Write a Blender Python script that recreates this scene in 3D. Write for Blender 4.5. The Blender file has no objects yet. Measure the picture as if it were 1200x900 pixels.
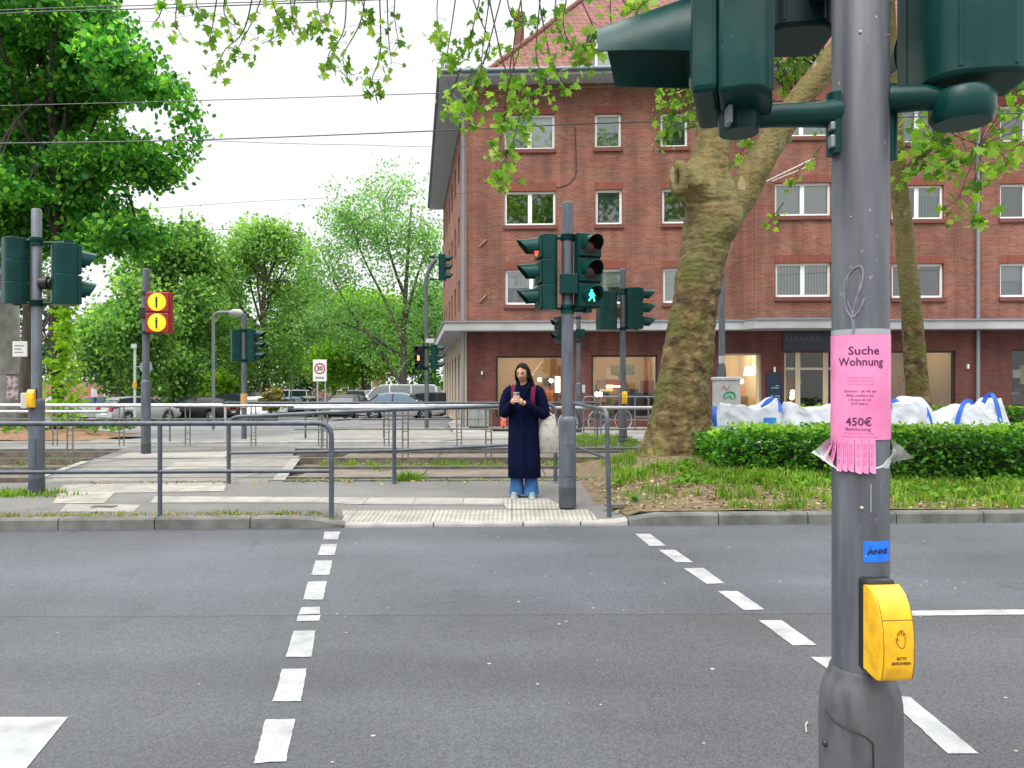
import bpy, bmesh, math, random
import numpy as np
from mathutils import Vector, Matrix, noise
R = math.radians
random.seed(7)
scene = bpy.context.scene
COL = scene.collection

# ------------------------------------------------------------------ camera, sky, sun, exposure
CAMZ, F, HOR = 1.5, 870.0, 455.0          # eye height, focal length and horizon in photo pixels (1200 wide)
cam_d = bpy.data.cameras.new('camera')
cam = bpy.data.objects.new('camera', cam_d); COL.objects.link(cam)
cam.location = (0, 0, CAMZ); cam.rotation_euler = (R(90), 0, 0)
cam_d.sensor_fit = 'HORIZONTAL'; cam_d.sensor_width = 36.0; cam_d.lens = 36.0 * F / 1200.0
cam_d.shift_y = (HOR - 450.0) / 1200.0
cam_d.clip_start = 0.05; cam_d.clip_end = 3000
scene.camera = cam
SUN_EL, SUN_AZ = R(56), R(215)            # soft sun behind the cloud, behind the camera's left shoulder
world = bpy.data.worlds.new('World'); scene.world = world; world.use_nodes = True
wn, wl = world.node_tree.nodes, world.node_tree.links
wn.clear()
w_out = wn.new('ShaderNodeOutputWorld')
sky = wn.new('ShaderNodeTexSky'); sky.sky_type = 'NISHITA'; sky.sun_disc = False
sky.sun_elevation = SUN_EL; sky.sun_rotation = SUN_AZ
bg1 = wn.new('ShaderNodeBackground'); bg1.inputs[1].default_value = 0.1
wl.new(sky.outputs[0], bg1.inputs[0])
# overcast cloud cover: about three times brighter overhead than at the horizon
tc = wn.new('ShaderNodeTexCoord'); sep = wn.new('ShaderNodeSeparateXYZ')
wl.new(tc.outputs['Generated'], sep.inputs[0])
ramp = wn.new('ShaderNodeValToRGB')
ramp.color_ramp.elements[0].position = 0.0; ramp.color_ramp.elements[0].color = (0.182, 0.183, 0.185, 1)
ramp.color_ramp.elements[1].position = 1.0; ramp.color_ramp.elements[1].color = (1, 0.99, 0.97, 1)
e = ramp.color_ramp.elements.new(0.47); e.color = (0.186, 0.187, 0.189, 1)
e = ramp.color_ramp.elements.new(0.62); e.color = (0.62, 0.62, 0.625, 1)
wl.new(sep.outputs[2], ramp.inputs[0])
bg2 = wn.new('ShaderNodeBackground'); bg2.inputs[1].default_value = 5.0
wl.new(ramp.outputs[0], bg2.inputs[0])
mixw = wn.new('ShaderNodeMixShader'); mixw.inputs[0].default_value = 0.9
wl.new(bg1.outputs[0], mixw.inputs[1]); wl.new(bg2.outputs[0], mixw.inputs[2])
wl.new(mixw.outputs[0], w_out.inputs[0])
sun_d = bpy.data.lights.new('sun', 'SUN'); sun_d.energy = 1.5; sun_d.angle = R(25); sun_d.color = (1, 0.96, 0.9)
sun = bpy.data.objects.new('sun', sun_d); COL.objects.link(sun)
# Nishita: rotation 0 is +Y, turning clockwise seen from above
sdir = Vector((math.sin(SUN_AZ) * math.cos(SUN_EL), math.cos(SUN_AZ) * math.cos(SUN_EL), math.sin(SUN_EL)))
sun.rotation_euler = sdir.to_track_quat('Z', 'Y').to_euler(); sun.location = (0, 0, 30)
scene.view_settings.view_transform = 'Standard'; scene.view_settings.look = 'None'
scene.view_settings.exposure = 0.32; scene.view_settings.gamma = 1.0
scene.view_settings.use_curve_mapping = False
scene.render.engine = 'CYCLES'
scene.cycles.max_bounces = 8; scene.cycles.transparent_max_bounces = 16
scene.cycles.caustics_reflective = False; scene.cycles.caustics_refractive = False
try:
    scene.cycles.use_denoising = True
except Exception:
    pass

# ------------------------------------------------------------------ pixel <-> place helpers
def P(px, py, Y): return Vector(((px - 600) * Y / F, Y, CAMZ - (py - HOR) * Y / F))
def KERB(x): return 8.05 + 0.044 * x
def sstep(a, b, x):
    t = min(1, max(0, (x - a) / (b - a))); return t * t * (3 - 2 * t)
def zp(x, y):
    w = sstep(-2.25, -1.85, x) * (1 - sstep(1.15, 1.45, x))
    d = min(1, max(0, (y - KERB(x)) / 1.3))
    return 0.12 - w * 0.085 * (1 - d)
def G(px, py, z=0.0): 
    Y = (CAMZ - z) * F / (py - HOR); return Vector(((px - 600) * Y / F, Y, z))
def GP(px, py):
    z = 0.1
    for _ in range(8):
        g = G(px, py, z); z = zp(g.x, g.y)
    return Vector((g.x, g.y, z))

# ------------------------------------------------------------------ materials
MAT = {}
def new_mat(name):
    m = bpy.data.materials.new(name); m.use_nodes = True
    nt = m.node_tree; b = nt.nodes['Principled BSDF']; return m, nt, b
def rgba(c): return (c[0], c[1], c[2], 1)
def mat(name, c1, rough=0.6, c2=None, scale=5.0, metal=0.0, bump=0.0, bscale=40.0, spec=0.5, detail=4.0, lo=0.35, hi=0.65, stretch=None, c3=None, scale3=1.0, coat=0.0):
    if name in MAT: return MAT[name]
    m, nt, b = new_mat(name)
    b.inputs['Roughness'].default_value = rough; b.inputs['Metallic'].default_value = metal
    b.inputs['Specular IOR Level'].default_value = spec
    b.inputs['Coat Weight'].default_value = coat
    b.inputs['Base Color'].default_value = rgba(c1)
    tcn = nt.nodes.new('ShaderNodeTexCoord')
    vec = tcn.outputs['Object']
    if stretch:
        mp = nt.nodes.new('ShaderNodeMapping'); mp.inputs['Scale'].default_value = stretch
        nt.links.new(vec, mp.inputs[0]); vec = mp.outputs[0]
    col = None
    if c2 is not None:
        n = nt.nodes.new('ShaderNodeTexNoise'); n.inputs['Scale'].default_value = scale; n.inputs['Detail'].default_value = detail
        nt.links.new(vec, n.inputs['Vector'])
        r = nt.nodes.new('ShaderNodeValToRGB'); r.color_ramp.elements[0].position = lo; r.color_ramp.elements[1].position = hi
        r.color_ramp.elements[0].color = rgba(c1); r.color_ramp.elements[1].color = rgba(c2)
        nt.links.new(n.outputs['Fac'], r.inputs[0]); col = r.outputs[0]
        if c3 is not None:
            n3 = nt.nodes.new('ShaderNodeTexNoise'); n3.inputs['Scale'].default_value = scale3; n3.inputs['Detail'].default_value = 5
            nt.links.new(vec, n3.inputs['Vector'])
            r3 = nt.nodes.new('ShaderNodeValToRGB'); r3.color_ramp.elements[0].position = 0.45; r3.color_ramp.elements[1].position = 0.65
            r3.color_ramp.elements[0].color = (0, 0, 0, 1); r3.color_ramp.elements[1].color = (1, 1, 1, 1)
            nt.links.new(n3.outputs['Fac'], r3.inputs[0])
            mx = nt.nodes.new('ShaderNodeMix'); mx.data_type = 'RGBA'
            nt.links.new(r3.outputs[0], mx.inputs[0]); nt.links.new(col, mx.inputs[6]); mx.inputs[7].default_value = rgba(c3)
            col = mx.outputs[2]
        nt.links.new(col, b.inputs['Base Color'])
    if bump > 0:
        nb = nt.nodes.new('ShaderNodeTexNoise'); nb.inputs['Scale'].default_value = bscale; nb.inputs['Detail'].default_value = 5
        nt.links.new(vec, nb.inputs['Vector'])
        bp = nt.nodes.new('ShaderNodeBump'); bp.inputs['Strength'].default_value = bump; bp.inputs['Distance'].default_value = 0.02
        nt.links.new(nb.outputs['Fac'], bp.inputs['Height']); nt.links.new(bp.outputs[0], b.inputs['Normal'])
    MAT[name] = m
    return m
def emit(name, c, s):
    if name in MAT: return MAT[name]
    m, nt, b = new_mat(name)
    b.inputs['Base Color'].default_value = rgba(c); b.inputs['Emission Color'].default_value = rgba(c); b.inputs['Emission Strength'].default_value = s
    MAT[name] = m; return m
def glass(name, tint=(0.9, 0.95, 0.95), refl=0.1, rough=0.02):
    if name in MAT: return MAT[name]
    m, nt, b = new_mat(name); nt.nodes.remove(b)
    t = nt.nodes.new('ShaderNodeBsdfTransparent'); t.inputs[0].default_value = rgba(tint)
    g = nt.nodes.new('ShaderNodeBsdfGlossy'); g.inputs['Roughness'].default_value = rough
    fr = nt.nodes.new('ShaderNodeFresnel'); fr.inputs[0].default_value = 1.45
    ad = nt.nodes.new('ShaderNodeMath'); ad.operation = 'ADD'; ad.inputs[1].default_value = refl - 0.04; ad.use_clamp = True
    mx = nt.nodes.new('ShaderNodeMixShader')
    nt.links.new(fr.outputs[0], ad.inputs[0]); nt.links.new(ad.outputs[0], mx.inputs[0])
    nt.links.new(t.outputs[0], mx.inputs[1]); nt.links.new(g.outputs[0], mx.inputs[2])
    nt.links.new(mx.outputs[0], nt.nodes['Material Output'].inputs[0])
    MAT[name] = m; return m
def leafmat(name, cols, trans=0.45, rough=0.5, tcol=None):
    """leaf: every leaf (mesh island) gets its own tint from the list; half the light goes through"""
    if name in MAT: return MAT[name]
    m, nt, b = new_mat(name)
    geo = nt.nodes.new('ShaderNodeNewGeometry')
    r = nt.nodes.new('ShaderNodeValToRGB'); cr = r.color_ramp
    while len(cr.elements) < len(cols): cr.elements.new(0.5)
    for i, c in enumerate(cols):
        cr.elements[i].position = i / (len(cols) - 1); cr.elements[i].color = rgba(c)
    nt.links.new(geo.outputs['Random Per Island'], r.inputs[0])
    tcn = nt.nodes.new('ShaderNodeTexCoord')
    n = nt.nodes.new('ShaderNodeTexNoise'); n.inputs['Scale'].default_value = 0.55; n.inputs['Detail'].default_value = 3
    nt.links.new(tcn.outputs['Object'], n.inputs['Vector'])
    hsv = nt.nodes.new('ShaderNodeHueSaturation'); 
    mr = nt.nodes.new('ShaderNodeMapRange'); mr.inputs[1].default_value = 0.3; mr.inputs[2].default_value = 0.7
    mr.inputs[3].default_value = 0.7; mr.inputs[4].default_value = 1.3
    nt.links.new(n.outputs['Fac'], mr.inputs[0]); nt.links.new(mr.outputs[0], hsv.inputs['Value'])
    nt.links.new(r.outputs[0], hsv.inputs['Color'])
    nt.links.new(hsv.outputs[0], b.inputs['Base Color'])
    b.inputs['Roughness'].default_value = rough; b.inputs['Specular IOR Level'].default_value = 0.16
    tr = nt.nodes.new('ShaderNodeBsdfTranslucent')
    gm = nt.nodes.new('ShaderNodeMix'); gm.data_type = 'RGBA'; gm.blend_type = 'MULTIPLY'; gm.inputs[0].default_value = 1
    nt.links.new(hsv.outputs[0], gm.inputs[6]); gm.inputs[7].default_value = rgba(tcol or (1.5, 1.6, 0.6))
    nt.links.new(gm.outputs[2], tr.inputs[0])
    mx = nt.nodes.new('ShaderNodeMixShader'); mx.inputs[0].default_value = trans
    nt.links.new(b.outputs[0], mx.inputs[1]); nt.links.new(tr.outputs[0], mx.inputs[2])
    nt.links.new(mx.outputs[0], nt.nodes['Material Output'].inputs[0])
    MAT[name] = m; return m
def brickmat(name, c1, c2, mortar, bw=0.24, bh=0.077, var=None):
    if name in MAT: return MAT[name]
    m, nt, b = new_mat(name)
    tcn = nt.nodes.new('ShaderNodeTexCoord'); s = nt.nodes.new('ShaderNodeSeparateXYZ'); nt.links.new(tcn.outputs['Object'], s.inputs[0])
    a = nt.nodes.new('ShaderNodeMath'); a.operation = 'ADD'; nt.links.new(s.outputs[0], a.inputs[0]); nt.links.new(s.outputs[1], a.inputs[1])
    c = nt.nodes.new('ShaderNodeCombineXYZ'); nt.links.new(a.outputs[0], c.inputs[0]); nt.links.new(s.outputs[2], c.inputs[1])
    bt = nt.nodes.new('ShaderNodeTexBrick'); nt.links.new(c.outputs[0], bt.inputs['Vector'])
    bt.inputs['Scale'].default_value = 1; bt.inputs['Brick Width'].default_value = bw; bt.inputs['Row Height'].default_value = bh
    bt.inputs['Mortar Size'].default_value = 0.009; bt.inputs['Mortar Smooth'].default_value = 0.3; bt.inputs['Bias'].default_value = 0.0
    bt.inputs['Color1'].default_value = rgba(c1); bt.inputs['Color2'].default_value = rgba(c2); bt.inputs['Mortar'].default_value = rgba(mortar)
    n = nt.nodes.new('ShaderNodeTexNoise'); n.inputs['Scale'].default_value = 0.8; n.inputs['Detail'].default_value = 6
    nt.links.new(tcn.outputs['Object'], n.inputs['Vector'])
    mr = nt.nodes.new('ShaderNodeMapRange'); mr.inputs[1].default_value = 0.3; mr.inputs[2].default_value = 0.7; mr.inputs[3].default_value = 0.8; mr.inputs[4].default_value = 1.18
    nt.links.new(n.outputs['Fac'], mr.inputs[0])
    mp = nt.nodes.new('ShaderNodeMapping'); mp.inputs['Scale'].default_value = (2.2, 2.2, .22); nt.links.new(tcn.outputs['Object'], mp.inputs[0])
    n2 = nt.nodes.new('ShaderNodeTexNoise'); n2.inputs['Scale'].default_value = 1.0; n2.inputs['Detail'].default_value = 7; nt.links.new(mp.outputs[0], n2.inputs['Vector'])
    mr2 = nt.nodes.new('ShaderNodeMapRange'); mr2.inputs[1].default_value = 0.35; mr2.inputs[2].default_value = 0.62; mr2.inputs[3].default_value = 0.72; mr2.inputs[4].default_value = 1.06; nt.links.new(n2.outputs['Fac'], mr2.inputs[0])
    ml = nt.nodes.new('ShaderNodeMath'); ml.operation = 'MULTIPLY'; nt.links.new(mr.outputs[0], ml.inputs[0]); nt.links.new(mr2.outputs[0], ml.inputs[1])
    h = nt.nodes.new('ShaderNodeHueSaturation'); nt.links.new(bt.outputs['Color'], h.inputs['Color']); nt.links.new(ml.outputs[0], h.inputs['Value'])
    nt.links.new(h.outputs[0], b.inputs['Base Color']); b.inputs['Roughness'].default_value = 0.9
    bp = nt.nodes.new('ShaderNodeBump'); bp.inputs['Strength'].default_value = 0.5; bp.inputs['Distance'].default_value = 0.01; bp.invert = True
    nt.links.new(bt.outputs['Fac'], bp.inputs['Height']); nt.links.new(bp.outputs[0], b.inputs['Normal'])
    MAT[name] = m; return m

# ------------------------------------------------------------------ mesh builder
class MB:
    def __init__(s): s.v = []; s.f = []; s.mi = []; s.cur = 0
    def add(s, vs, fs, M=None):
        o = len(s.v)
        s.v += [tuple(M @ Vector(v)) if M is not None else tuple(v) for v in vs]
        s.f += [tuple(i + o for i in f) for f in fs]; s.mi += [s.cur] * len(fs)
        return s
    def box(s, x0, x1, y0, y1, z0, z1, M=None):
        return s.add([(x0,y0,z0),(x1,y0,z0),(x1,y1,z0),(x0,y1,z0),(x0,y0,z1),(x1,y0,z1),(x1,y1,z1),(x0,y1,z1)],
                     [(0,3,2,1),(4,5,6,7),(0,1,5,4),(1,2,6,5),(2,3,7,6),(3,0,4,7)], M)
    def tube(s, pts, r, n=10, cap=True, M=None):
        pts = [Vector(p) for p in pts]; k = len(pts)
        rs = r if isinstance(r, (list, tuple)) else [r] * k
        T = [(pts[min(i+1,k-1)] - pts[max(i-1,0)]).normalized() for i in range(k)]
        u = T[0].orthogonal().normalized(); vs = []; fs = []
        for i in range(k):
            u = (u - T[i] * u.dot(T[i])); u = u.normalized() if u.length > 1e-6 else T[i].orthogonal().normalized()
            w = T[i].cross(u)
            for j in range(n):
                a = 2 * math.pi * j / n
                vs.append(pts[i] + (u * math.cos(a) + w * math.sin(a)) * rs[i])
        for i in range(k - 1):
            for j in range(n):
                fs.append((i*n+j, i*n+(j+1)%n, (i+1)*n+(j+1)%n, (i+1)*n+j))
        if cap: fs.append(tuple(range(n-1, -1, -1))); fs.append(tuple(range((k-1)*n, k*n)))
        return s.add(vs, fs, M)
    def lathe(s, prof, c=(0,0,0), n=24, M=None, cap=True):
        vs = []; fs = []
        for r, z in prof:
            for j in range(n):
                a = 2 * math.pi * j / n; vs.append((c[0] + r*math.cos(a), c[1] + r*math.sin(a), c[2] + z))
        k = len(prof)
        for i in range(k-1):
            for j in range(n): fs.append((i*n+j, i*n+(j+1)%n, (i+1)*n+(j+1)%n, (i+1)*n+j))
        if cap: fs.append(tuple(range(n-1,-1,-1))); fs.append(tuple(range((k-1)*n, k*n)))
        return s.add(vs, fs, M)
    def prism(s, poly, z0, z1, M=None):
        n = len(poly); vs = [(x,y,z0) for x,y in poly] + [(x,y,z1) for x,y in poly]
        fs = [tuple(range(n-1,-1,-1)), tuple(range(n,2*n))] + [(i,(i+1)%n,n+(i+1)%n,n+i) for i in range(n)]
        return s.add(vs, fs, M)
    def loft(s, rings, cap=True, closed=True, M=None):
        n = len(rings[0]); vs = [p for r in rings for p in r]; fs = []
        for i in range(len(rings)-1):
            for j in range(n if closed else n-1): fs.append((i*n+j, i*n+(j+1)%n, (i+1)*n+(j+1)%n, (i+1)*n+j))
        if cap and closed: fs.append(tuple(range(n-1,-1,-1))); fs.append(tuple(range((len(rings)-1)*n, len(rings)*n)))
        return s.add(vs, fs, M)
    def quad(s, a, b, c, d): return s.add([a,b,c,d], [(0,1,2,3)])
    def sphere(s, c, r, n=16, m=10, M=None):
        rx, ry, rz = r if isinstance(r, (tuple, list)) else (r, r, r)
        vs = [(c[0],c[1],c[2]-rz)]; fs = []
        for i in range(1, m):
            t = -math.pi/2 + math.pi*i/m
            for j in range(n):
                a = 2*math.pi*j/n; vs.append((c[0]+rx*math.cos(t)*math.cos(a), c[1]+ry*math.cos(t)*math.sin(a), c[2]+rz*math.sin(t)))
        vs.append((c[0],c[1],c[2]+rz)); L = len(vs)-1
        for j in range(n): fs.append((0, 1+(j+1)%n, 1+j)); fs.append((L, L-n+j, L-n+(j+1)%n))
        for i in range(m-2):
            for j in range(n): fs.append((1+i*n+j, 1+i*n+(j+1)%n, 1+(i+1)*n+(j+1)%n, 1+(i+1)*n+j))
        return s.add(vs, fs, M)
WLOC = {}
def wloc(o): return WLOC.get(o.name, Vector((0,0,0)))
def link(o, parent):
    COL.objects.link(o)
    if parent is not None: o.parent = parent
    return o
def obj(name, mb, m, parent=None, smooth=False, bevel=0.0, local=False, base=None, angle=40, bseg=2):
    """one mesh object; coordinates given in the world, stored relative to the parent's place (or to base)"""
    me = bpy.data.meshes.new(name)
    off = Vector((0,0,0)) if local else (wloc(parent) if parent is not None else (Vector(base) if base is not None else Vector((0,0,0))))
    vs = [(v[0]-off.x, v[1]-off.y, v[2]-off.z) for v in mb.v]
    me.from_pydata(vs, [], mb.f); me.update()
    for mm in (m if isinstance(m, (list, tuple)) else [m]): me.materials.append(mm)
    if isinstance(m, (list, tuple)): me.polygons.foreach_set('material_index', mb.mi)
    if smooth:
        me.polygons.foreach_set('use_smooth', [True]*len(me.polygons)); me.set_sharp_from_angle(angle=R(angle))
    o = bpy.data.objects.new(name, me); link(o, parent)
    if parent is None: o.location = off if not local else (0,0,0)
    WLOC[o.name] = off.copy() if not local else Vector((0,0,0))
    if bevel > 0:
        bv = o.modifiers.new('bevel', 'BEVEL'); bv.width = bevel; bv.segments = bseg; bv.limit_method = 'ANGLE'; bv.angle_limit = R(35)
    return o
def tag(o, label=None, cat=None, group=None, kind=None):
    if label: o['label'] = label
    if cat: o['category'] = cat
    if group: o['group'] = group
    if kind: o['kind'] = kind
    return o
def thing(name, label, cat, loc=(0,0,0), group=None):
    o = bpy.data.objects.new(name, None); COL.objects.link(o); o.location = loc; o.empty_display_size = 0.2
    WLOC[o.name] = Vector(loc)
    return tag(o, label, cat, group)
def rotz(a): return Matrix.Rotation(a, 4, 'Z')
def xf(loc, yaw=0.0): return Matrix.Translation(Vector(loc)) @ rotz(yaw)
def smooth_path(pts, n=6):
    """Catmull-Rom through the points"""
    pts = [Vector(p) for p in pts]; out = []
    for i in range(len(pts)-1):
        a, b, c, d = pts[max(i-1,0)], pts[i], pts[i+1], pts[min(i+2,len(pts)-1)]
        for k in range(n):
            t = k/n
            out.append(0.5*((2*b)+(c-a)*t+(2*a-5*b+4*c-d)*t*t+(3*b-a-3*c+d)*t**3))
    out.append(pts[-1]); return out
def text_mb(txt, size, bold=0.0, res=3, align='CENTER', spacing=1.0):
    """lettering as flat mesh in the x-z plane (facing -y), returned as MB; size is the letter height"""
    cu = bpy.data.curves.new('letters', 'FONT'); cu.body = txt; cu.size = size; cu.align_x = align; cu.align_y = 'CENTER'
    cu.offset = bold; cu.resolution_u = res; cu.space_character = spacing
    to = bpy.data.objects.new('letters', cu); COL.objects.link(to)
    dg = bpy.context.evaluated_depsgraph_get(); dg.update()
    me = bpy.data.meshes.new_from_object(to.evaluated_get(dg))
    mb = MB(); mb.add([(v.co.x, 0.0, v.co.y) for v in me.vertices], [tuple(p.vertices) for p in me.polygons])
    bpy.data.objects.remove(to); bpy.data.curves.remove(cu); bpy.data.meshes.remove(me)
    return mb
# ------------------------------------------------------------------ leaves
LEAF_SIMPLE = np.array([(0,0,0),(0.32,0.28,0.06),(0.36,0.62,0.05),(0,1.0,-0.10),(-0.36,0.62,0.05),(-0.32,0.28,0.06)], float)
LEAF_PALM = np.array([(0,0,0),(.22,.02,.03),(.52,.10,.05),(.34,.30,.03),(.62,.58,.02),(.28,.56,.02),(.0,1.0,-.08),(-.28,.56,.02),(-.62,.58,.02),(-.34,.30,.03),(-.52,.10,.05),(-.22,.02,.03)], float)
LEAF_QUAD = np.array([(0,0,0),(.34,.45,.08),(0,1,-.05),(-.34,.45,.08)], float)
def rot_rand(rng, n, droop=0.6, up=0.5):
    """random leaf frames: the leaf's long axis hangs outward/down, its face looks mostly up"""
    a = rng.uniform(0, 2*np.pi, n); d = rng.normal(-droop, 0.45, n)
    y = np.stack([np.cos(a)*np.cos(d), np.sin(a)*np.cos(d), np.sin(d)], 1)
    z = np.stack([rng.normal(0,1,n), rng.normal(0,1,n), rng.normal(up,1,n)], 1)
    x = np.cross(y, z); x /= np.linalg.norm(x, axis=1, keepdims=True) + 1e-9
    z = np.cross(x, y)
    return x, y, z
def leaf_mesh(name, pos, size, m, rng, shape=LEAF_SIMPLE, droop=0.6, up=0.5, parent=None, off=(0,0,0), svar=0.35):
    pos = np.asarray(pos, float); n = len(pos); k = len(shape)
    x, y, z = rot_rand(rng, n, droop, up)
    s = size * (1 + svar * rng.uniform(-1, 1, n))
    V = pos[:,None,:] + s[:,None,None]*(shape[None,:,0,None]*x[:,None,:] + (shape[None,:,1,None]-0.3)*y[:,None,:] + shape[None,:,2,None]*z[:,None,:])
    V = V.reshape(-1, 3) - np.array(off)
    me = bpy.data.meshes.new(name)
    me.vertices.add(n*k); me.vertices.foreach_set('co', V.astype(np.float32).ravel())
    me.loops.add(n*k); me.loops.foreach_set('vertex_index', np.arange(n*k, dtype=np.int32))
    me.polygons.add(n); me.polygons.foreach_set('loop_start', np.arange(0, n*k, k, dtype=np.int32))
    me.update(calc_edges=True); me.validate()
    me.materials.append(m)
    o = bpy.data.objects.new(name, me); link(o, parent); WLOC[o.name] = Vector(off)
    if parent is None: o.location = off
    return o
def lobe_points(rng, lobes, n_clump, per, spread, shell=0.55, flat=0.7):
    """leaf positions: clumps spread through ellipsoid lobes, thicker towards the outside, with gaps between clumps"""
    vol = np.array([l[3]*l[4]*l[5] for l in lobes]) ** 0.75; pick = rng.choice(len(lobes), n_clump, p=vol/vol.sum())
    d = rng.normal(0,1,(n_clump,3)); d /= np.linalg.norm(d,axis=1,keepdims=True)
    rad = shell + (1-shell)*rng.uniform(0,1,n_clump)**0.7
    L = np.array(lobes)[pick]
    bumps = np.array([1 + 0.28*noise.noise(Vector(v*2.3 + L[i,:3]*0.37)) for i, v in enumerate(d)])
    c = L[:,:3] + d*L[:,3:6]*(rad*bumps)[:,None]
    pts = np.repeat(c, per, 0) + rng.normal(0,1,(n_clump*per,3))*np.array([spread,spread,spread*flat])
    return c, pts
# ================================================================== SETTING: ground, road, pavement, tracks
def struct(name, mb, m, smooth=False, bevel=0.0, kind='structure'):
    o = obj(name, mb, m, None, smooth, bevel); o['kind'] = kind; return o
def asphalt(name, c1, c2, seam=False, rough=0.85):
    m, nt, b = new_mat(name); MAT[name] = m
    tcn = nt.nodes.new('ShaderNodeTexCoord'); L = nt.links
    def nz(s, d=4):
        n = nt.nodes.new('ShaderNodeTexNoise'); n.inputs['Scale'].default_value = s; n.inputs['Detail'].default_value = d
        L.new(tcn.outputs['Object'], n.inputs['Vector']); return n.outputs['Fac']
    def ramp(f, a, ca, bb, cb):
        r = nt.nodes.new('ShaderNodeValToRGB'); r.color_ramp.elements[0].position = a; r.color_ramp.elements[1].position = bb
        r.color_ramp.elements[0].color = rgba(ca); r.color_ramp.elements[1].color = rgba(cb); L.new(f, r.inputs[0]); return r.outputs[0]
    vor = nt.nodes.new('ShaderNodeTexVoronoi'); vor.inputs['Scale'].default_value = 120; L.new(tcn.outputs['Object'], vor.inputs['Vector'])
    grain = ramp(vor.outputs['Color'], 0.15, c1, 0.95, c2)
    big = ramp(nz(0.55, 6), 0.3, (0.74,0.74,0.74), 0.7, (1.25,1.25,1.25))
    mx = nt.nodes.new('ShaderNodeMix'); mx.data_type = 'RGBA'; mx.blend_type = 'MULTIPLY'; mx.inputs[0].default_value = 1
    L.new(grain, mx.inputs[6]); L.new(big, mx.inputs[7])
    mp = nt.nodes.new('ShaderNodeMapping'); mp.inputs['Scale'].default_value = (0.08, 1.1, 1); L.new(tcn.outputs['Object'], mp.inputs[0])
    ns = nt.nodes.new('ShaderNodeTexNoise'); ns.inputs['Scale'].default_value = 1.0; ns.inputs['Detail'].default_value = 3; L.new(mp.outputs[0], ns.inputs['Vector'])
    lane = ramp(ns.outputs['Fac'], 0.35, (0.86,0.86,0.86), 0.65, (1.12,1.12,1.12))       # worn wheel tracks run along the road
    mx2 = nt.nodes.new('ShaderNodeMix'); mx2.data_type = 'RGBA'; mx2.blend_type = 'MULTIPLY'; mx2.inputs[0].default_value = 1
    L.new(mx.outputs[2], mx2.inputs[6]); L.new(lane, mx2.inputs[7]); col = mx2.outputs[2]
    if seam:
        # the paving joint along the road and the far lane's bluish sheen, put into the colour
        sp = nt.nodes.new('ShaderNodeSeparateXYZ'); L.new(tcn.outputs['Object'], sp.inputs[0])
        a = nt.nodes.new('ShaderNodeMath'); a.operation = 'MULTIPLY'; a.inputs[1].default_value = -0.012; L.new(sp.outputs[0], a.inputs[0])
        b2 = nt.nodes.new('ShaderNodeMath'); b2.operation = 'ADD'; L.new(a.outputs[0], b2.inputs[0]); L.new(sp.outputs[1], b2.inputs[1])
        wob = nt.nodes.new('ShaderNodeMath'); wob.operation = 'MULTIPLY_ADD'; L.new(nz(3.0), wob.inputs[0]); wob.inputs[1].default_value = 0.03; L.new(b2.outputs[0], wob.inputs[2])
        d = nt.nodes.new('ShaderNodeMath'); d.operation = 'SUBTRACT'; d.inputs[1].default_value = 4.93; L.new(wob.outputs[0], d.inputs[0])
        ab = nt.nodes.new('ShaderNodeMath'); ab.operation = 'ABSOLUTE'; L.new(d.outputs[0], ab.inputs[0])
        sm = ramp(ab.outputs[0], 0.006, (0.62,0.62,0.62), 0.014, (1,1,1))
        m3 = nt.nodes.new('ShaderNodeMix'); m3.data_type = 'RGBA'; m3.blend_type = 'MULTIPLY'; m3.inputs[0].default_value = 1
        L.new(col, m3.inputs[6]); L.new(sm, m3.inputs[7])
        lr = ramp(d.outputs[0], 0.0, (0.97,0.97,0.95), 0.02, (1.1,1.13,1.18))
        m4 = nt.nodes.new('ShaderNodeMix'); m4.data_type = 'RGBA'; m4.blend_type = 'MULTIPLY'; m4.inputs[0].default_value = 1
        L.new(m3.outputs[2], m4.inputs[6]); L.new(lr, m4.inputs[7]); col = m4.outputs[2]
    st = ramp(nz(1.7, 8), 0.60, (1,1,1), 0.72, (0.80,0.80,0.81))                     # oil and tyre stains
    m5 = nt.nodes.new('ShaderNodeMix'); m5.data_type = 'RGBA'; m5.blend_type = 'MULTIPLY'; m5.inputs[0].default_value = 1
    L.new(col, m5.inputs[6]); L.new(st, m5.inputs[7]); col = m5.outputs[2]
    dn = nt.nodes.new('ShaderNodeTexNoise'); dn.inputs['Scale'].default_value = 2.2; dn.inputs['Detail'].default_value = 6; L.new(tcn.outputs['Object'], dn.inputs['Vector'])
    mxv = nt.nodes.new('ShaderNodeMix'); mxv.data_type = 'RGBA'; mxv.inputs[0].default_value = .25; L.new(tcn.outputs['Object'], mxv.inputs[6]); L.new(dn.outputs['Color'], mxv.inputs[7])
    cv = nt.nodes.new('ShaderNodeTexVoronoi'); cv.feature = 'DISTANCE_TO_EDGE'; cv.inputs['Scale'].default_value = .42; L.new(mxv.outputs[2], cv.inputs['Vector'])
    ck = ramp(cv.outputs['Distance'], 0.0025, (0.62,0.62,0.62), 0.006, (1,1,1))
    m6 = nt.nodes.new('ShaderNodeMix'); m6.data_type = 'RGBA'; m6.blend_type = 'MULTIPLY'; L.new(ramp(nz(.35, 3), .5, (0,0,0), .6, (.8,.8,.8)), m6.inputs[0])
    L.new(col, m6.inputs[6]); L.new(ck, m6.inputs[7]); col = m6.outputs[2]
    L.new(col, b.inputs['Base Color']); b.inputs['Roughness'].default_value = rough
    bp = nt.nodes.new('ShaderNodeBump'); bp.inputs['Strength'].default_value = 0.35; bp.inputs['Distance'].default_value = 0.006
    L.new(vor.outputs['Distance'], bp.inputs['Height']); L.new(bp.outputs[0], b.inputs['Normal'])
    return m
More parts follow.
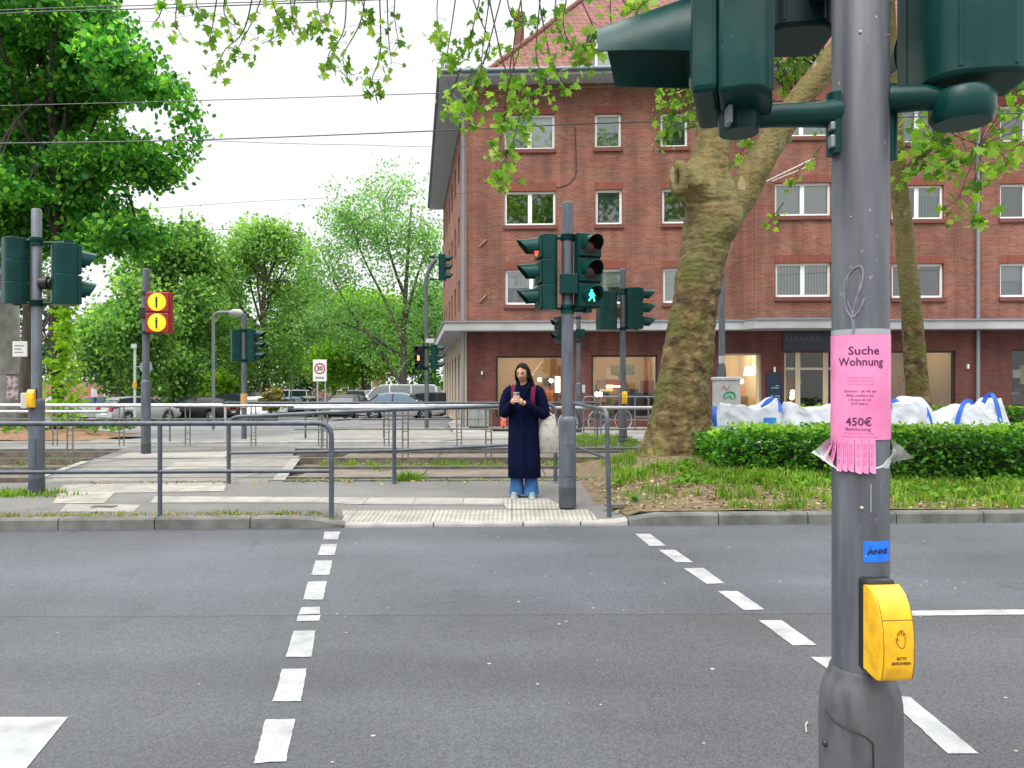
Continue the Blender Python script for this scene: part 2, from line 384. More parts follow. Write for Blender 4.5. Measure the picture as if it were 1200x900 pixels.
M_ROAD = asphalt('road asphalt', (0.037,0.040,0.046), (0.078,0.083,0.093), seam=True, rough=0.62)
M_ROAD2 = asphalt('old road asphalt', (0.10,0.10,0.105), (0.19,0.19,0.195))
M_PAVE = asphalt('pavement asphalt', (0.085,0.083,0.08), (0.17,0.165,0.155))
M_SLAB = mat('concrete slabs', (0.30,0.29,0.26), 0.85, (0.40,0.39,0.35), 3.0, bump=0.15, bscale=60, c3=(0.22,0.21,0.19), scale3=1.1)
M_KERB = mat('kerb stone', (0.075,0.075,0.07), 0.85, (0.14,0.14,0.13), 4.0, bump=0.2, bscale=30)
M_KERBL = mat('pale kerb stone', (0.22,0.215,0.20), 0.85, (0.32,0.31,0.29), 4.0, bump=0.15, bscale=30)
M_PAINT = mat('road paint', (0.29,0.30,0.305), 0.7, (0.19,0.20,0.205), 6.0, bump=0.25, bscale=80, detail=8, lo=0.42, hi=0.72)
M_SOIL = mat('dry soil', (0.075,0.05,0.028), 0.95, (0.19,0.13,0.075), 9.0, bump=0.8, bscale=25, detail=10, c3=(0.10,0.095,0.035), scale3=1.6)
M_GROUND = mat('far ground', (0.14,0.135,0.125), 0.95, (0.19,0.185,0.17), 0.5)
M_STEEL = mat('worn rail steel', (0.085,0.065,0.052), 0.7, (0.16,0.135,0.11), 8.0)
M_RAILTOP = mat('polished rail head', (0.32,0.31,0.30), 0.35, metal=0.8)
M_BALLAST = mat('track bed', (0.085,0.065,0.045), 0.95, (0.18,0.145,0.105), 14.0, bump=1.0, bscale=40, detail=8)

g = MB(); g.box(-300, 300, -60, 420, -2.2, -0.95); struct('ground', g, M_GROUND)
r = MB()
for i in range(-30, 30):
    x0, x1 = i*2.0, i*2.0+2.0
    r.quad((x0, 2.25+0.044*x0, 0), (x1, 2.25+0.044*x1, 0), (x1, KERB(x1)+0.02, 0), (x0, KERB(x0)+0.02, 0))
struct('road', r, M_ROAD)
npv = MB(); npv.quad((-60,-14,0.11),(60,-14,0.11),(60,2.05+2.64,0.11),(-60,2.05-2.64,0.11))
struct('near_pavement', npv, M_PAVE)
nk = MB(); nk.loft([[(x,2.05+.044*x,-.05),(x,2.25+.044*x,-.05),(x,2.25+.044*x,.10),(x,2.05+.044*x,.114)] for x in (-60,60)])
struct('near_kerb', nk, M_KERB)
# kerb of the far pavement: dark stones, dropped and pale at the crossing
def kerb_run(name, xs, m):
    mb = MB()
    for a, b in zip(xs[:-1], xs[1:]):
        gap = 0.006 if (round(a*1000) % 997) else 0.006
        rings = []
        for t in np.linspace(a+gap, b-gap, 4):
            z = zp(t, KERB(t)+0.16); y = KERB(t)
            rings.append([(t,y,-.05),(t,y+.012,z-.02),(t,y+.03,z),(t,y+.155,z+.003),(t,y+.155,-.05)])
        mb.loft(rings)
    return struct(name, mb, m)
kerb_run('kerb', [-41.8+1.0*i for i in range(41)] + [-1.82], M_KERB)
kerb_run('kerb', [-1.82,-0.85,0.12,0.75,1.27], M_KERBL)
kerb_run('kerb', [1.27+1.0*i for i in range(42)], M_KERB)
gr = MB(); gr.quad((-60,KERB(-60)-.0,-.03),(60,KERB(60),-.03),(60,KERB(60)+.3,-.03),(-60,KERB(-60)+.3,-.03)); struct('kerb_bed', gr, M_SOIL)
# pavement between kerb and tracks, carried on over the rails at the left-hand crossing
def TRK(x): return 11.05 + 0.03*x          # near edge of the track bed
def sheet(pts_fn, xs, ts, dz=0.0, mb=None):
    mb = mb or MB(); vs = []
    for x in xs:
        y0, y1 = pts_fn(x)
        for t in ts:
            y = y0 + (y1-y0)*t; vs.append((x, y, zp(x, y)+dz))
    n = len(ts)
    mb.add(vs, [(i*n+j,(i+1)*n+j,(i+1)*n+j+1,i*n+j+1) for i in range(len(xs)-1) for j in range(n-1)])
    return mb
pm = sheet(lambda x: (KERB(x)+.15, TRK(x)), list(np.arange(-42,-4,2.0))+list(np.arange(-4,2.01,0.2)), np.linspace(0,1,12))
struct('pavement', pm, M_PAVE)
# crossing deck over the tracks (left), lying between the two boundary lines
XL = lambda y: -7.2 - 0.29*(y-11.2); XR = lambda y: -3.45 - 0.26*(y-11.2)
cd = MB(); ys = np.linspace(10.6, 17.6, 8)
cd.add([v for y in ys for v in ((XL(y), y, .118), (XR(y), y, .118))], [(2*i,2*i+1,2*i+3,2*i+2) for i in range(len(ys)-1)])
struct('crossing_deck', cd, M_PAVE)
tb = MB(); tb.quad((-60,9.3,.0),(60,12.85,.0),(60,21.4,.0),(-60,17.8,.0)); struct('track_bed', tb, M_BALLAST)
# rails: two tracks
RY = [11.55, 13.1, 14.75, 16.25]
def rail(name, y, x0, x1, top=0.133):
    o = obj(name, (lambda b: b.box(x0, x1, y-.034, y+.034, .0, top-.012) and b)(MB()), M_STEEL); o.rotation_euler.z = R(1.2); o['kind'] = 'structure'
    t = MB(); t.box(x0, x1, y-.036, y+.036, top-.012, top); obj('rail_head', t, M_RAILTOP, o, local=True)
    return o
for y in RY: rail('tram_rail', y, -60, 60)
# concrete slabs between the rails of each track, right of the crossing
for a, b in ((RY[0]+.16, RY[1]-.12), (RY[2]+.16, RY[3]-.12)):
    s = MB()
    for i in range(22):
        x0 = -3.2 + i*2.0
        s.box(x0+.01, x0+1.99, a, b, 0, .085)
    o = struct('track_slab', s, mat('brown concrete', (0.105,0.085,0.068), 0.9, (0.17,0.14,0.115), 3.0, bump=.2)); o.rotation_euler.z = R(1.2)
tk = MB(); tk.box(-3.4,40,11.13,11.27,-.02,.13); o = struct('track_kerb', tk, M_KERB, bevel=.01); o.rotation_euler.z = R(1.2)
# pavement beyond the tracks
fp = MB(); fp.quad((-60,15.6,.112),(60,19.3,.112),(60,19.2,.112),(-60,18.55,.112)); 
fp = MB(); fp.quad((-60,15.4,.110),(60,19.2,.110),(60,23.0,.110),(-60,18.4,.110)); struct('island_pavement', fp, asphalt('grey paving', (0.14,0.138,0.132), (0.23,0.228,0.22)))
pe = MB(); pe.loft([[(x,y,-.1),(x,y+.14,-.1),(x,y+.14,.116),(x,y,.108)] for x,y in ((-60,15.4),(60,19.2))]); struct('platform_edge', pe, M_KERB)
k2 = MB()
for i in range(19):
    x0 = -20+1.0*i
    k2.box(x0+.005, x0+.995, 18.75, 18.93, 0, .15)
o = struct('kerb', k2, M_KERBL, bevel=.01); o.rotation_euler.z = R(0.8)
# street beyond (cars) and the broad pavement at the building
def street_z(x, y): return .03 - .0105*max(0, min(y, 60)-20) - .25*sstep(-7, -13, x)*sstep(23, 38, y)
s2 = MB(); gx = np.linspace(-60, 1, 62); gy = [18.6,19.5,21,23,25,28,31,34,38,42,48,60,90,140]
s2.add([(x, y, street_z(x, y)) for x in gx for y in gy], [(i*14+j,(i+1)*14+j,(i+1)*14+j+1,i*14+j+1) for i in range(61) for j in range(13)])
struct('side_street', s2, M_ROAD2, smooth=True)
isl = MB(); isl.prism([(-8,18.95),(-3,18.95),(-1.9,19.2),(-1.35,19.9),(-1.5,21.5),(-2.4,26),(-4.5,26)], 0, .14); struct('traffic_island', isl, mat('grey island paving',(0.17,0.166,0.155),.9,(0.23,0.225,0.21),2.0), bevel=.02)
bp_ = MB(); bp_.quad((-1.3,18.9,.10),(60,21,.10),(60,30,.10),(-2.6,30,.10)); struct('building_pavement', bp_, asphalt('pale paving', (0.20,0.195,0.185), (0.30,0.295,0.28)))
sp = MB(); sp.box(-2.6,30,29.99,46,-1,.10); struct('building_pavement', sp, M_SLAB)
# light slab fields laid in the pavement (drawn as sheets on it)
def slab_field(name, poly, dz=.006, m=None, fn=GP, joints=0.3):
    pts = [fn(*p) for p in poly]
    bm = bmesh.new(); vs = [bm.verts.new(p) for p in pts]; f = bm.faces.new(vs)
    bmesh.ops.triangulate(bm, faces=[f])
    for _ in range(4): bmesh.ops.subdivide_edges(bm, edges=[e for e in bm.edges if e.calc_length() > .35], cuts=1)
    bmesh.ops.triangulate(bm, faces=bm.faces[:])
    for v in bm.verts: v.co.z = max(zp(v.co.x, v.co.y), 0.118 if v.co.y > 10.4 else 0) + dz
    bm.normal_update()
    bmesh.ops.reverse_faces(bm, faces=[f for f in bm.faces if f.normal.z < 0])
    me = bpy.data.meshes.new(name); bm.to_mesh(me); bm.free(); me.materials.append(m or M_TACT)
    o = bpy.data.objects.new(name, me); COL.objects.link(o); o['kind'] = 'structure'; return o
def slabmat(name, c1, c2, mortar, w, h, ribs=0.0):
    m, nt, b = new_mat(name); MAT[name] = m; L = nt.links
    tcn = nt.nodes.new('ShaderNodeTexCoord'); bt = nt.nodes.new('ShaderNodeTexBrick'); L.new(tcn.outputs['Object'], bt.inputs['Vector'])
    bt.offset = 0.0; bt.inputs['Scale'].default_value = 1; bt.inputs['Brick Width'].default_value = w; bt.inputs['Row Height'].default_value = h
    bt.inputs['Mortar Size'].default_value = 0.006; bt.inputs['Color1'].default_value = rgba(c1); bt.inputs['Color2'].default_value = rgba(c2); bt.inputs['Mortar'].default_value = rgba(mortar)
    n = nt.nodes.new('ShaderNodeTexNoise'); n.inputs['Scale'].default_value = 5; n.inputs['Detail'].default_value = 8; L.new(tcn.outputs['Object'], n.inputs['Vector'])
    mr = nt.nodes.new('ShaderNodeMapRange'); mr.inputs[1].default_value = .3; mr.inputs[2].default_value = .7; mr.inputs[3].default_value = .78; mr.inputs[4].default_value = 1.12; L.new(n.outputs['Fac'], mr.inputs[0])
    h_ = nt.nodes.new('ShaderNodeHueSaturation'); L.new(bt.outputs['Color'], h_.inputs['Color']); L.new(mr.outputs[0], h_.inputs['Value'])
    col = h_.outputs[0]
    if ribs:
        wv = nt.nodes.new('ShaderNodeTexWave'); wv.bands_direction = 'X'; wv.inputs['Scale'].default_value = ribs; L.new(tcn.outputs['Object'], wv.inputs['Vector'])
        rr = nt.nodes.new('ShaderNodeMapRange'); rr.inputs[3].default_value = .72; rr.inputs[4].default_value = 1.08; L.new(wv.outputs['Fac'], rr.inputs[0])
        h2 = nt.nodes.new('ShaderNodeHueSaturation'); L.new(col, h2.inputs['Color']); L.new(rr.outputs[0], h2.inputs['Value']); col = h2.outputs[0]
        bp = nt.nodes.new('ShaderNodeBump'); bp.inputs['Strength'].default_value = .6; bp.inputs['Distance'].default_value = .006; L.new(wv.outputs['Fac'], bp.inputs['Height']); L.new(bp.outputs[0], b.inputs['Normal'])
    L.new(col, b.inputs['Base Color']); b.inputs['Roughness'].default_value = .85; return m
M_TACT = slabmat('ribbed guide slabs', (0.26,0.245,0.215), (0.33,0.315,0.28), (0.12,0.11,0.10), 0.9, 0.30, ribs=6.0)
M_FLAG = slabmat('light paving slabs', (0.22,0.212,0.195), (0.28,0.27,0.25), (0.11,0.105,0.095), 0.6, 0.5)
slab_field('guide_slabs', [(401,598),(690,597.5),(703,611.5),(400,613.5)])
slab_field('guide_slabs', [(586,584),(640,584),(666,597),(594,597)], dz=.007)
slab_field('slab_band', [(182,582),(588,584.5),(590,592),(176,589.5)], m=M_FLAG)
slab_field('guide_slabs', [(62,590.5),(122,590),(134,578),(136,567.5),(74,568.5)], dz=.006)
slab_field('guide_slabs', [(134.3,578),(262,576),(266,566),(136.3,567.5)], dz=.006)
slab_field('light_slabs', [(78,590.8),(165,592),(156,600),(70,600)], dz=.004, m=M_FLAG)
M_DECK = slabmat('grey deck slabs', (0.15,0.146,0.135), (0.19,0.184,0.17), (0.08,0.078,0.07), 1.2, 0.62)
slab_field('light_slabs', [(52,565),(268,564),(300,556),(340,548),(352,534),(150,540),(110,544)], dz=.004, m=M_DECK)
slab_field('guide_slabs', [(192,551),(262,549),(276,541),(205,542.5)], dz=.009)
slab_field('guide_slabs', [(130,538),(262,537),(275,529.5),(150,531)], dz=.009)
slab_field('edge_slabs', [(319,563),(334,563),(352,538),(342,538)], dz=.011, m=M_FLAG)
slab_field('edge_slabs', [(38,561),(45,562),(106,541),(96,541)], dz=.010, m=M_FLAG)
mh = MB(); c = GP(122,594.3); mh.box(c.x-.13,c.x+.13,c.y-.06,c.y+.06,c.z-.02,c.z+.012)
tag(obj('drain_cover', mh, mat('rusty iron', (0.10,0.06,0.045), .7, (0.05,0.04,0.035), 20), None, base=c), 'small rusty iron cover set in the pavement at the left', 'drain cover')
# painted markings
def marks(name, quads, z=.004):
    mb = MB()
    for q in quads: mb.add([G(px, py, z) for px, py in q][::-1], [(0,1,2,3)])
    return mb
zl = lambda pts: [(x/2.4, 610+y/2.4) for x, y in pts]
zr = lambda pts: [(700+x/2.4, 600+y/2.4) for x, y in pts]
left = [zl(p) for p in ([(913,31),(957,31),(950,53),(908,53)],[(904,66),(948,66),(941,97),(894,97)],[(888,112),(935,112),(926,153),(875,153)],
  [(866,172),(919,170),(909,222),(852,222)],[(848,244),(899,242),(901,262),(840,264)],[(838,267),(902,266),(897,281),(834,283)],
  [(826,310),(887,309),(876,383),(804,383)],[(794,417),(862,416),(847,508),(767,508)],[(747,559),(831,558),(805,676),(714,682)])]
right = [zr(p) for p in ([(106,61),(148,61),(193,95),(147,95)],[(172,106),(219,106),(269,141),(222,141)],[(243,158),(299,157),(357,200),(307,202)],
  [(338,222),(395,222),(471,274),(413,276)],[(453,304),(518,304),(618,374),(550,375)],[(598,407),(670,407),(782,480),(706,480)],[(810,516),(880,520),(1072,678),(985,679)])]
def ragged(poly, rng, step=.028, amp=.0028):
    out = []
    for i in range(len(poly)):
        a, b = poly[i], poly[(i+1)%len(poly)]; n = max(1, int((b-a).length/step))
        for k in range(n):
            p = a.lerp(b, k/n); out.append(Vector((p.x+rng.uniform(-amp,amp), p.y+rng.uniform(-amp,amp), p.z)))
    return out
rng0 = random.Random(3)
for nm, qs in (('crossing_line', left), ('crossing_line', right)):
    mb = MB()
    for q in qs:
        p = ragged([G(px,py,.004) for px,py in q], rng0)[::-1]; mb.add(p, [tuple(range(len(p)))])
    struct(nm, mb, M_PAINT)
mb = MB(); mb.add([G(0,840,.004)-Vector((8,-.0,0)), G(-300,1010,.004)-Vector((6,0,0)), G(-8,950,.004), G(31,900,.004), G(80,840,.004)], [(0,1,2,3,4)]); struct('stop_line', mb, M_PAINT)
mb = MB(); a = G(1062,718.5,.004); b = G(1200,717,.004); d = (b-a).normalized(); n = Vector((-d.y,d.x,0))*.055
for i in range(12):
    s, t = a+d*(i*.8+.004), a+d*((i+1)*.8-.004)
    mb.add(ragged([s-n,t-n,t+n,s+n], rng0, .06, .004), [tuple(range(len(ragged([s-n,t-n,t+n,s+n], random.Random(1), .06, .004))))])
struct('lane_line', mb, M_PAINT)

# ------------------------------------------------------------------ soil mound under the plane tree and grass
def mound(x, y):
    e = min(1, max(0, (y-KERB(x)-.15)/1.9)); side = sstep(1.05, 2.0, x)
    hump = .26*math.exp(-((x-2.6)/1.9)**2-((y-11.3)/1.7)**2)
    return zp(x, y)*1.0 + .012 + side*(.07*e + hump*sstep(0,.6,e)) + .018*noise.noise(Vector((x*2.2,y*2.2,0)))*side + .01*noise.noise(Vector((x*7,y*7,1)))
mm = MB(); xs = np.arange(1.0, 24, .14); ysn = 34; vs = []
for x in xs:
    y0 = KERB(x)+.155 if x > 1.25 else KERB(x)+.9; y1 = 13.6
    for j in range(ysn):
        y = y0 + (y1-y0)*j/(ysn-1)
        vs.append((x, y, mound(x, y) if x > 1.3 else zp(x,y)+.004+.02*(x-1.0)))
mm.add(vs, [(i*ysn+j,(i+1)*ysn+j,(i+1)*ysn+j+1,i*ysn+j+1) for i in range(len(xs)-1) for j in range(ysn-1)])
struct('soil_bed', mm, M_SOIL, smooth=True)
rng = np.random.default_rng(5)
def tufts(name, pts, h, m, blades=14, spread=.05, kind='stuff', width=.008):
    """grass: clumps of bent blades"""
    V = []; Fc = []
    for (x, y, z, s) in pts:
        for _ in range(blades):
            a = rng.uniform(0, 6.283); bx, by = x+rng.normal(0,spread), y+rng.normal(0,spread)
            hh = h*s*rng.uniform(.5,1.15); le = hh*rng.uniform(.15,.8); w = width*rng.uniform(.6,1.3)
            dx, dy = math.cos(a), math.sin(a); o = len(V)
            V += [(bx-dy*w,by+dx*w,z-.01),(bx+dy*w,by-dx*w,z-.01),(bx+dy*w*.7+dx*le*.4,by-dx*w*.7+dy*le*.4,z+hh*.65),(bx-dy*w*.7+dx*le*.4,by+dx*w*.7+dy*le*.4,z+hh*.65),(bx+dx*le,by+dy*le,z+hh)]
            Fc += [(o,o+1,o+2,o+3),(o+3,o+2,o+4)]
    mb = MB(); mb.v = V; mb.f = Fc; mb.mi = [0]*len(Fc)
    o = obj(name, mb, m); o['kind'] = kind; return o
M_GRASS = leafmat('grass blades', [(0.05,0.13,0.015),(0.10,0.21,0.02),(0.17,0.29,0.03),(0.25,0.27,0.07)], .35)
M_WEED = leafmat('weed leaves', [(0.05,0.15,0.015),(0.10,0.24,0.02),(0.18,0.33,0.03)], .35)
M_LITTER = leafmat('fallen leaves', [(0.26,0.18,0.09),(0.35,0.27,0.15),(0.20,0.13,0.07),(0.38,0.33,0.20)], .1, .9)
pts = []
def patch(n, xr, yr, dens, s=(0.6,1.3), fn=mound, thr=0.0, off=0):
    k = 0
    while k < n:
        x, y = rng.uniform(*xr), rng.uniform(*yr); k += 1
        if noise.noise(Vector((x*1.3+off, y*1.6, 3.1+off))) + dens < rng.uniform(-.35,.55): continue
        pts.append((x, y, fn(x, y), rng.uniform(*s)))
patch(560, (2.6,7.5), (8.75,10.2), .10); patch(480, (5.0,13), (8.9,10.2), .40); patch(160, (1.4,3.6), (8.9,10.9), -.12); patch(150,(1.5,2.2),(10.0,12.2),.2)
patch(260, (2.3,4.2), (9.6,10.5), .25); patch(260, (12,22), (9.3,10.5), .5)
pts += [(x, KERB(x)+.2+rng.uniform(0,.12), .14, rng.uniform(.5,1.2)) for x in rng.uniform(2.5,11,90)]
tufts('grass', pts, .12, M_GRASS)
# broad weeds on the mound
wp = []
for _ in range(620):
    x, y = rng.uniform(1.4, 9), rng.uniform(8.7, 10.6)
    if noise.noise(Vector((x*1.1, y*1.7, 9.0))) + (.25 if x > 3.5 else 0) - (.15 if y < 9.1 else 0) > .12:
        wp += [(x+rng.normal(0,.05), y+rng.normal(0,.05), mound(x,y)+.03+abs(rng.normal(0,.03))) for _ in range(7)]
o = leaf_mesh('weeds', wp, .075, M_WEED, rng, droop=-.2, up=1.6); o['kind'] = 'stuff'
lp = []
for _ in range(2600):
    x, y = rng.uniform(1.15, 9), rng.uniform(8.4, 10.6)
    if y > KERB(x)+.2: lp.append((x, y, mound(x,y)+.012))
for _ in range(160):
    x = rng.uniform(-6.5, 2.0); lp.append((x, TRK(x)+rng.normal(-.1,.12), .135))
o = leaf_mesh('fallen_leaves', lp, .05, M_LITTER, rng, droop=.0, up=6.0); o['kind'] = 'stuff'
tw=MB()
for _ in range(260):
    x,y=rng.uniform(1.3,8),rng.uniform(8.5,10.4); a=rng.uniform(0,3.14); l=rng.uniform(.03,.14); z=mound(x,y)+.008
    tw.tube([(x,y,z),(x+l*math.cos(a)*.5,y+l*math.sin(a)*.5,z+.012),(x+l*math.cos(a),y+l*math.sin(a),z)],.003,4)
o=obj('fallen_twigs',tw,mat('dry twig',(0.16,0.11,0.065),.9,(0.24,0.18,0.11),9)); o['kind']='stuff'
db=MB()
for _ in range(150):
    x,y=rng.uniform(-6,6),rng.uniform(2.9,8.0); s_=rng.uniform(.003,.010)*(1.3 if rng.uniform()<.1 else 1)
    db.sphere((x,y,.003),(s_*rng.uniform(.7,1.8),s_,s_*.5),5,3)
db.tube([G(945,858,.006),G(944,850,.010),G(946,846,.006)],.004,5)
o=obj('road_debris',db,mat('pale chips',(0.36,0.35,0.32),.9,(0.24,0.23,0.2),30)); o['kind']='stuff'
# weeds along the kerb, between the tracks and round the left mast
pts = []
for _ in range(70):
    x = rng.uniform(-7.5, -2.0); 
    if noise.noise(Vector((x*2,0,0))) > -.15: pts.append((x, KERB(x)+.17+abs(rng.normal(0,.06)), zp(x,KERB(x)+.3), rng.uniform(.15,.42)))
for _ in range(420): 
    x = rng.uniform(-3.6, 14); pts.append((x, 13.75+.02*x+rng.normal(0,.35), .06, rng.uniform(.5,1.1)))
for _ in range(120): 
    x = rng.uniform(-3.3, 1.5); pts.append((x, TRK(x)+.1+rng.normal(.02,.07), .08, rng.uniform(.3,.8)))
for _ in range(40): pts.append((-1.55+rng.normal(0,.08), 11.15+rng.normal(0,.05), .1, rng.uniform(.6,1.6)))
for _ in range(60):
    a = rng.uniform(0,6.28); pts.append((-6.15+.2*math.cos(a)+rng.normal(-.2,.2), 9.6+.15*math.sin(a)+rng.normal(0,.06), .12, rng.uniform(.4,.9)))
for _ in range(200):
    x = rng.uniform(-20, -8.2); pts.append((x, rng.normal(13.9,.7), .05, rng.uniform(.4,1)))
for _ in range(260):
    pts.append((rng.uniform(1.5, 3.2), rng.uniform(17.5, 21.5), .1, rng.uniform(.8,1.4)))
tufts('grass', pts, .12, M_GRASS, blades=12, spread=.06)
o = tufts('dry_grass', [(x, KERB(x)+.16+abs(rng.normal(0,.05)), zp(x,KERB(x)+.3), rng.uniform(.2,.5)) for x in rng.uniform(-7.5,-2.0,150)], .075, leafmat('dry grass blades', [(0.30,0.26,0.14),(0.38,0.33,0.19),(0.25,0.24,0.10)], .2), blades=10)
tb2 = MB()
for _ in range(420):
    x = rng.uniform(-3,3.0); y = rng.choice([11.38,13.3,13.5,14.4])+.02*x+rng.normal(0,.07); s = rng.uniform(.015,.045)
    tb2.sphere((x,y,.02+s*.4), (s,s*.8,s*.6), 5, 3)
o = obj('gravel', tb2, mat('ballast stone', (0.17,0.15,0.125), .95, (0.28,0.25,0.21), 3.0)); o['kind'] = 'stuff'
# planted bed beyond the tracks on the left
lb = MB(); xs = np.arange(-26,-11.1,.4); vs=[]
for x in xs:
    for j in range(8):
        t = j/7; y = 19.5+3.6*t; e = min(1,max(0,(-11.2-x)/1.2))
        vs.append((x,y,.115+.26*math.sin(math.pi*min(1,t*1.1+.02))*e + .03*noise.noise(Vector((x*2,y*2,0)))))
lb.add(vs, [(i*8+j,(i+1)*8+j,(i+1)*8+j+1,i*8+j+1) for i in range(len(xs)-1) for j in range(7)])
struct('planted_soil', lb, mat('brown earth', (0.16,0.085,0.045), .95, (0.26,0.16,0.09), 6.0, bump=.8, bscale=14))
gp = []
for _ in range(500):
    x, y = rng.uniform(-24,-11.4), rng.uniform(20.2,22.8)
    if noise.noise(Vector((x*.8,y*.8,5))) > -.05: gp += [(x+rng.normal(0,.12),y+rng.normal(0,.12),.3+abs(rng.normal(0,.08))) for _ in range(6)]
o = leaf_mesh('ground_cover', gp, .16, M_WEED, rng, droop=-.1, up=1.4); o['kind'] = 'stuff'

# ================================================================== BRICK CORNER BUILDING
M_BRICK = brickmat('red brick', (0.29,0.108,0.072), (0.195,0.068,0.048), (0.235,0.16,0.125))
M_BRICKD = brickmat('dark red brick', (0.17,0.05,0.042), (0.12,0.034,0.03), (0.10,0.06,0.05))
M_TRIM = mat('pale render band', (0.34,0.35,0.36), .8, (0.42,0.43,0.44), 1.5)
M_SOFF = mat('grey soffit', (0.42,0.46,0.51), .8, (0.48,0.52,0.57), 1.0)
M_WHITE = mat('white window frame', (0.80,0.81,0.82), .4)
M_ZINC = mat('zinc pipe', (0.24,0.27,0.31), .5, metal=.3)
M_TILE = None
def tilemat():
    m, nt, b = new_mat('roof tiles'); L = nt.links
    tcn = nt.nodes.new('ShaderNodeTexCoord'); s = nt.nodes.new('ShaderNodeSeparateXYZ'); L.new(tcn.outputs['Object'], s.inputs[0])
    a = nt.nodes.new('ShaderNodeMath'); a.operation='ADD'; L.new(s.outputs[0],a.inputs[0]); L.new(s.outputs[1],a.inputs[1])
    c = nt.nodes.new('ShaderNodeCombineXYZ'); L.new(a.outputs[0],c.inputs[0]); L.new(s.outputs[2],c.inputs[1])
    bt = nt.nodes.new('ShaderNodeTexBrick'); L.new(c.outputs[0],bt.inputs['Vector']); bt.inputs['Scale'].default_value=1
    bt.inputs['Brick Width'].default_value=.26; bt.inputs['Row Height'].default_value=.27; bt.inputs['Mortar Size'].default_value=.03; bt.inputs['Mortar Smooth'].default_value=.6
    bt.inputs['Color1'].default_value=(.205,.070,.050,1); bt.inputs['Color2'].default_value=(.145,.048,.037,1); bt.inputs['Mortar'].default_value=(.10,.04,.035,1)
    L.new(bt.outputs['Color'],b.inputs['Base Color']); b.inputs['Roughness'].default_value=.8
    bp = nt.nodes.new('ShaderNodeBump'); bp.inputs['Strength'].default_value=.8; bp.inputs['Distance'].default_value=.03; bp.invert=True
    L.new(bt.outputs['Fac'],bp.inputs['Height']); L.new(bp.outputs[0],b.inputs['Normal']); return m
M_TILE = tilemat()
TH = R(-2.6)                                   # the facade turns slightly towards the viewer on the right
B0 = Vector((-1.65, 27.1, 0))
bld = thing('brick_building', 'four storey red brick corner house with white windows and shops at street level', 'building', B0)
bld.rotation_euler.z = TH
UD = Vector((math.cos(TH), math.sin(TH), 0)); VD = Vector((-math.sin(TH), math.cos(TH), 0))
def bx(px, v=0.0):
    """photo column -> position along the facade plane that lies v metres behind the corner plane"""
    k = (px-600)/F      # X = k*Y ; X = B0.x + u*UD.x + v*VD.x ; Y = B0.y + u*UD.y + v*VD.y
    return (k*(B0.y+v*VD.y) - B0.x - v*VD.x)/(UD.x - k*UD.y)
def bz(px, py, v=0.0):
    u = bx(px, v); Y = B0.y + u*UD.y + v*VD.y; return CAMZ - (py-HOR)*Y/F
def bobj(name, mb, m, parent=None, **k): return obj(name, mb, m, parent or bld, local=True, **k)
def wall_with_holes(mb, u0, u1, z0, z1, holes, v0, v1):
    """a wall slab in the u-z plane from v0 (front) to v1 with rectangular openings"""
    us = sorted({u0,u1,*[h[0] for h in holes],*[h[1] for h in holes]}); zs = sorted({z0,z1,*[h[2] for h in holes],*[h[3] for h in holes]})
    us = [u for u in us if u0-1e-6 <= u <= u1+1e-6]; zs = [z for z in zs if z0-1e-6 <= z <= z1+1e-6]
    def solid(i, j):
        if i < 0 or j < 0 or i >= len(us)-1 or j >= len(zs)-1: return False
        cu, cz = (us[i]+us[i+1])/2, (zs[j]+zs[j+1])/2
        return not any(h[0] < cu < h[1] and h[2] < cz < h[3] for h in holes)
    for i in range(len(us)-1):
        for j in range(len(zs)-1):
            if not solid(i,j): continue
            a,b,c,d = us[i],us[i+1],zs[j],zs[j+1]
            mb.add([(a,v0,c),(b,v0,c),(b,v0,d),(a,v0,d)],[(0,1,2,3)]); mb.add([(a,v1,c),(b,v1,c),(b,v1,d),(a,v1,d)],[(3,2,1,0)])
            if not solid(i-1,j): mb.add([(a,v0,c),(a,v1,c),(a,v1,d),(a,v0,d)],[(3,2,1,0)])
            if not solid(i+1,j): mb.add([(b,v0,c),(b,v1,c),(b,v1,d),(b,v0,d)],[(0,1,2,3)])
            if not solid(i,j-1): mb.add([(a,v0,c),(b,v0,c),(b,v1,c),(a,v1,c)],[(3,2,1,0)])
            if not solid(i,j+1): mb.add([(a,v0,d),(b,v0,d),(b,v1,d),(a,v1,d)],[(0,1,2,3)])
    return mb
ZS, ZE = 3.55, 12.55                          # underside of the canopy slab, top of the brick
LEN = 30.0
BAYF = -0.55                                   # the bay stands this far forward
UB0, UB1 = bx(869), bx(885, BAYF); UB2, UB3 = bx(1012, BAYF), bx(1026)
rows = [(133,175),(224,262),(317,357)]
wins = []                                      # (u0,u1,z0,z1,v,double,style)
def W(p0, p1, y0, y1, v=0.0, dbl=False, style='teal'):
    pc = (p0+p1)/2; wins.append((bx(p0,v), bx(p1,v), bz(pc,y1,v), bz(pc,y0,v), v, dbl, style))
W(591,650,134,175,0,True,'blindright'); W(697,728,133,173,0,False,'teal'); W(774,806,132,172,0,False,'teal')
W(591,651,224,264,0,True,'green'); W(698,729,222,263,0,False,'grey'); W(776,807,221,262,0,False,'olive')
W(592,653,316,357,0,True,'halfblind'); W(700,733,315,356,0,False,'halfblind'); W(777,809,314,355,0,False,'blindright')
W(908,974,214,253,BAYF,True,'paleblind'); W(909,974,308,348,BAYF,True,'curtain'); W(906,974,118,160,BAYF,True,'paleblind')
for y0, y1, st in ((125,167,'blueblind'),(217,257,'tealcurtain'),(309,349,'dark')): W(1045,1106,y0,y1,0,True,st)
for y0, y1, st in ((123,166,'grey'),(215,256,'dark'),(308,348,'teal')): W(1172,1234,y0,y1,0,True,st)
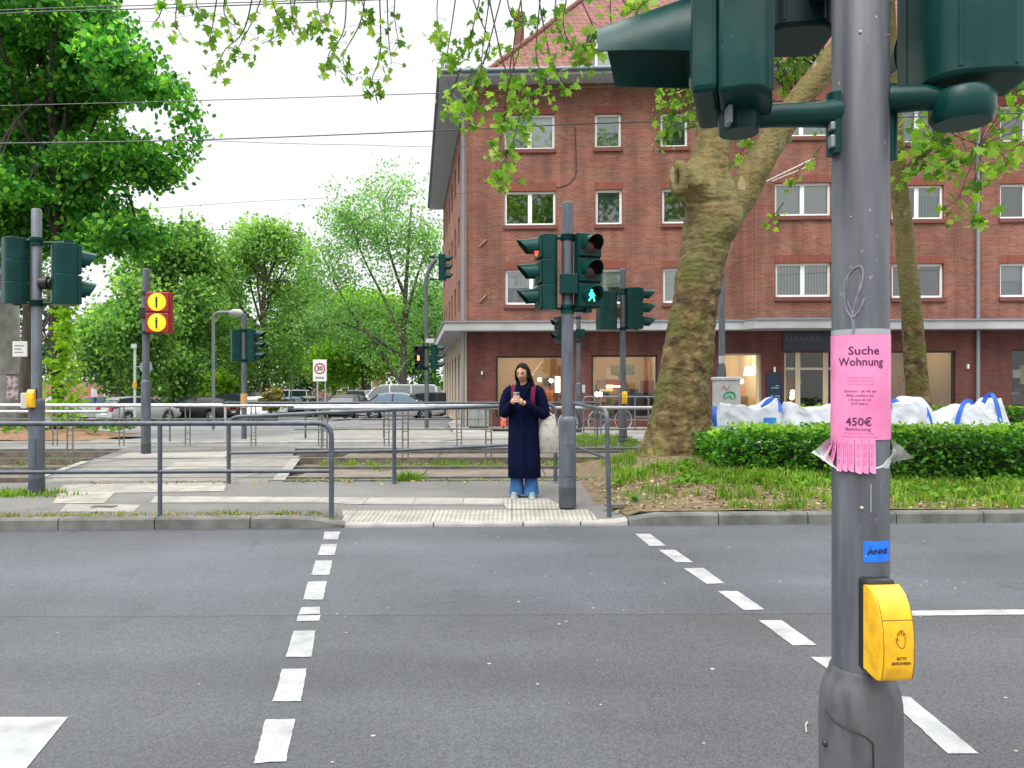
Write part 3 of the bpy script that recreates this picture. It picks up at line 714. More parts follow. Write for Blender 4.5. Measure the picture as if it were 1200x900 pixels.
for k in range(2):
    for y0,y1,st in ((121,165,'teal'),(213,255,'curtain'),(307,347,'grey')): W(1300+k*110,1362+k*110,y0,y1,0,True,st)
shops = [(bx(581),bx(668),.45,bz(620,417)),(bx(693),bx(771),.45,bz(720,416)),(bx(843),bx(893),.35,bz(870,414)),(bx(919),bx(975),.12,bz(945,413)),(bx(1040),bx(1120),.45,bz(1080,411)),(bx(1185),bx(1262),.45,bz(1200,409)),(bx(1300),bx(1400),.45,bz(1200,409))]
w = MB()
fl = [x for x in wins if x[4] == 0.0]
wall_with_holes(w, 0, LEN, ZS+.35, ZE, [(a,b,c,d) for a,b,c,d,*_ in fl] + [(UB0+.01,UB3-.01,ZS+.351,ZE-.01)], 0, .36)
bobj('wall', w, M_BRICK)
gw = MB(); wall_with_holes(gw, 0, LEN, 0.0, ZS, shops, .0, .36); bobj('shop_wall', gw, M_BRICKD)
by = MB(); fb = [x for x in wins if x[4] != 0.0]
wall_with_holes(by, UB1, UB2, ZS+.35, ZE, [(a,b,c,d) for a,b,c,d,*_ in fb], BAYF, BAYF+.3)
by.loft([[(UB0,0,z),(UB1,BAYF,z),(UB1,BAYF+.3,z),(UB0,.3,z)] for z in (ZS+.35, ZE)]); by.loft([[(UB2,BAYF,z),(UB3,0,z),(UB3,.3,z),(UB2,BAYF+.3,z)] for z in (ZS+.35, ZE)])
bobj('bay_wall', by, M_BRICK)
# side wall running back along the side street
SD = Vector((-0.185, 1.0, 0)).normalized(); SL = 19.0      # direction in facade coordinates
sM = Matrix.Translation((0,.0,0)) @ Matrix.Rotation(math.atan2(SD.y, SD.x)-0.0, 4, 'Z')
sw = MB(); swin = []
for z in (4.75, 7.45, 10.15):
    for k in range(7): swin.append((1.3+k*2.55, 2.35+k*2.55, z, z+1.3))
wall_with_holes(sw, .0, SL, ZS+.35, ZE, swin, .0, .36)
mbt = MB(); mbt.add([(sM @ Vector((v[0], -v[1], v[2])))[:] for v in sw.v], [f[::-1] for f in sw.f]); bobj('side_wall', mbt, M_BRICK)
sh = MB(); sholes = [(1.5+k*2.3, 2.7+k*2.3, .15, 2.9) for k in range(7)]
wall_with_holes(sh, .0, SL, 0, ZS, sholes, .0, .36)
mbt = MB(); mbt.add([(sM @ Vector((v[0], -v[1], v[2])))[:] for v in sh.v], [f[::-1] for f in sh.f]); bobj('side_shop_wall', mbt, mat('beige plaster', (0.40,0.32,0.24), .9, (0.46,0.38,0.29), 2.0))
dk = MB()
for a,b,c,d in swin: dk.box(a,b,-.30,-.26,c,d)
for a,b,c,d in sholes: dk.box(a,b,-.30,-.26,c,d)
for a,b,c,d in swin + sholes:
    pane = MB(); pane.box(a,b,-.29,-.25,c,d,sM); 
    wp_ = bobj('window', (lambda q: (q.box(a,a+.06,-.24,-.2,c,d,sM), q.box(b-.06,b,-.24,-.2,c,d,sM), q.box(a,b,-.24,-.2,d-.06,d,sM), q.box(a,b,-.24,-.2,c,c+.06,sM), q)[-1])(MB()), M_WHITE if d > 4 else mat('brown door frame', (0.16,0.09,0.06), .6))
    bobj('pane', pane, mat('dark side glass', (0.035,0.04,0.045), .08), wp_)
# canopy slab, eaves, gutter
cs = MB(); OV = .62
c0 = Vector((-OV-.2, -OV, 0)); back = Vector((SD.x*SL-OV-.25, SD.y*SL, 0))
def canopy(mb, z0, z1, o):
    poly = [(-o-.12,-o),(UB0-.1,-o),(UB1-.15,-o+BAYF),(UB2+.15,-o+BAYF),(UB3+.1,-o),(LEN,-o),(LEN,.2),(.2,.2),(SD.x*SL+.2,SD.y*SL),(SD.x*SL-o-.12,SD.y*SL)]
    mb.prism(poly, z0, z1); return mb
bobj('canopy', canopy(MB(), ZS+.004, ZS+.345, OV), M_TRIM, bevel=.01)
bobj('canopy_edge', canopy(MB(), ZS+.30, ZS+.352, OV+.04), M_ZINC)
EO = .85
ev = MB(); ev.prism([(-EO,-EO),(LEN,-EO),(LEN,9),(2,9),(SD.x*SL+1,SD.y*SL),(SD.x*SL-EO,SD.y*SL)], ZE, ZE+.16); bobj('eaves', ev, M_SOFF)
gt = MB(); gt.tube([(LEN,-EO-.05,ZE+.16),(-EO-.05,-EO-.05,ZE+.16),(SD.x*SL-EO-.05,SD.y*SL,ZE+.16)], .085, 10); bobj('gutter', gt, mat('blue grey gutter', (0.13,0.16,0.20), .5, metal=.3), smooth=True)
# roof: flatter foot, steep above, hipped at the corner
rf = MB(); k1, k2_, t1, t2 = .38, 1.22, 1.5, 6.5
def hip(t): return ZE+.17 + (k1*t if t <= t1 else k1*t1 + k2_*(t-t1))
for ta, tb_ in ((0,t1),(t1,t2)):
    za, zb = hip(ta), hip(tb_)
    rf.quad((-EO+ta,-EO+ta,za),(LEN,-EO+ta,za),(LEN,-EO+tb_,zb),(-EO+tb_,-EO+tb_,zb))
    sa, sb = SD*(SL), SD*(SL)
    rf.quad((sa.x-EO+ta,sa.y,za),(-EO+ta,-EO+ta,za),(-EO+tb_,-EO+tb_,zb),(sb.x-EO+tb_,sb.y,zb))
zt = hip(t2); rf.add([(-EO+t2,-EO+t2,zt),(LEN,-EO+t2,zt),(LEN,9,zt+.5),(SD.x*SL-EO+t2,SD.y*SL,zt)],[(0,1,2,3)])
roof = bobj('roof', rf, M_TILE)
hc = MB(); hc.tube([(-EO+t,-EO+t,hip(t)+.03) for t in np.linspace(0,t2,14)], .11, 8); bobj('hip_tiles', hc, M_TILE, roof, smooth=True)
cu = 1.55; ch = MB(); ch.box(cu,cu+.40,4.6,5.1,ZE+1.5,ZE+5.0); ch.box(cu-.05,cu+.45,4.55,5.15,ZE+4.8,ZE+4.95); bobj('chimney', ch, mat('chimney brick', (0.20,0.085,0.062), .9, (0.14,0.06,0.045), 8), roof)
# dormer window
du0, du1 = bx(697, .8), bx(748, .8)
dm = MB(); dm.box(du0-.12, du1+.12, .75, 4.0, ZE+.55, ZE+2.05); dor = bobj('dormer', dm, mat('grey slate cheek', (0.20,0.20,0.19), .8, (0.27,0.265,0.25), 3), roof)
q = MB(); q.box(du0-.3,du1+.3,.55,4.2,ZE+2.05,ZE+2.2); bobj('dormer_roof', q, M_ZINC, roof, bevel=.02)
fr = MB()
for a,b in ((du0,du0+.09),((du0+du1)/2-.05,(du0+du1)/2+.05),(du1-.09,du1)): fr.box(a,b,.66,.745,ZE+.62,ZE+1.95)
fr.box(du0,du1,.665,.745,ZE+.62,ZE+.72); fr.box(du0,du1,.665,.745,ZE+1.85,ZE+1.95); bobj('dormer_frame', fr, M_WHITE, roof)
q = MB(); q.box(du0,du1,.71,.747,ZE+.7,ZE+1.9); bobj('dormer_pane', q, mat('dormer glass', (0.30,0.34,0.38), .1), roof)
# windows
M_GLASS = glass('window glass', (0.93,0.97,0.96), 0.22)
STY = {'teal':(0.17,0.26,0.29),'grey':(0.25,0.31,0.33),'olive':(0.17,0.19,0.13),'green':(0.04,0.10,0.03),'dark':(0.08,0.11,0.105)}  # backing colours stand in for sky and trees mirrored in the panes
def curtainmat(name, c1, c2, sc):
    if name in MAT: return MAT[name]
    m, nt, b = new_mat(name); MAT[name] = m; tcn = nt.nodes.new('ShaderNodeTexCoord')
    wv = nt.nodes.new('ShaderNodeTexWave'); wv.inputs['Scale'].default_value = sc; wv.inputs['Distortion'].default_value = 2; nt.links.new(tcn.outputs['Object'], wv.inputs['Vector'])
    r = nt.nodes.new('ShaderNodeValToRGB'); r.color_ramp.elements[0].color = rgba(c1); r.color_ramp.elements[1].color = rgba(c2); nt.links.new(wv.outputs['Fac'], r.inputs[0]); nt.links.new(r.outputs[0], b.inputs['Base Color'])
    b.inputs['Roughness'].default_value = .9; return m
M_CURT = curtainmat('net curtain', (0.22,0.25,0.26), (0.50,0.53,0.52), 3.0); M_TCUR = curtainmat('teal curtain', (0.03,0.13,0.13), (0.09,0.27,0.26), 3.0)
M_BLIND = mat('white roller blind', (0.78,0.80,0.81), .8); M_PBL = mat('pale green blind', (0.50,0.57,0.54), .8); M_BBL = mat('blue blind', (0.14,0.24,0.42), .8)
for i,(a,b,c,d,v,dbl,st) in enumerate(wins):
    ft = .085; f_ = MB()
    f_.box(a,a+ft,v+.10,v+.17,c,d); f_.box(b-ft,b,v+.10,v+.17,c,d); f_.box(a+ft,b-ft,v+.10,v+.17,c,c+ft); f_.box(a+ft,b-ft,v+.10,v+.17,d-ft,d)
    if dbl: mid=(a+b)/2+(-.0); f_.box(mid-.075,mid+.075,v+.098,v+.172,c+ft,d-ft)
    wo = bobj('window', f_, M_WHITE, bevel=.008)
    g_ = MB(); g_.quad((a+ft,v+.14,c+ft),(b-ft,v+.14,c+ft),(b-ft,v+.14,d-ft),(a+ft,v+.14,d-ft)); bobj('pane', g_, M_GLASS, wo)
    m = MB(); m.box(a+.01,b-.01,v+.325,v+.345,c+.01,d-.01)
    key = st if st in STY else 'dark'
    base = mat('room behind '+key, STY[key], .9, tuple(x*.55 for x in STY[key]), 1.2, lo=.3, hi=.6)
    bobj('reflected_tint', m, base, wo)
    def cov(x0,x1,z0,z1,mm): q=MB(); q.box(x0,x1,v+.24,v+.25,z0,z1); bobj('blind' if 'blind' in mm.name else 'curtain', q, mm, wo)
    mid=(a+b)/2; h=d-c
    if st=='blindright': cov(mid if dbl else a+.03,b-.03,c+.03,d-.03,M_BLIND)
    if st=='blindright' and dbl: cov(a+.03,mid-.03,c+.03,d-.03,M_BBL)
    if st=='teal': cov(a+.03,b-.03,c+h*.5,d-.03,mat('half blind grey',(0.36,0.44,0.47),.8))
    if st=='halfblind': cov(a+.03,b-.03,c+h*.5,d-.03,mat('white half blind',(0.62,0.68,0.71),.8))
    if st=='paleblind': cov(a+.03,b-.03,c+.03,d-.03,M_PBL)
    if st=='curtain': cov(a+.03,b-.03,c+.03,d-.03,M_CURT)
    if st=='blueblind': cov(a+.03,mid-.03,c+.03,d-.03,M_BBL)
    if st=='tealcurtain': cov(mid+.03,b-.03,c+.03,d-.03,M_TCUR)
    if st=='tealcurtain': cov(mid+.03,b-.03,d-.35,d-.04,M_BLIND)
    sl = MB(); sl.box(a-.05,b+.05,v-.07,v+.095,c-.14,c-.004); bobj('sill', sl, mat('brick sill',(0.13,0.045,0.038),.9,(0.2,0.075,0.06),12,stretch=(9,1,1)), wo)
    hd = MB(); hd.box(a-.05,b+.05,v-.006,v+.08,d+.004,d+.27); bobj('lintel', hd, mat('soldier brick',(0.245,0.077,0.05),.9,(0.175,0.052,0.037),3,stretch=(14,1,.4),lo=.4,hi=.6), wo)
# downpipes
for px_, z1 in ((541,ZE),(1146,ZE)):
    u = bx(px_, -.1); d_ = MB(); d_.tube([(u,-.1,ZS+.4),(u,-.1,z1-.1),(u-.02,-EO+.02,z1+.1)] if px_>600 else [(u+.05,-.12,ZS+.4),(u+.05,-.12,z1-.9),(u-.5,-.5,z1-.1)], .065, 10)
    d_.tube([(u+(.05 if px_<600 else 0),-.1,0.1),(u+(.05 if px_<600 else 0),-.1,ZS)], .065, 10); bobj('downpipe', d_, M_ZINC, smooth=True)
fpole = MB(); fpole.tube([(bx(897,-.6),-.6,bz(897,213,-.6)),(bx(945,-.9),-1.6,bz(946,190,-1.2))], .02, 8); fpole.tube([(bx(905,-.6),-.58,bz(905,212,-.6)),(bx(940,-.9),-1.3,bz(935,197,-1.2))], .015, 8); bobj('flag_rod', fpole, M_WHITE)
# cable hanging on the facade
cb = MB(); cb.tube(smooth_path([(bx(674,-.02),-.02,bz(674,150)),(bx(675,-.02),-.02,bz(675,190)),(bx(674,-.02),-.02,bz(674,206)),(bx(665,-.02),-.02,bz(665,216)),(bx(652,-.02),-.02,bz(652,220))]), .013, 6); bobj('wall_cable', cb, mat('black cable',(0.02,0.02,0.022),.5))
# ---- shops
M_SHOPG = glass('shop glass', (0.92,0.95,0.95), 0.10)
M_BEIGE = mat('beige shop wall', (0.50,0.38,0.24), .9, (0.56,0.44,0.29), 1.0); M_SHOPF = mat('dark shop frame', (0.035,0.028,0.026), .4)
M_CREAM = mat('cream wood', (0.55,0.46,0.33), .6)
reflected_tint = MB()
z1r = ZS-.12
def shoproom(u0,u1,dep=4.2):
    q = MB(); q.quad((u0,.36+dep,.1),(u1,.36+dep,.1),(u1,.36+dep,z1r),(u0,.36+dep,z1r)); q.quad((u0,.36,.1),(u0,.36+dep,.1),(u0,.36+dep,z1r),(u0,.36,z1r))
    q.quad((u1,.36+dep,.1),(u1,.36,.1),(u1,.36,z1r),(u1,.36+dep,z1r)); q.quad((u0,.36,z1r),(u0,.36+dep,z1r),(u1,.36+dep,z1r),(u1,.36,z1r)); q.quad((u0,.36,.11),(u1,.36,.11),(u1,.36+dep,.11),(u0,.36+dep,.11)); return q
M_LAMP = emit('warm lamp', (1.0,0.78,0.48), 26); M_LAMPS = emit('lamp shade glow', (1.0,0.72,0.35), 5); M_SPOT = emit('ceiling spot', (1.0,0.86,0.62), 30)
walls_ = [M_BEIGE, M_BEIGE, mat('pale shop wall',(0.62,0.55,0.44),.9), mat('dark doorway',(0.05,0.035,0.03),.8), mat('tan shop wall',(0.42,0.33,0.2),.9), mat('dim shop',(0.09,0.10,0.11),.8), M_BEIGE]
rs = random.Random(11)
for i,(a,b,c,d) in enumerate(shops):
    rm = bobj('shop_room', shoproom(a-.3 if i not in (3,) else a,b+.3 if i not in (3,) else b,4.0), walls_[i])
    fr = MB(); t=.07
    if i==3:
        for u0,u1 in ((a,a+.09),(a+.42,a+.6),(b-.28,b-.10)): fr.box(u0,u1,.10,.18,c,d)
        fr.box(a,b,.11,.17,d-.62,d-.54); dfm = M_CREAM
        o = bobj('shop_door', fr, dfm)
    else:
        fr.box(a,a+t,.10,.18,c,d); fr.box(b-t,b,.10,.18,c,d); fr.box(a+t,b-t,.10,.18,c,c+t); fr.box(a+t,b-t,.10,.18,d-t,d)
        o = bobj('shop_window', fr, M_SHOPF if i!=2 else M_CREAM)
    g_=MB(); g_.quad((a,.14,c),(b,.14,c),(b,.14,d),(a,.14,d)); bobj('pane', g_, M_SHOPG, o)
    if i in (0,1,2,4):
        sp_=MB()
        for k in range(7 if i!=4 else 4): 
            u=a+.25+(b-a-.5)*k/6+rs.uniform(-.1,.1); sp_.sphere((u,.9+rs.uniform(0,1.2),z1r-.42-rs.uniform(0,.12)),.035+.018*rs.random(),8,6)
        bobj('spot_lamps', sp_, M_SPOT)
        tr = MB(); tr.box(a+.1,b-.1,1.2,1.24,z1r-.22,z1r-.18); bobj('lamp_track', tr, M_SHOPF)
        L_=bpy.data.lights.new('shop_light','AREA'); L_.energy={0:60,1:52,2:75,4:42}[i]; L_.color=(1,.76,.46); L_.size=b-a; L_.size_y=2.5; L_.shape='RECTANGLE'
        lo=bpy.data.objects.new('shop_light',L_); COL.objects.link(lo); lo.parent=bld; lo.location=((a+b)/2,2.1,z1r-.05)
# shop furnishings seen through the glass
def bb(name,m,*a,parent=None,**k): q=MB(); q.box(*a); return bobj(name,q,m,parent,**k)
M_REDF=mat('red fabric',(0.30,0.03,0.025),.8); M_ORNG=mat('orange cabinet',(0.48,0.14,0.03),.6); M_OAK=mat('oak',(0.42,0.22,0.08),.6); M_DKW=mat('dark furniture',(0.05,0.035,0.03),.6)
a,b,c,d=shops[0]
q=MB(); q.tube([(bx(622,2),2,bz(622,441,2)),(bx(637,2),2,bz(637,422,2))],.035,8); bobj('arc_lamp',q,M_CREAM)
bb('floor_lamp',emit('paper lamp',(1,.86,.68),2.2),bx(650.5,1.2),bx(656.5,1.2),1.2,1.4,bz(652,460,1.2),bz(652,441,1.2))
bb('orange_cabinet',M_ORNG,bx(637,2.5),bx(648,2.5),2.5,3.0,.3,bz(642,457,2.5)); bb('dark_partition',mat('brown partition',(0.16,0.075,0.04),.8),bx(645,3.4),bx(668,3.4),3.4,3.5,.2,z1r)
q=MB(); q.sphere((bx(632.5,2),2,bz(632,445,2)),.07,10,8); q.sphere((bx(646,2),2,bz(646,446,2)),.08,10,8); bobj('globe_lamps',q,M_LAMP)
a,b,c,d=shops[1]
bb('red_shelf',M_REDF,bx(705,2.6),bx(728,2.6),2.6,3.0,bz(715,455,2.6),bz(715,446,2.6)); bb('light_bar',emit('light bar',(1,.62,.25),6),bx(707,2.2),bx(727,2.2),2.2,2.26,bz(715,453.6,2.2),bz(715,452,2.2))
q=MB(); q.sphere((bx(699.5,1),1,bz(699,462,1)),.08,10,8); q.sphere((bx(703.5,1),1,bz(703,462,1)),.08,10,8); bobj('table_lamps',q,M_LAMP)
bb('grey_picture',mat('grey picture',(0.28,0.22,0.16),.8),bx(716,4.2),bx(727,4.2),4.2,4.25,bz(720,438,4.2),bz(720,428,4.2)); bb('sofa',M_DKW,bx(735,2),bx(768,2),2,2.9,.1,bz(750,460,2)); bb('sofa_back',mat('blue sofa',(0.03,0.04,0.09),.8),bx(738,1.6),bx(748,1.6),1.6,1.9,.3,bz(742,456,1.6))
bb('red_chest',mat('red brown chest',(0.20,0.07,0.05),.7),bx(752,3),bx(769,3),3,3.4,.3,bz(760,446,3)); bb('oak_board',M_OAK,bx(757,3.6),bx(762,3.6),3.6,3.7,.3,bz(757,424,3.6))
a,b,c,d=shops[2]
q=MB(); q.lathe([(.10,.22),(.2,.0)],(bx(878,1.2),1.2,bz(878,440,1.2)),16,cap=False); q.lathe([(.2,.2),(.26,-.05)],(bx(880,1.2),1.2,bz(880,436,1.2)),16,cap=False); bobj('pendant_shade',q,M_LAMPS)
q=MB(); q.sphere((bx(868,1),1,bz(868,446.5,1)),.1,12,8); bobj('globe_lamp',q,M_LAMP); q=MB(); q.tube([(bx(880,1.2),1.2,z1r),(bx(880,1.2),1.2,bz(880,430,1.2))],.012,6); bobj('lamp_cord',q,M_SHOPF)
bb('cream_post',M_CREAM,bx(886.5,.1),bx(891.5,.1),.1,.2,.3,shops[2][3]); bb('side_board',mat('grey sideboard',(0.22,0.17,0.13),.7),bx(862,3),bx(880,3),3,3.5,.2,bz(870,464,3))
a,b,c,d=shops[3]
bb('light_bar',M_LAMP,bx(958,2),bx(975,2),2,2.05,bz(960,447.5,2),bz(960,445.5,2)); q=MB(); q.sphere((bx(929,.8),.8,bz(929,461,.8)),(.1,.1,.14),10,8); q.sphere((bx(928,.8),.8,bz(928,466,.8)),.09,10,8); bobj('table_lamp',q,M_LAMPS)
bb('small_box',mat('amber box',(0.35,0.16,0.05),.7),bx(921,1.5),bx(932,1.5),1.5,1.7,.2,bz(925,440,1.5))
a,b,c,d=shops[4]
bb('cream_post',M_CREAM,bx(1115,.2),bx(1119,.2),.2,.3,.45,d-.1); bb('oak_frame',M_OAK,bx(1055,1.5),bx(1058,1.5),1.5,1.6,.4,bz(1055,441,1.5)); bb('oak_frame',M_OAK,bx(1061,1.5),bx(1064,1.5),1.5,1.6,.4,bz(1061,438,1.5)); bb('brown_shelf',mat('brown shelf',(0.22,0.12,0.06),.7),bx(1084,3),bx(1096,3),3,3.3,.3,bz(1090,432,3)); bb('tan_curtain',mat('tan curtain',(0.40,0.27,0.13),.8),bx(1100,2.6),bx(1112,2.6),2.6,2.7,.2,z1r)
q=MB(); q.lathe([(.13,0),(.16,.3),(.07,.5),(.06,.55)],(bx(1104,.6),.6,.5),12); bobj('vase',q,M_CREAM,smooth=True)
a,b,c,d=shops[5]
bb('pale_panel',mat('pale panel',(0.5,0.5,0.48),.7),bx(1187,1),bx(1196,1),1,1.1,bz(1190,443,1),bz(1190,433,1)); bb('yellow_panel',mat('yellow panel',(0.5,0.42,0.18),.7),bx(1196,1.2),bx(1215,1.2),1.2,1.3,bz(1200,450,1.2),bz(1200,428,1.2)); bb('dark_chair',M_DKW,bx(1186,.8),bx(1210,.8),.8,1.5,.3,bz(1200,463,.8))
# furniture and goods further back in the rooms
rf2=random.Random(31); fm_=[M_DKW,M_OAK,M_CREAM,mat('grey sideboard',(0.22,0.17,0.13),.7),mat('white goods',(.62,.58,.50),.7),mat('brown leather',(.12,.05,.03),.5),mat('green goods',(.10,.16,.09),.7)]
for i in (0,1,2,3,4,5):
    a,b,c,d=shops[i]
    for k in range(9):
        u=rf2.uniform(a+.1,b-.3); v=rf2.uniform(1.2,3.9); w_=rf2.uniform(.15,.7); h_=rf2.uniform(.25,1.3); z_=.12 if rf2.random()<.6 else rf2.uniform(.9,2.1)
        if z_>.5: h_*=.35
        bb('shop_goods',rf2.choice(fm_),u,min(u+w_,b),v,v+rf2.uniform(.1,.4),z_,min(z_+h_,z1r-.4))
    for k in range(2):
        u=rf2.uniform(a+.2,b-.6); z_=rf2.uniform(1.3,2.1); bb('wall_picture',rf2.choice(fm_),u,u+rf2.uniform(.3,.6),4.27,4.33,z_,z_+rf2.uniform(.25,.5))
# dark shop fascia with its faint lettering, notice board
fas=MB(); fas.box(bx(917.5,-.02),bx(979,-.02),-.05,-.004,bz(945,411),ZS-.01); fo=bobj('shop_sign',fas,mat('navy fascia',(0.008,0.012,0.03),.35))
tm=text_mb('LLAVARO',.26,res=2,spacing=1.15); q=MB(); q.add(tm.v,tm.f,Matrix.Translation((bx(942,-.06),-.054,bz(942,397)))); bobj('sign_lettering',q,mat('grey lettering',(0.10,0.12,0.17),.5),fo)
nb=MB(); nb.box(bx(898,-.05),bx(916.5,-.05),-.07,-.004,bz(905,476),bz(905,437)); no=bobj('notice_board',nb,mat('navy board',(0.006,0.02,0.05),.3),bevel=.01)
q=MB()
for y0,w0,w1 in ((452,909,913),(454.5,904,913),(464,903,906),(464,908,914),(467,908,914)): q.box(bx(w0,-.08),bx(w1,-.08),-.075,-.071,bz(905,y0+.7),bz(905,y0-.5))
bobj('board_print',q,mat('pale print',(0.25,0.33,0.42),.6),no)
wl_=MB(); wl_.box(bx(907,-.1),bx(909,-.1),-.1,-.004,bz(908,436),bz(908,430)); wl_.box(bx(564,-.1),bx(565.5,-.1),-.1,-.004,bz(565,439),bz(565,435)); wl_.box(bx(1134,-.1),bx(1136,-.1),-.1,-.004,bz(1135,432),bz(1135,427)); bobj('wall_lamp',wl_,M_WHITE)
# anchors on the facade
q=MB()
for px_,py_ in ((566,285),(566,350)): q.tube([(bx(px_-4),-.03,bz(px_,py_+4)),(bx(px_),-.05,bz(px_,py_)),(bx(px_+4),-.03,bz(px_,py_-4))],.03,6)
bobj('wall_anchor',q,mat('rusty anchor',(0.30,0.2,0.13),.8))
# ================================================================== TRAFFIC LIGHT MASTS
M_POLE = mat('grey mast paint', (0.075,0.087,0.108), .45, (0.105,0.12,0.145), 2.5, stretch=(6,6,1.0), c3=(0.06,0.069,0.084), scale3=2.0)
M_POLED = mat('dark anti poster paint', (0.035,0.042,0.052), .6, (0.055,0.062,0.07), 8)
M_SIG = mat('dark green signal plastic', (0.0018,0.042,0.037), .30, (0.0012,0.030,0.027), 6, spec=.2)
M_SIGB = mat('blackish green signal back', (0.002,0.014,0.016), .4, (0.003,0.02,0.021), 5, spec=.3)
M_BLACK = mat('black plastic', (0.012,0.012,0.013), .45)
M_YEL = mat('yellow plastic', (0.74,0.40,0.006), .38, (0.82,0.46,0.010), 3, c3=(0.62,0.33,0.01), scale3=30)
M_LENS = {'r':mat('dark red lens',(0.05,0.006,0.006),.15),'y':mat('dark amber lens',(0.06,0.03,0.005),.15),'g':mat('dark green lens',(0.004,0.03,0.022),.15)}
M_LIT = {'G':emit('lit green figure',(0.04,1.0,0.62),2.6),'R':emit('lit red lens',(1.0,0.09,0.05),1.6),'O':emit('lit amber lens',(1.0,0.36,0.008),1.15),'RW':emit('lit red bar',(1.0,0.2,0.06),3.5)}
M_VIN = mat('visor inside', (0.004,0.006,0.006), .6)
def man(kind):
    """pedestrian symbol in the x-z plane, unit lens radius"""
    q = MB()
    q.sphere((0,0,.52),(.15,.02,.15),12,6)
    if kind == 'walk':
        q.prism([(-.13,.36),(.13,.36),(.15,-.05),(-.13,-.05)],-.02,.02,Matrix.Rotation(R(90),4,'X'))
        q.tube([(.05,0,-.02),(.26,0,-.36),(.36,0,-.72)],[.10,.085,.07],8); q.tube([(-.05,0,-.02),(-.12,0,-.38),(-.38,0,-.68)],[.10,.085,.07],8)
        q.tube([(.12,0,.30),(.32,0,.05),(.40,0,-.12)],[.06,.055,.05],8); q.tube([(-.12,0,.30),(-.32,0,.06),(-.22,0,-.12)],[.06,.055,.05],8)
    else:
        q.prism([(-.17,.36),(.17,.36),(.12,-.1),(-.12,-.1)],-.02,.02,Matrix.Rotation(R(90),4,'X'))
        q.tube([(-.06,0,-.1),(-.05,0,-.75)],.065,8); q.tube([(.06,0,-.1),(.05,0,-.75)],.065,8)
    return q
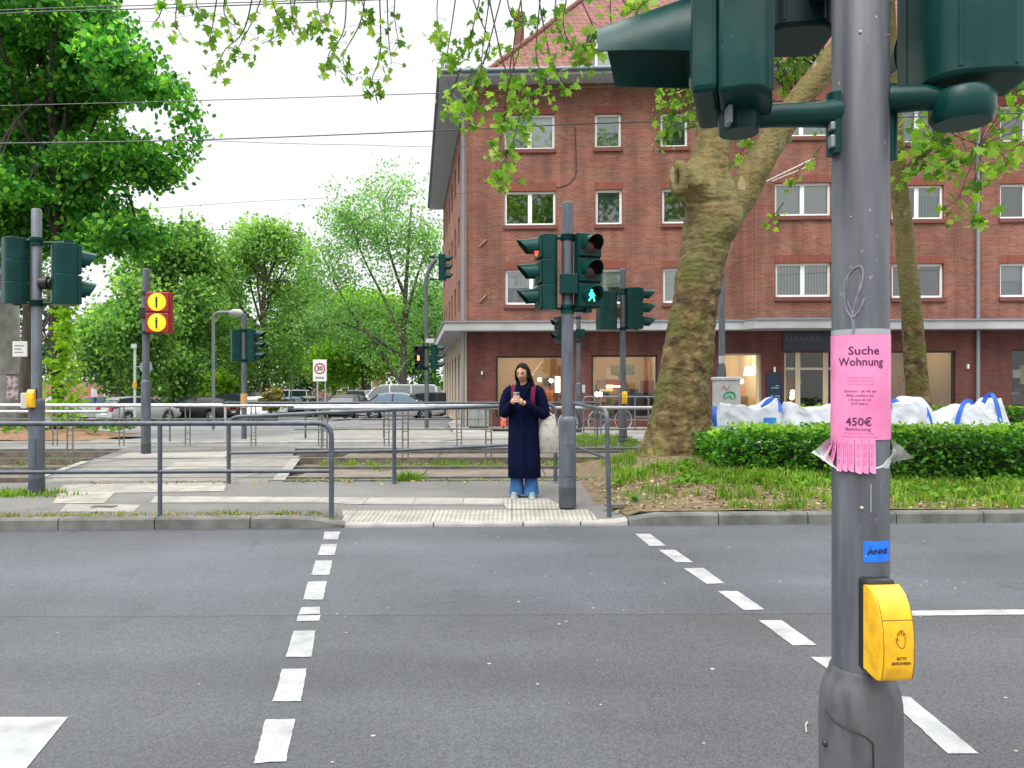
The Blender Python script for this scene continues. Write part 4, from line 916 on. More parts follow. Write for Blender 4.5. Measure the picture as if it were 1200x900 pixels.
def signal_head(mast, loc, yaw, secs, sec_h=.295, w=.29, dep=.15, lens_r=.1, vis=.21, mhous=None, visor='open', sub_loc=None, back_round=True, b_big=False, door=None):
    """a stack of lens chambers; local front is -y; loc is the bottom centre of the housing"""
    M = xf(loc, yaw); n = len(secs); H = n*sec_h
    q = MB(); prof = []
    hw = w/2
    if back_round:
        prof = [(-hw,-dep*.35),(-hw,dep*.2)]+[(-hw*math.cos(a)**.55 if math.cos(a)>0 else 0.0,dep*(.2+.75*math.sin(a)**.8)) for a in np.linspace(.18,math.pi/2,7)]; prof += [(-x,y) for x,y in prof[-2::-1]]
    else:
        prof = [(-hw,-dep*.35),(-hw,dep*.6),(hw,dep*.6),(hw,-dep*.35)]
    for i in range(n):
        q.prism(prof, i*sec_h+.003, (i+1)*sec_h-.003, M)
    q.prism([(x*.985,y*.985) for x,y in prof], .004, H-.004, M)
    head = obj('signal_head', q, mhous or M_SIG, mast, smooth=True, angle=30, bevel=.010 if b_big else .006, base=None)
    d = MB()
    for i in range(n):                      # hinged front doors
        d.box(-hw*.97,hw*.97,-(door or dep*.62),-dep*.353,i*sec_h+.012,(i+1)*sec_h-.012,M)
    obj('front_door', d, mhous or M_SIG, head, bevel=.012)
    d = MB()
    for s in (-1,1): d.tube([(s*hw*.5,dep*.88,.02),(s*hw*.5,dep*.88,H-.02)],.008,6,M=M)
    obj('back_rib', d, mhous or M_SIG, head)
    for i, sc in enumerate(secs):           # listed from the bottom
        zc = (i+.5)*sec_h; Mc = M @ Matrix.Translation((0,-(door or dep*.62),zc))
        ln = MB(); rings = []
        for rr, yy in ((lens_r,.0),(lens_r*.98,-.006),(lens_r*.7,-.016),(lens_r*.35,-.022),(lens_r*.02,-.024)):
            rings.append([(rr*math.cos(2*math.pi*k/24), yy, rr*math.sin(2*math.pi*k/24)) for k in range(24)])
        ln.loft(rings, M=Mc); lit = sc in M_LIT
        lens = obj('lens', ln, M_LIT[sc] if (lit and sc not in ('G','RW')) else M_LENS[{'G':'g','RW':'r'}.get(sc, sc.lower() if sc.lower() in M_LENS else 'y')], head, smooth=True)
        if sc == 'G':
            f = man('walk'); q2 = MB(); q2.add([(v[0]*lens_r*1.0, v[1]*lens_r-.028, v[2]*lens_r*1.0) for v in f.v], f.f, Mc); obj('walking_figure', q2, M_LIT['G'], head)
        if sc == 'RW':
            q2 = MB(); q2.box(-.035,.035,-.032,-.02,-.09,.09,Mc); obj('lit_bar', q2, M_LIT['RW'], head)
        if sc == 'O':
            f = man('stand'); q2 = MB(); q2.add([(v[0]*lens_r*.9, v[1]*lens_r*.3-.03, v[2]*lens_r*.9) for v in f.v], f.f, Mc); obj('standing_figure', q2, M_BLACK, head)
        if visor:
            vm = MB(); A = R(118 if visor=='open' else 175); na, nl = 22, 7; r0 = lens_r*1.13; vs = []; th = .004
            for shell in (0, 1):
                for j in range(nl):
                    t = j/(nl-1)
                    for k in range(na):
                        At = A if not b_big else R(112-30*t)
                        a = -At + 2*At*k/(na-1); up = math.cos(a)
                        L = vis*((.62+.38*max(up,-.3)) if not b_big else (.93+.07*up))
                        r = (r0 - (th if shell else 0))*(1-.10*t)
                        vs.append((r*math.sin(a), -L*t, r*math.cos(a) - (.10 if not b_big else .22)*vis*t*0.6))
            fs = []; N = na*nl
            for j in range(nl-1):
                for k in range(na-1):
                    a0 = j*na+k; fs.append((a0,a0+1,a0+na+1,a0+na)); b0 = N+a0; fs.append((b0,b0+na,b0+na+1,b0+1))
            for k in range(na-1): fs.append(((nl-1)*na+k,(nl-1)*na+k+1,N+(nl-1)*na+k+1,N+(nl-1)*na+k))
            for j in range(nl-1):
                for k in (0,na-1): fs.append((j*na+k,N+j*na+k,N+(j+1)*na+k,(j+1)*na+k))
            vm.add(vs, fs, Mc); obj('visor', vm, mhous or M_SIG, head, smooth=True)
    return head
def bracket(mast, base, loc, yaw, zs, r=.02):
    """arms from the mast tube to the back of a head, at the heights zs"""
    M = xf(loc, yaw)
    for z in zs:
        q = MB(); a = Vector((base[0], base[1], z)); b = M @ Vector((0,.03,0)); b.z = z
        q.tube([a, b], r, 8); q.box(-.035,.035,-.05,.06,z-loc[2]-.03,z-loc[2]+.03,M)
        q.lathe([(.082,-.035),(.082,.035)],(base[0],base[1],z),16)
        obj('bracket', q, M_SIG, mast, smooth=True)
def mast(px, py, top, label, z0=.12, r=.07, rs=.102, sleeve=1.05, name='traffic_light_mast', Y=None, cat='traffic light', band=True, base=None, shoulder=.07):
    b = base or ((lambda y: Vector(((px-600)*y/F, y, z0)))((CAMZ-z0)*F/(py-HOR)) if Y is None else Vector(((px-600)*Y/F, Y, z0)))
    t = thing(name, label, cat, b)
    zt = CAMZ-(top-HOR)*b.y/F
    q = MB(); q.lathe([(r,-.0),(r,zt-z0-.015),(r*.8,zt-z0)],b,24); obj('tube', q, M_POLE, t, smooth=True)
    if sleeve:
        q = MB(); s0 = .22 if band else 0.0
        q.lathe([(rs,s0),(rs,sleeve-shoulder),(rs*.97,sleeve-shoulder*.5),(r+.25*(rs-r),sleeve-.005),(r+.003,sleeve)],b,28); obj('sleeve', q, M_POLE, t, smooth=True)
        if band: q = MB(); q.lathe([(rs+.001,-.02),(rs+.001,s0)],b,28); obj('painted_foot', q, M_POLED, t, smooth=True)
        q = MB(); q.box(b.x-.045,b.x+.045,b.y-rs-.004,b.y-rs*.8,z0+.35,z0+.75); obj('service_door', q, M_POLE, t, bevel=.004)
    return t, b, zt
def button(mast_o, b, z, yaw, s=1.0, r=.07):
    M = xf((b.x,b.y,z), yaw)
    q = MB(); q.box(-.035*s,.035*s,-r-.03*s,-r+.02,-.13*s,.13*s,M); bk = obj('button_back', q, M_BLACK, mast_o, bevel=.008)
    q = MB(); prof = [(-r-.03*s,-.12*s),(-r-.03*s,.12*s),(-r-.07*s,.115*s),(-r-.095*s,.07*s),(-r-.105*s,0),(-r-.10*s,-.07*s),(-r-.09*s,-.115*s)]
    q.loft([[(x*s,y,zz) for y,zz in prof] for x in (-.045,.045)],M=M); obj('push_button', q, M_YEL, mast_o, bevel=.012)
# --- mast the person waits beside
t,b,zt = mast(665,592,237,'grey traffic light mast beside the waiting person, showing a green walking figure')
hz0 = CAMZ-(364-HOR)*b.y/F
hl = (b.x-.27,b.y+.0,hz0); signal_head(t, hl, R(-80), 'gyR', vis=.24); bracket(t,b,hl,R(-80),[hz0+.03,hz0+.86])
hl = (b.x+.235,b.y-.02,hz0+.02); signal_head(t, hl, R(18), 'Grr', w=.29, vis=.20); bracket(t,b,hl,R(18),[hz0+.0,hz0+.86])
q=MB(); q.box(b.x-.10,b.x+.12,b.y-.13,b.y-.06,CAMZ+(HOR-346)*b.y/F,CAMZ+(HOR-322)*b.y/F); obj('acoustic_box',q,M_SIG,t,bevel=.012)
# --- mast at the far left
t,b,zt = mast(43,580,245,'grey traffic light mast with yellow button and two green signals turned away, at the left', sleeve=1.25, r=.061, rs=.094)
hz0 = CAMZ-(357-HOR)*b.y/F
hl=(b.x-.27,b.y,hz0); signal_head(t,hl,R(-128),'gyr',sec_h=.285,vis=.24); bracket(t,b,hl,R(-128),[hz0+.02,hz0+.83])
hl=(b.x+.40,b.y+.02,hz0-.01); signal_head(t,hl,R(132),'gr',sec_h=.395,w=.31,lens_r=.125,dep=.2,vis=.2); bracket(t,b,hl,R(132),[hz0+.02,hz0+.80])
q=MB(); q.tube([(b.x+.06,b.y,2.86),(b.x+.16,b.y,2.86)],.085,14); q.tube([(b.x+.16,b.y,2.86),(b.x+.2,b.y,2.86)],.06,14); obj('loudspeaker',q,M_BLACK,t,smooth=True)
button(t,b,CAMZ-(467-HOR)*b.y/F,R(5),s=1.0)
q=MB(); q.box(b.x-.135,b.x-.04,b.y-.12,b.y-.06,1.24,1.44); obj('button_plate',q,mat('grey plate',(.45,.45,.43),.6),t,bevel=.01)
# --- tram warning mast
t,b,zt = mast(171,532,315,'grey mast with a red box of two lit amber pedestrian warning lights', sleeve=1.55, rs=.095)
M_REDH = mat('dark red housing',(0.30,0.016,0.012),.4,(0.22,0.010,0.01),4)
hz0 = CAMZ-(391-HOR)*b.y/F
hl=(b.x+.31,b.y-.06,hz0); signal_head(t,hl,R(4),'OO',sec_h=.43,w=.48,lens_r=.185,dep=.2,vis=None,mhous=M_REDH,visor=None,back_round=False); bracket(t,b,hl,R(4),[hz0+.02,hz0+.84])
q=MB(); q.box(b.x-.1,b.x+.1,b.y-.1,b.y+.1,hz0+.32,hz0+.56); obj('clamp_box',q,M_BLACK,t,bevel=.02)
# --- mast in front of the parked cars
t,b,zt = mast(286,515,368,'grey traffic light mast with orange band in front of the parked cars', sleeve=0)
hz0=CAMZ-(424-HOR)*b.y/F
hl=(b.x-.2,b.y,hz0); signal_head(t,hl,R(-150),'gyr',sec_h=.29,vis=.2); bracket(t,b,hl,R(-150),[hz0+.03,hz0+.84])
hl=(b.x+.25,b.y,hz0+.02); signal_head(t,hl,R(85),'gyr',sec_h=.285,vis=.26); bracket(t,b,hl,R(85),[hz0+.03,hz0+.84])
q=MB(); q.lathe([(.09,CAMZ-(478-HOR)*b.y/F-b.z),(.09,CAMZ-(461-HOR)*b.y/F-b.z)],b,18); obj('orange_band',q,mat('faded orange',(0.5,0.27,0.12),.6),t)
# --- curved mast at the house corner
t,b,zt = mast(500,503,400,'tall grey mast with curved top and a red signal at the house corner', sleeve=0)
q=MB(); q.tube(smooth_path([P(500,402,b.y),P(499.5,370,b.y),P(498.5,340,b.y),P(500,325,b.y),P(505,312,b.y),P(511,304,b.y)]),[.07]*31,12); obj('curved_arm',q,M_POLE,t,smooth=True)
h=P(519,329,b.y); signal_head(t,(h.x,h.y,h.z),R(85),'gyr',sec_h=.295,vis=.26); bracket(t,(P(506,310,b.y).x,b.y),(h.x,h.y,h.z),R(85),[h.z+.05,h.z+.8])
h=P(491.5,434,b.y); signal_head(t,(h.x,h.y,h.z),R(-10),['g','RW','r'],sec_h=.28,w=.3,vis=.2,mhous=M_SIGB); bracket(t,b,(h.x,h.y,h.z),R(-10),[h.z+.05,h.z+.75])
h=P(510,433,b.y); signal_head(t,(h.x,h.y,h.z),R(80),'gyr',sec_h=.28,vis=.26); bracket(t,b,(h.x,h.y,h.z),R(80),[h.z+.05,h.z+.75])
q=MB(); q.box(b.x-.02,b.x+.25,b.y-.1,b.y,P(0,402,b.y).z,P(0,397,b.y).z); obj('small_plate',q,mat('grey plate',(.45,.45,.43),.6),t)
# --- mast with yellow button before the shop
t,b,zt = mast(730,521,315,'grey traffic light mast with yellow button between the bike stands and the plane tree', sleeve=1.25)
hz0=CAMZ-(387-HOR)*b.y/F
hl=(b.x-.40,b.y,hz0); signal_head(t,hl,R(-165),'gr',sec_h=.47,w=.46,dep=.24,lens_r=.15,vis=.3); bracket(t,b,hl,R(-165),[hz0+.03,hz0+.9])
hl=(b.x+.32,b.y,hz0+.02); signal_head(t,hl,R(88),'gyr',sec_h=.34,vis=.36,w=.34,dep=.26,lens_r=.125); bracket(t,b,hl,R(88),[hz0+.04,hz0+.98])
button(t,b,CAMZ-(466-HOR)*b.y/F,R(8),s=1.3); q=MB(); q.box(b.x-.13,b.x-.02,b.y-.05,b.y+.08,P(0,372,b.y).z,P(0,362,b.y).z); obj('clamp_box',q,M_BLACK,t)
# --- mast behind it
t,b,zt = mast(678,506,345,'slim grey mast with a small dark signal, behind the waiting person\'s mast', sleeve=1.55)
h=P(655,402,b.y); signal_head(t,(h.x,h.y,h.z),R(-60),'gr',sec_h=.42,w=.3,vis=.2,mhous=M_SIGB); bracket(t,b,(h.x,h.y,h.z),R(-60),[h.z+.05,h.z+.8])
q=MB(); q.box(b.x-.1,b.x+.18,b.y-.2,b.y-.05,P(0,396,b.y).z,P(0,386,b.y).z); obj('acoustic_box',q,M_SIG,t,bevel=.01)
q=MB(); q.box(b.x+.1,b.x+.2,b.y-.1,b.y+.05,P(0,460,b.y).z,P(0,451,b.y).z); obj('grey_tag',q,mat('grey plate',(.45,.45,.43),.6),t)
# --- bare pole behind the plane tree
pb = Vector(((846-600)*19.5/F,19.5,.1)); t=thing('lamp_post','plain grey post standing behind the plane tree beside the graffiti box','lamp post',pb)
q=MB(); q.lathe([(.12,0),(.11,1.9),(.085,2.0),(.075,5.2),(.06,5.25)],pb,18); obj('post',q,M_POLE,t,smooth=True); q=MB(); q.lathe([(.086,2.05),(.086,2.25)],pb,16); obj('post_band',q,mat('grey plate',(.45,.45,.43),.6),t)

# ================================================================== THE NEAR MAST
NB = Vector((.807,1.72,.11))
nm = thing('traffic_light_mast','big grey traffic light mast close up with pink notice and yellow push button','traffic light',NB)
def nearpole():
    m, nt, b = new_mat('scratched mast paint'); L = nt.links; MAT['scratched mast paint'] = m
    tcn = nt.nodes.new('ShaderNodeTexCoord')
    n = nt.nodes.new('ShaderNodeTexNoise'); n.inputs['Scale'].default_value = 7; n.inputs['Detail'].default_value = 8
    mp = nt.nodes.new('ShaderNodeMapping'); mp.inputs['Scale'].default_value = (3.2,3.2,.35); L.new(tcn.outputs['Object'], mp.inputs[0]); L.new(mp.outputs[0], n.inputs['Vector'])
    r = nt.nodes.new('ShaderNodeValToRGB'); cr = r.color_ramp; cr.elements[0].position=.36; cr.elements[1].position=.68
    cr.elements[0].color=(.048,.053,.064,1); cr.elements[1].color=(.108,.116,.134,1); e=cr.elements.new(.52); e.color=(.072,.078,.093,1); L.new(n.outputs['Fac'], r.inputs[0])
    n2 = nt.nodes.new('ShaderNodeTexNoise'); n2.inputs['Scale'].default_value = 60; n2.inputs['Detail'].default_value = 3; L.new(tcn.outputs['Object'], n2.inputs['Vector'])
    r2 = nt.nodes.new('ShaderNodeValToRGB'); r2.color_ramp.elements[0].position=.70; r2.color_ramp.elements[1].position=.76; L.new(n2.outputs['Fac'], r2.inputs[0])
    mx = nt.nodes.new('ShaderNodeMix'); mx.data_type='RGBA'; L.new(r2.outputs[0], mx.inputs[0]); L.new(r.outputs[0], mx.inputs[6]); mx.inputs[7].default_value=(.26,.25,.24,1); L.new(mx.outputs[2], b.inputs['Base Color'])
    rr = nt.nodes.new('ShaderNodeMapRange'); rr.inputs[3].default_value=.32; rr.inputs[4].default_value=.6; L.new(n.outputs['Fac'], rr.inputs[0]); L.new(rr.outputs[0], b.inputs['Roughness'])
    bp = nt.nodes.new('ShaderNodeBump'); bp.inputs['Strength'].default_value=.08; bp.inputs['Distance'].default_value=.01; L.new(n.outputs['Fac'], bp.inputs['Height']); L.new(bp.outputs[0], b.inputs['Normal'])
    return m
M_NEAR = nearpole()
NR = .0615; NSL = .0895
DC = math.hypot(NB.x, NB.y)
def nz(py, px=1008):
    """height on the near side of the mast surface seen at photo row py"""
    return CAMZ-(py-HOR)*(NB.y-.045)/F
q=MB(); q.lathe([(NR,0),(NR,3.55),(NR*.8,3.57)],NB,64); obj('tube',q,M_NEAR,nm,smooth=True)
zs = nz(790)-NB.z
q=MB(); q.lathe([(NSL,0.0),(NSL,zs-.11),(NSL-.001,zs-.075),(NSL-.006,zs-.045),(NSL-.014,zs-.024),(NSL-.020,zs-.012),(NR+.006,zs-.002),(NR+.003,zs+.004)],NB,64); slv=obj('sleeve',q,mat('dark sleeve paint',(.062,.066,.072),.42,(.09,.095,.102),5,stretch=(2,2,.6),c3=(.05,.053,.058),scale3=14),nm,smooth=True)
def wrap(u, z, rr=None, az=None):
    """a point on the mast surface: u metres round from the side that faces the camera, to the right; z height"""
    rr = rr or NR; a0 = math.atan2(-NB.y, -NB.x) if az is None else az
    a = a0 + u/rr; return Vector((NB.x+rr*math.cos(a), NB.y+rr*math.sin(a), z))
def strip(name, u0, u1, zt_, zb_, m, parent, rr, nu=24, nz_=2, wob=0):
    mb=MB(); vs=[]
    for j in range(nz_+1):
        for i in range(nu+1):
            t=i/nu; s=j/nz_; vs.append(wrap(u0+(u1-u0)*t, (zt_(t) if callable(zt_) else zt_)*(1-s)+(zb_(t) if callable(zb_) else zb_)*s, rr+wob*noise.noise(Vector((t*4,s*5,u0)))))
    mb.add(vs,[(j*(nu+1)+i,j*(nu+1)+i+1,(j+1)*(nu+1)+i+1,(j+1)*(nu+1)+i) for j in range(nz_) for i in range(nu)])
    return obj(name,mb,m,parent,smooth=True)
def uu_(px): return NR*math.asin(max(-.97,min(.97,(px-1008.7)/34.3)))
# service door outline on the sleeve, screw
q=MB(); rr=NSL+.0015
pth=[wrap(u,z,rr) for u,z in [(-.088,nz(838))]+[(-.06+.02*k,nz(845)+(-.004)*k) for k in range(4)]+[(.02,nz(858)),(.026,nz(870)),(.026,nz(960)),(.026,nz(1100))]]
q.tube(smooth_path(pth,5),.0016,6); obj('door_gap',q,M_BLACK,slv)
q=MB(); q.sphere(wrap(-.085,nz(878),NSL),.008,10,6); obj('lock_screw',q,M_BLACK,slv)
# chalk drawing of a leaf and runs of old glue
M_CHALK = mat('chalk',(0.21,0.225,0.25),.9,(0.13,0.14,0.16),60)
q=MB()
def chalk(pts, r=.0026): q.tube(smooth_path([wrap(u,z,NR+.0006) for u,z in pts],5),r,5)
cu_=lambda px,py: ((px-1008)/506*0.93, nz(py))
chalk([cu_(1000,392),cu_(999,375),cu_(992,362),cu_(989,345),cu_(991,328),cu_(1000,316),cu_(1008,313),cu_(1011,322),cu_(1008,338),cu_(1003,352),cu_(999,372)])
chalk([cu_(1001,372),cu_(1008,362),cu_(1013,350)]); chalk([cu_(990,345),cu_(993,330),cu_(996,318)],.0014); chalk([cu_(1002,390),cu_(1002,372),cu_(1006,345),cu_(1008,322)],.0012); chalk([cu_(993,352),cu_(997,362),cu_(1001,371)],.0018); chalk([cu_(1007,369),cu_(1011,356),cu_(1014,348)],.0012)
obj('chalk_drawing',q,M_CHALK,nm)
q=MB(); q.tube(smooth_path([wrap(.022,nz(y),NR+.0008) for y in (566,575,588,599)],4),[.0008]*13,5); q.sphere(wrap(.003,nz(594),NR),.004,8,5); q.sphere(wrap(.0,nz(40),NR),.004,8,5); q.sphere(wrap(.012,nz(650),NR),.002,8,5); obj('glue_run',q,mat('dry glue',(0.45,0.43,0.40),.6),nm)
q=MB(); rsx=random.Random(21)
for _ in range(16):
    u=rsx.uniform(-.075,.075); z=rsx.uniform(nz(780),nz(565)) if rsx.random()<.6 else rsx.uniform(nz(380),nz(190)); l=rsx.uniform(.006,.03); a=rsx.uniform(-.9,.9)
    q.tube([wrap(u,z,NR+.0001),wrap(u+l*math.sin(a),z+l*math.cos(a),NR+.0001)],.0005,4)
obj('scratch',q,mat('bare scratch',(.16,.17,.185),.5),nm)
q=MB()
for _ in range(9):
    u=rsx.uniform(-.08,.08); z=rsx.uniform(nz(780),nz(10)); r_=rsx.uniform(.0008,.0018); q.sphere(wrap(u,z,NR),(r_,r_,r_*1.3),8,5)
obj('paint_fleck',q,mat('dry glue',(0.45,0.43,0.40),.6),nm)
# blue sticker
stk=strip('sticker',uu_(1012),uu_(1041.5),nz(632.5),nz(657),mat('blue sticker',(0.006,0.12,0.72),.35,(0.01,0.16,0.85),40),None,NR+.0009,10)
tag(stk,'small bright blue sticker with black scribble stuck below the pink notice','sticker')
tm=text_mb('ANNE',.0155,bold=.0006); q=MB(); q.add([wrap((uu_(1012)+uu_(1041.5))/2+v[0]*1.2,nz(645)+v[2],NR+.0014) for v in tm.v],tm.f); 
for k in range(3): q.tube([wrap(.012+.011*k,nz(651-k*3),NR+.0014),wrap(.022+.010*k,nz(638+k*4),NR+.0014)],.0006,4)
obj('scribble',q,mat('black marker',(0.005,0.008,0.02),.6),stk)
# pink notice with its plastic sleeve and tear-off strips
M_PINK = mat('pink paper',(0.70,0.19,0.40),.5,(0.76,0.25,0.46),5,c3=(0.62,0.15,0.33),scale3=9,coat=.5)
M_INK = mat('violet black ink',(0.075,0.012,0.07),.7); M_INKL = mat('thin print',(0.38,0.06,0.20),.7)
M_FILM = None
def film():
    m, nt, b = new_mat('clear plastic film'); nt.nodes.remove(b); L=nt.links
    t=nt.nodes.new('ShaderNodeBsdfTransparent'); t.inputs[0].default_value=(.97,.98,.99,1)
    g=nt.nodes.new('ShaderNodeBsdfGlossy'); g.inputs['Roughness'].default_value=.12
    d=nt.nodes.new('ShaderNodeBsdfDiffuse'); d.inputs[0].default_value=(.8,.82,.84,1)
    tcn=nt.nodes.new('ShaderNodeTexCoord'); n=nt.nodes.new('ShaderNodeTexNoise'); n.inputs['Scale'].default_value=9; n.inputs['Detail'].default_value=3; n.inputs['Distortion'].default_value=1.2; L.new(tcn.outputs['Object'],n.inputs['Vector'])
    r=nt.nodes.new('ShaderNodeMapRange'); r.inputs[1].default_value=.4; r.inputs[2].default_value=.75; r.inputs[3].default_value=.38; r.inputs[4].default_value=.9; L.new(n.outputs['Fac'],r.inputs[0])
    m1=nt.nodes.new('ShaderNodeMixShader'); m1.inputs[0].default_value=.5; L.new(g.outputs[0],m1.inputs[1]); L.new(d.outputs[0],m1.inputs[2])
    m2=nt.nodes.new('ShaderNodeMixShader'); L.new(r.outputs[0],m2.inputs[0]); L.new(t.outputs[0],m2.inputs[1]); L.new(m1.outputs[0],m2.inputs[2]); L.new(m2.outputs[0],nt.nodes['Material Output'].inputs[0]); return m
M_FILM=film()
pn = thing('notice','pink flat wanted notice with tear-off strips, taped round the near mast in plastic','notice',NB)
UW=.098
strip('paper',-UW,UW,nz(392),nz(515),M_PINK,pn,NR+.0022,48,10)
ZT=nz(391)
tb_=strip('tape',-UW,UW,nz(385.5),nz(391.8),mat('clear tape',(0.30,0.33,0.35),.25),pn,NR+.0012,48,1)
def print_line(txt, p0, p1, py, hpx, m, bold=0.0, name='print'):
    """a printed line from photo column p0 to p1, letters hpx photo pixels high, bent round the mast"""
    tm=text_mb(txt,1.0,bold=bold,res=2); xs=[v[0] for v in tm.v]; x0,x1=min(xs),max(xs); u0,u1=uu_(p0),uu_(p1); hh=hpx/510/.72
    q=MB(); q.add([wrap(u0+(v[0]-x0)/(x1-x0)*(u1-u0),nz(py)+v[2]*hh,NR+.0030) for v in tm.v],tm.f); return obj(name,q,m,pn)
SOFT=mat('soft print',(0.22,0.035,0.14),.7)
print_line('Suche',995,1030,411.5,9.5,M_INK,.014,'headline'); print_line('Wohnung',984,1034,424.5,9.5,M_INK,.014,'headline')
for k,(tx,py) in enumerate((('Ruhige Mieterin, Nichtraucherin,',443),('berufstaetig, sucht ab sofort eine',446.5),('schoene Wohnung in dieser Gegend',450))): print_line(tx,994,1024,py,1.6,M_INKL)
for tx,py,p0,p1 in (('Zimmer:  ab 45 qm',458.4,990,1027),('Bitte melden bei',463.4,993,1024),('1 Person & Co',468.4,995,1021),('0177 44614',473.2,998,1017)): print_line(tx,p0,p1,py,2.8,SOFT,.012)
print_line('450€',992,1021.5,494.5,9.5,M_INK,.016,'reward'); print_line('Belohnung',992,1020.5,502.8,3.6,SOFT,.014)
print_line('fuer die erfolgreiche Vermittlung',990,1024,507.5,1.5,M_INKL); print_line('bei Abschluss eines Mietvertrages',988,1028,511.5,1.5,M_INKL)
# strips: each hangs a little away from the mast, some curl
rs=random.Random(4); nst=8
for k in range(nst):
    u0=-.084+k*.0146; u1=u0+.0137; zt0=nz(514.8); L0=.052+(.022 if k>2 else .010*k)+rs.uniform(-.002,.002); lift=.003+.006*rs.random()+(.022 if k==0 else .012 if k==1 else 0); tw=rs.uniform(-.001,.001); skew=(-.010*(2-k)/2 if k<2 else 0)
    mb=MB(); vs=[]
    for j in range(7):
        s=j/6; rr=NR+.0022+lift*s*s
        for u in (u0,(u0+u1)/2,u1):
            vs.append(wrap(u*1.0+tw*s+skew*s*s*2.0, zt0-L0*s+(.004*s if u==u0 else 0), rr+.002*s*(1 if u==u1 else 0)))
    mb.add(vs,[(j*3+i,j*3+i+1,j*3+i+4,j*3+i+3) for j in range(6) for i in range(2)])
    so=obj('tear_off_strip',mb,M_PINK,pn,smooth=True)
    if k>0:
        q=MB()
        for l_ in range(2):
            uu=u0+.0042+.0042*l_; a=[wrap(uu+tw*s+skew*s*s*2,zt0-L0*s,NR+.0032+lift*s*s+.001) for s in (.12,.35,.6,.8)]
            for kk in range(3): q.tube([a[kk],a[kk].lerp(a[kk+1],.8)],.0005,4)
        obj('strip_print',q,M_INKL,so)
camdir=(Vector((0,0,0))-Vector((NB.x,NB.y,0))).normalized()
def flare(sgn, tip, bot):
    """loose corner of the sleeve standing out from the mast"""
    A=[wrap(sgn*u,z,NR+.005) for u,z in ((.075,nz(512)),(.088,nz(522)),(.09,nz(535)),(.07,nz(548)))]
    T=P(tip[0],tip[1],NB.y-.02); B=P(bot[0],bot[1],NB.y-.05)
    top=A[0]; rows=[]
    for j in range(9):
        s=j/8; inner=smooth_path(A,3)[min(9,int(s*9))]; outer=T.lerp(B,s) if s>0 else T
        outer=T if j==0 else T.lerp(B,max(0,(s-.15)/.85))
        row=[]
        for i in range(9):
            t=i/8; p=inner.lerp(outer,t); p=p+camdir*(.012*math.sin(t*math.pi)+.006*noise.noise(Vector((t*5,s*5,sgn*3))))+Vector((0,0,.004*noise.noise(Vector((t*6,s*6,7)))))
            row.append(p)
        rows.append(row)
    q=MB(); q.add([p for r in rows for p in r],[(j*9+i,j*9+i+1,(j+1)*9+i+1,(j+1)*9+i) for j in range(8) for i in range(8)])
    return obj('film_corner',q,M_FILM,pn,smooth=True)
flare(-1,(951,530),(984,552)); flare(1,(1072,537),(1010,548))
q=MB(); [q.sphere(P(x,y,NB.y-.10),.0016,8,5) for x,y in ((968,522.5),(973,520))]; obj('punch_hole',q,M_BLACK,pn)
# yellow push button on its black back plate, turned a little to the right
bz0,bz1=CAMZ-(793-HOR)*1.605/F,CAMZ-(684-HOR)*1.645/F; bh=bz1-bz0; YAW=R(4)
Mb=xf((NB.x,NB.y,bz0),YAW)
q=MB(); q.box(-.033,.033,-NR-.026,-NR+.03,-.004,bh+.012,Mb); obj('button_back',q,M_BLACK,nm,bevel=.008)
prof=[(-NR-.022,.006),(-NR-.022,bh),(-NR-.034,bh+.003),(-NR-.046,bh*.985),(-NR-.058,bh*.94),(-NR-.071,bh*.85),(-NR-.081,bh*.73),(-NR-.088,bh*.58),(-NR-.0905,bh*.4),(-NR-.089,bh*.22),(-NR-.084,bh*.06),(-NR-.080,.002),(-NR-.07,-.002)]
q=MB(); hw=.037
q.loft([[(x*sc_+0,y+dy,z) for y,z in prof] for x,sc_,dy in ((-hw,1,.006),(-hw*.93,1,0),(hw*.93,1,0),(hw,1,.006))],M=Mb); pb_=obj('push_button',q,M_YEL,nm,smooth=True,bevel=.004,angle=50)
q=MB(); k_=7
def front(x,z):                      # front surface of the button cover at height z
    zs_=[p[1] for p in prof[3:12]][::-1]; ys_=[p[0] for p in prof[3:12]][::-1]
    return Mb @ Vector((x, float(np.interp(z,zs_,ys_))-.0007, z))
q.tube([front(x,bh*.69) for x in np.linspace(-hw*.9,hw*.98,8)],.0007,5); q.tube([front(-hw*.90,z) for z in np.linspace(.006,bh*.97,16)],.0007,5); q.tube([front(hw*.93,z) for z in np.linspace(.006,bh*.80,14)],.0007,5); obj('cover_gap',q,mat('brown gap',(0.16,0.07,0.005),.7),pb_)
# hand symbol and the words under it
q=MB(); hz=bh*.47
outl=[(-.006,-.012),(-.0105,-.004),(-.0125,.004),(-.0105,.005),(-.008,.000),(-.0085,.009),(-.0075,.016),(-.0055,.0165),(-.0048,.010),(-.0040,.0195),(-.0022,.0215),(-.0010,.0195),(-.0005,.0105),(.0012,.020),(.0030,.0205),(.0042,.019),(.0038,.0095),(.0062,.0155),(.0078,.0155),(.0085,.0135),(.0078,.003),(.0078,-.006),(.005,-.013),(.0,-.015),(-.006,-.012)]
q.tube([front(x*1.0+.006,hz+z*1.05) for x,z in outl],.00055,5)
for tx,zz in (('BITTE',bh*.27),('BERÜHREN',bh*.215)):
    tm=text_mb(tx,.0085,bold=.0003); q.add([front(v[0]*1.0+.006,zz+v[2]) for v in tm.v],tm.f)
obj('button_print',q,mat('dark brown print',(0.09,0.045,0.005),.7),pb_)
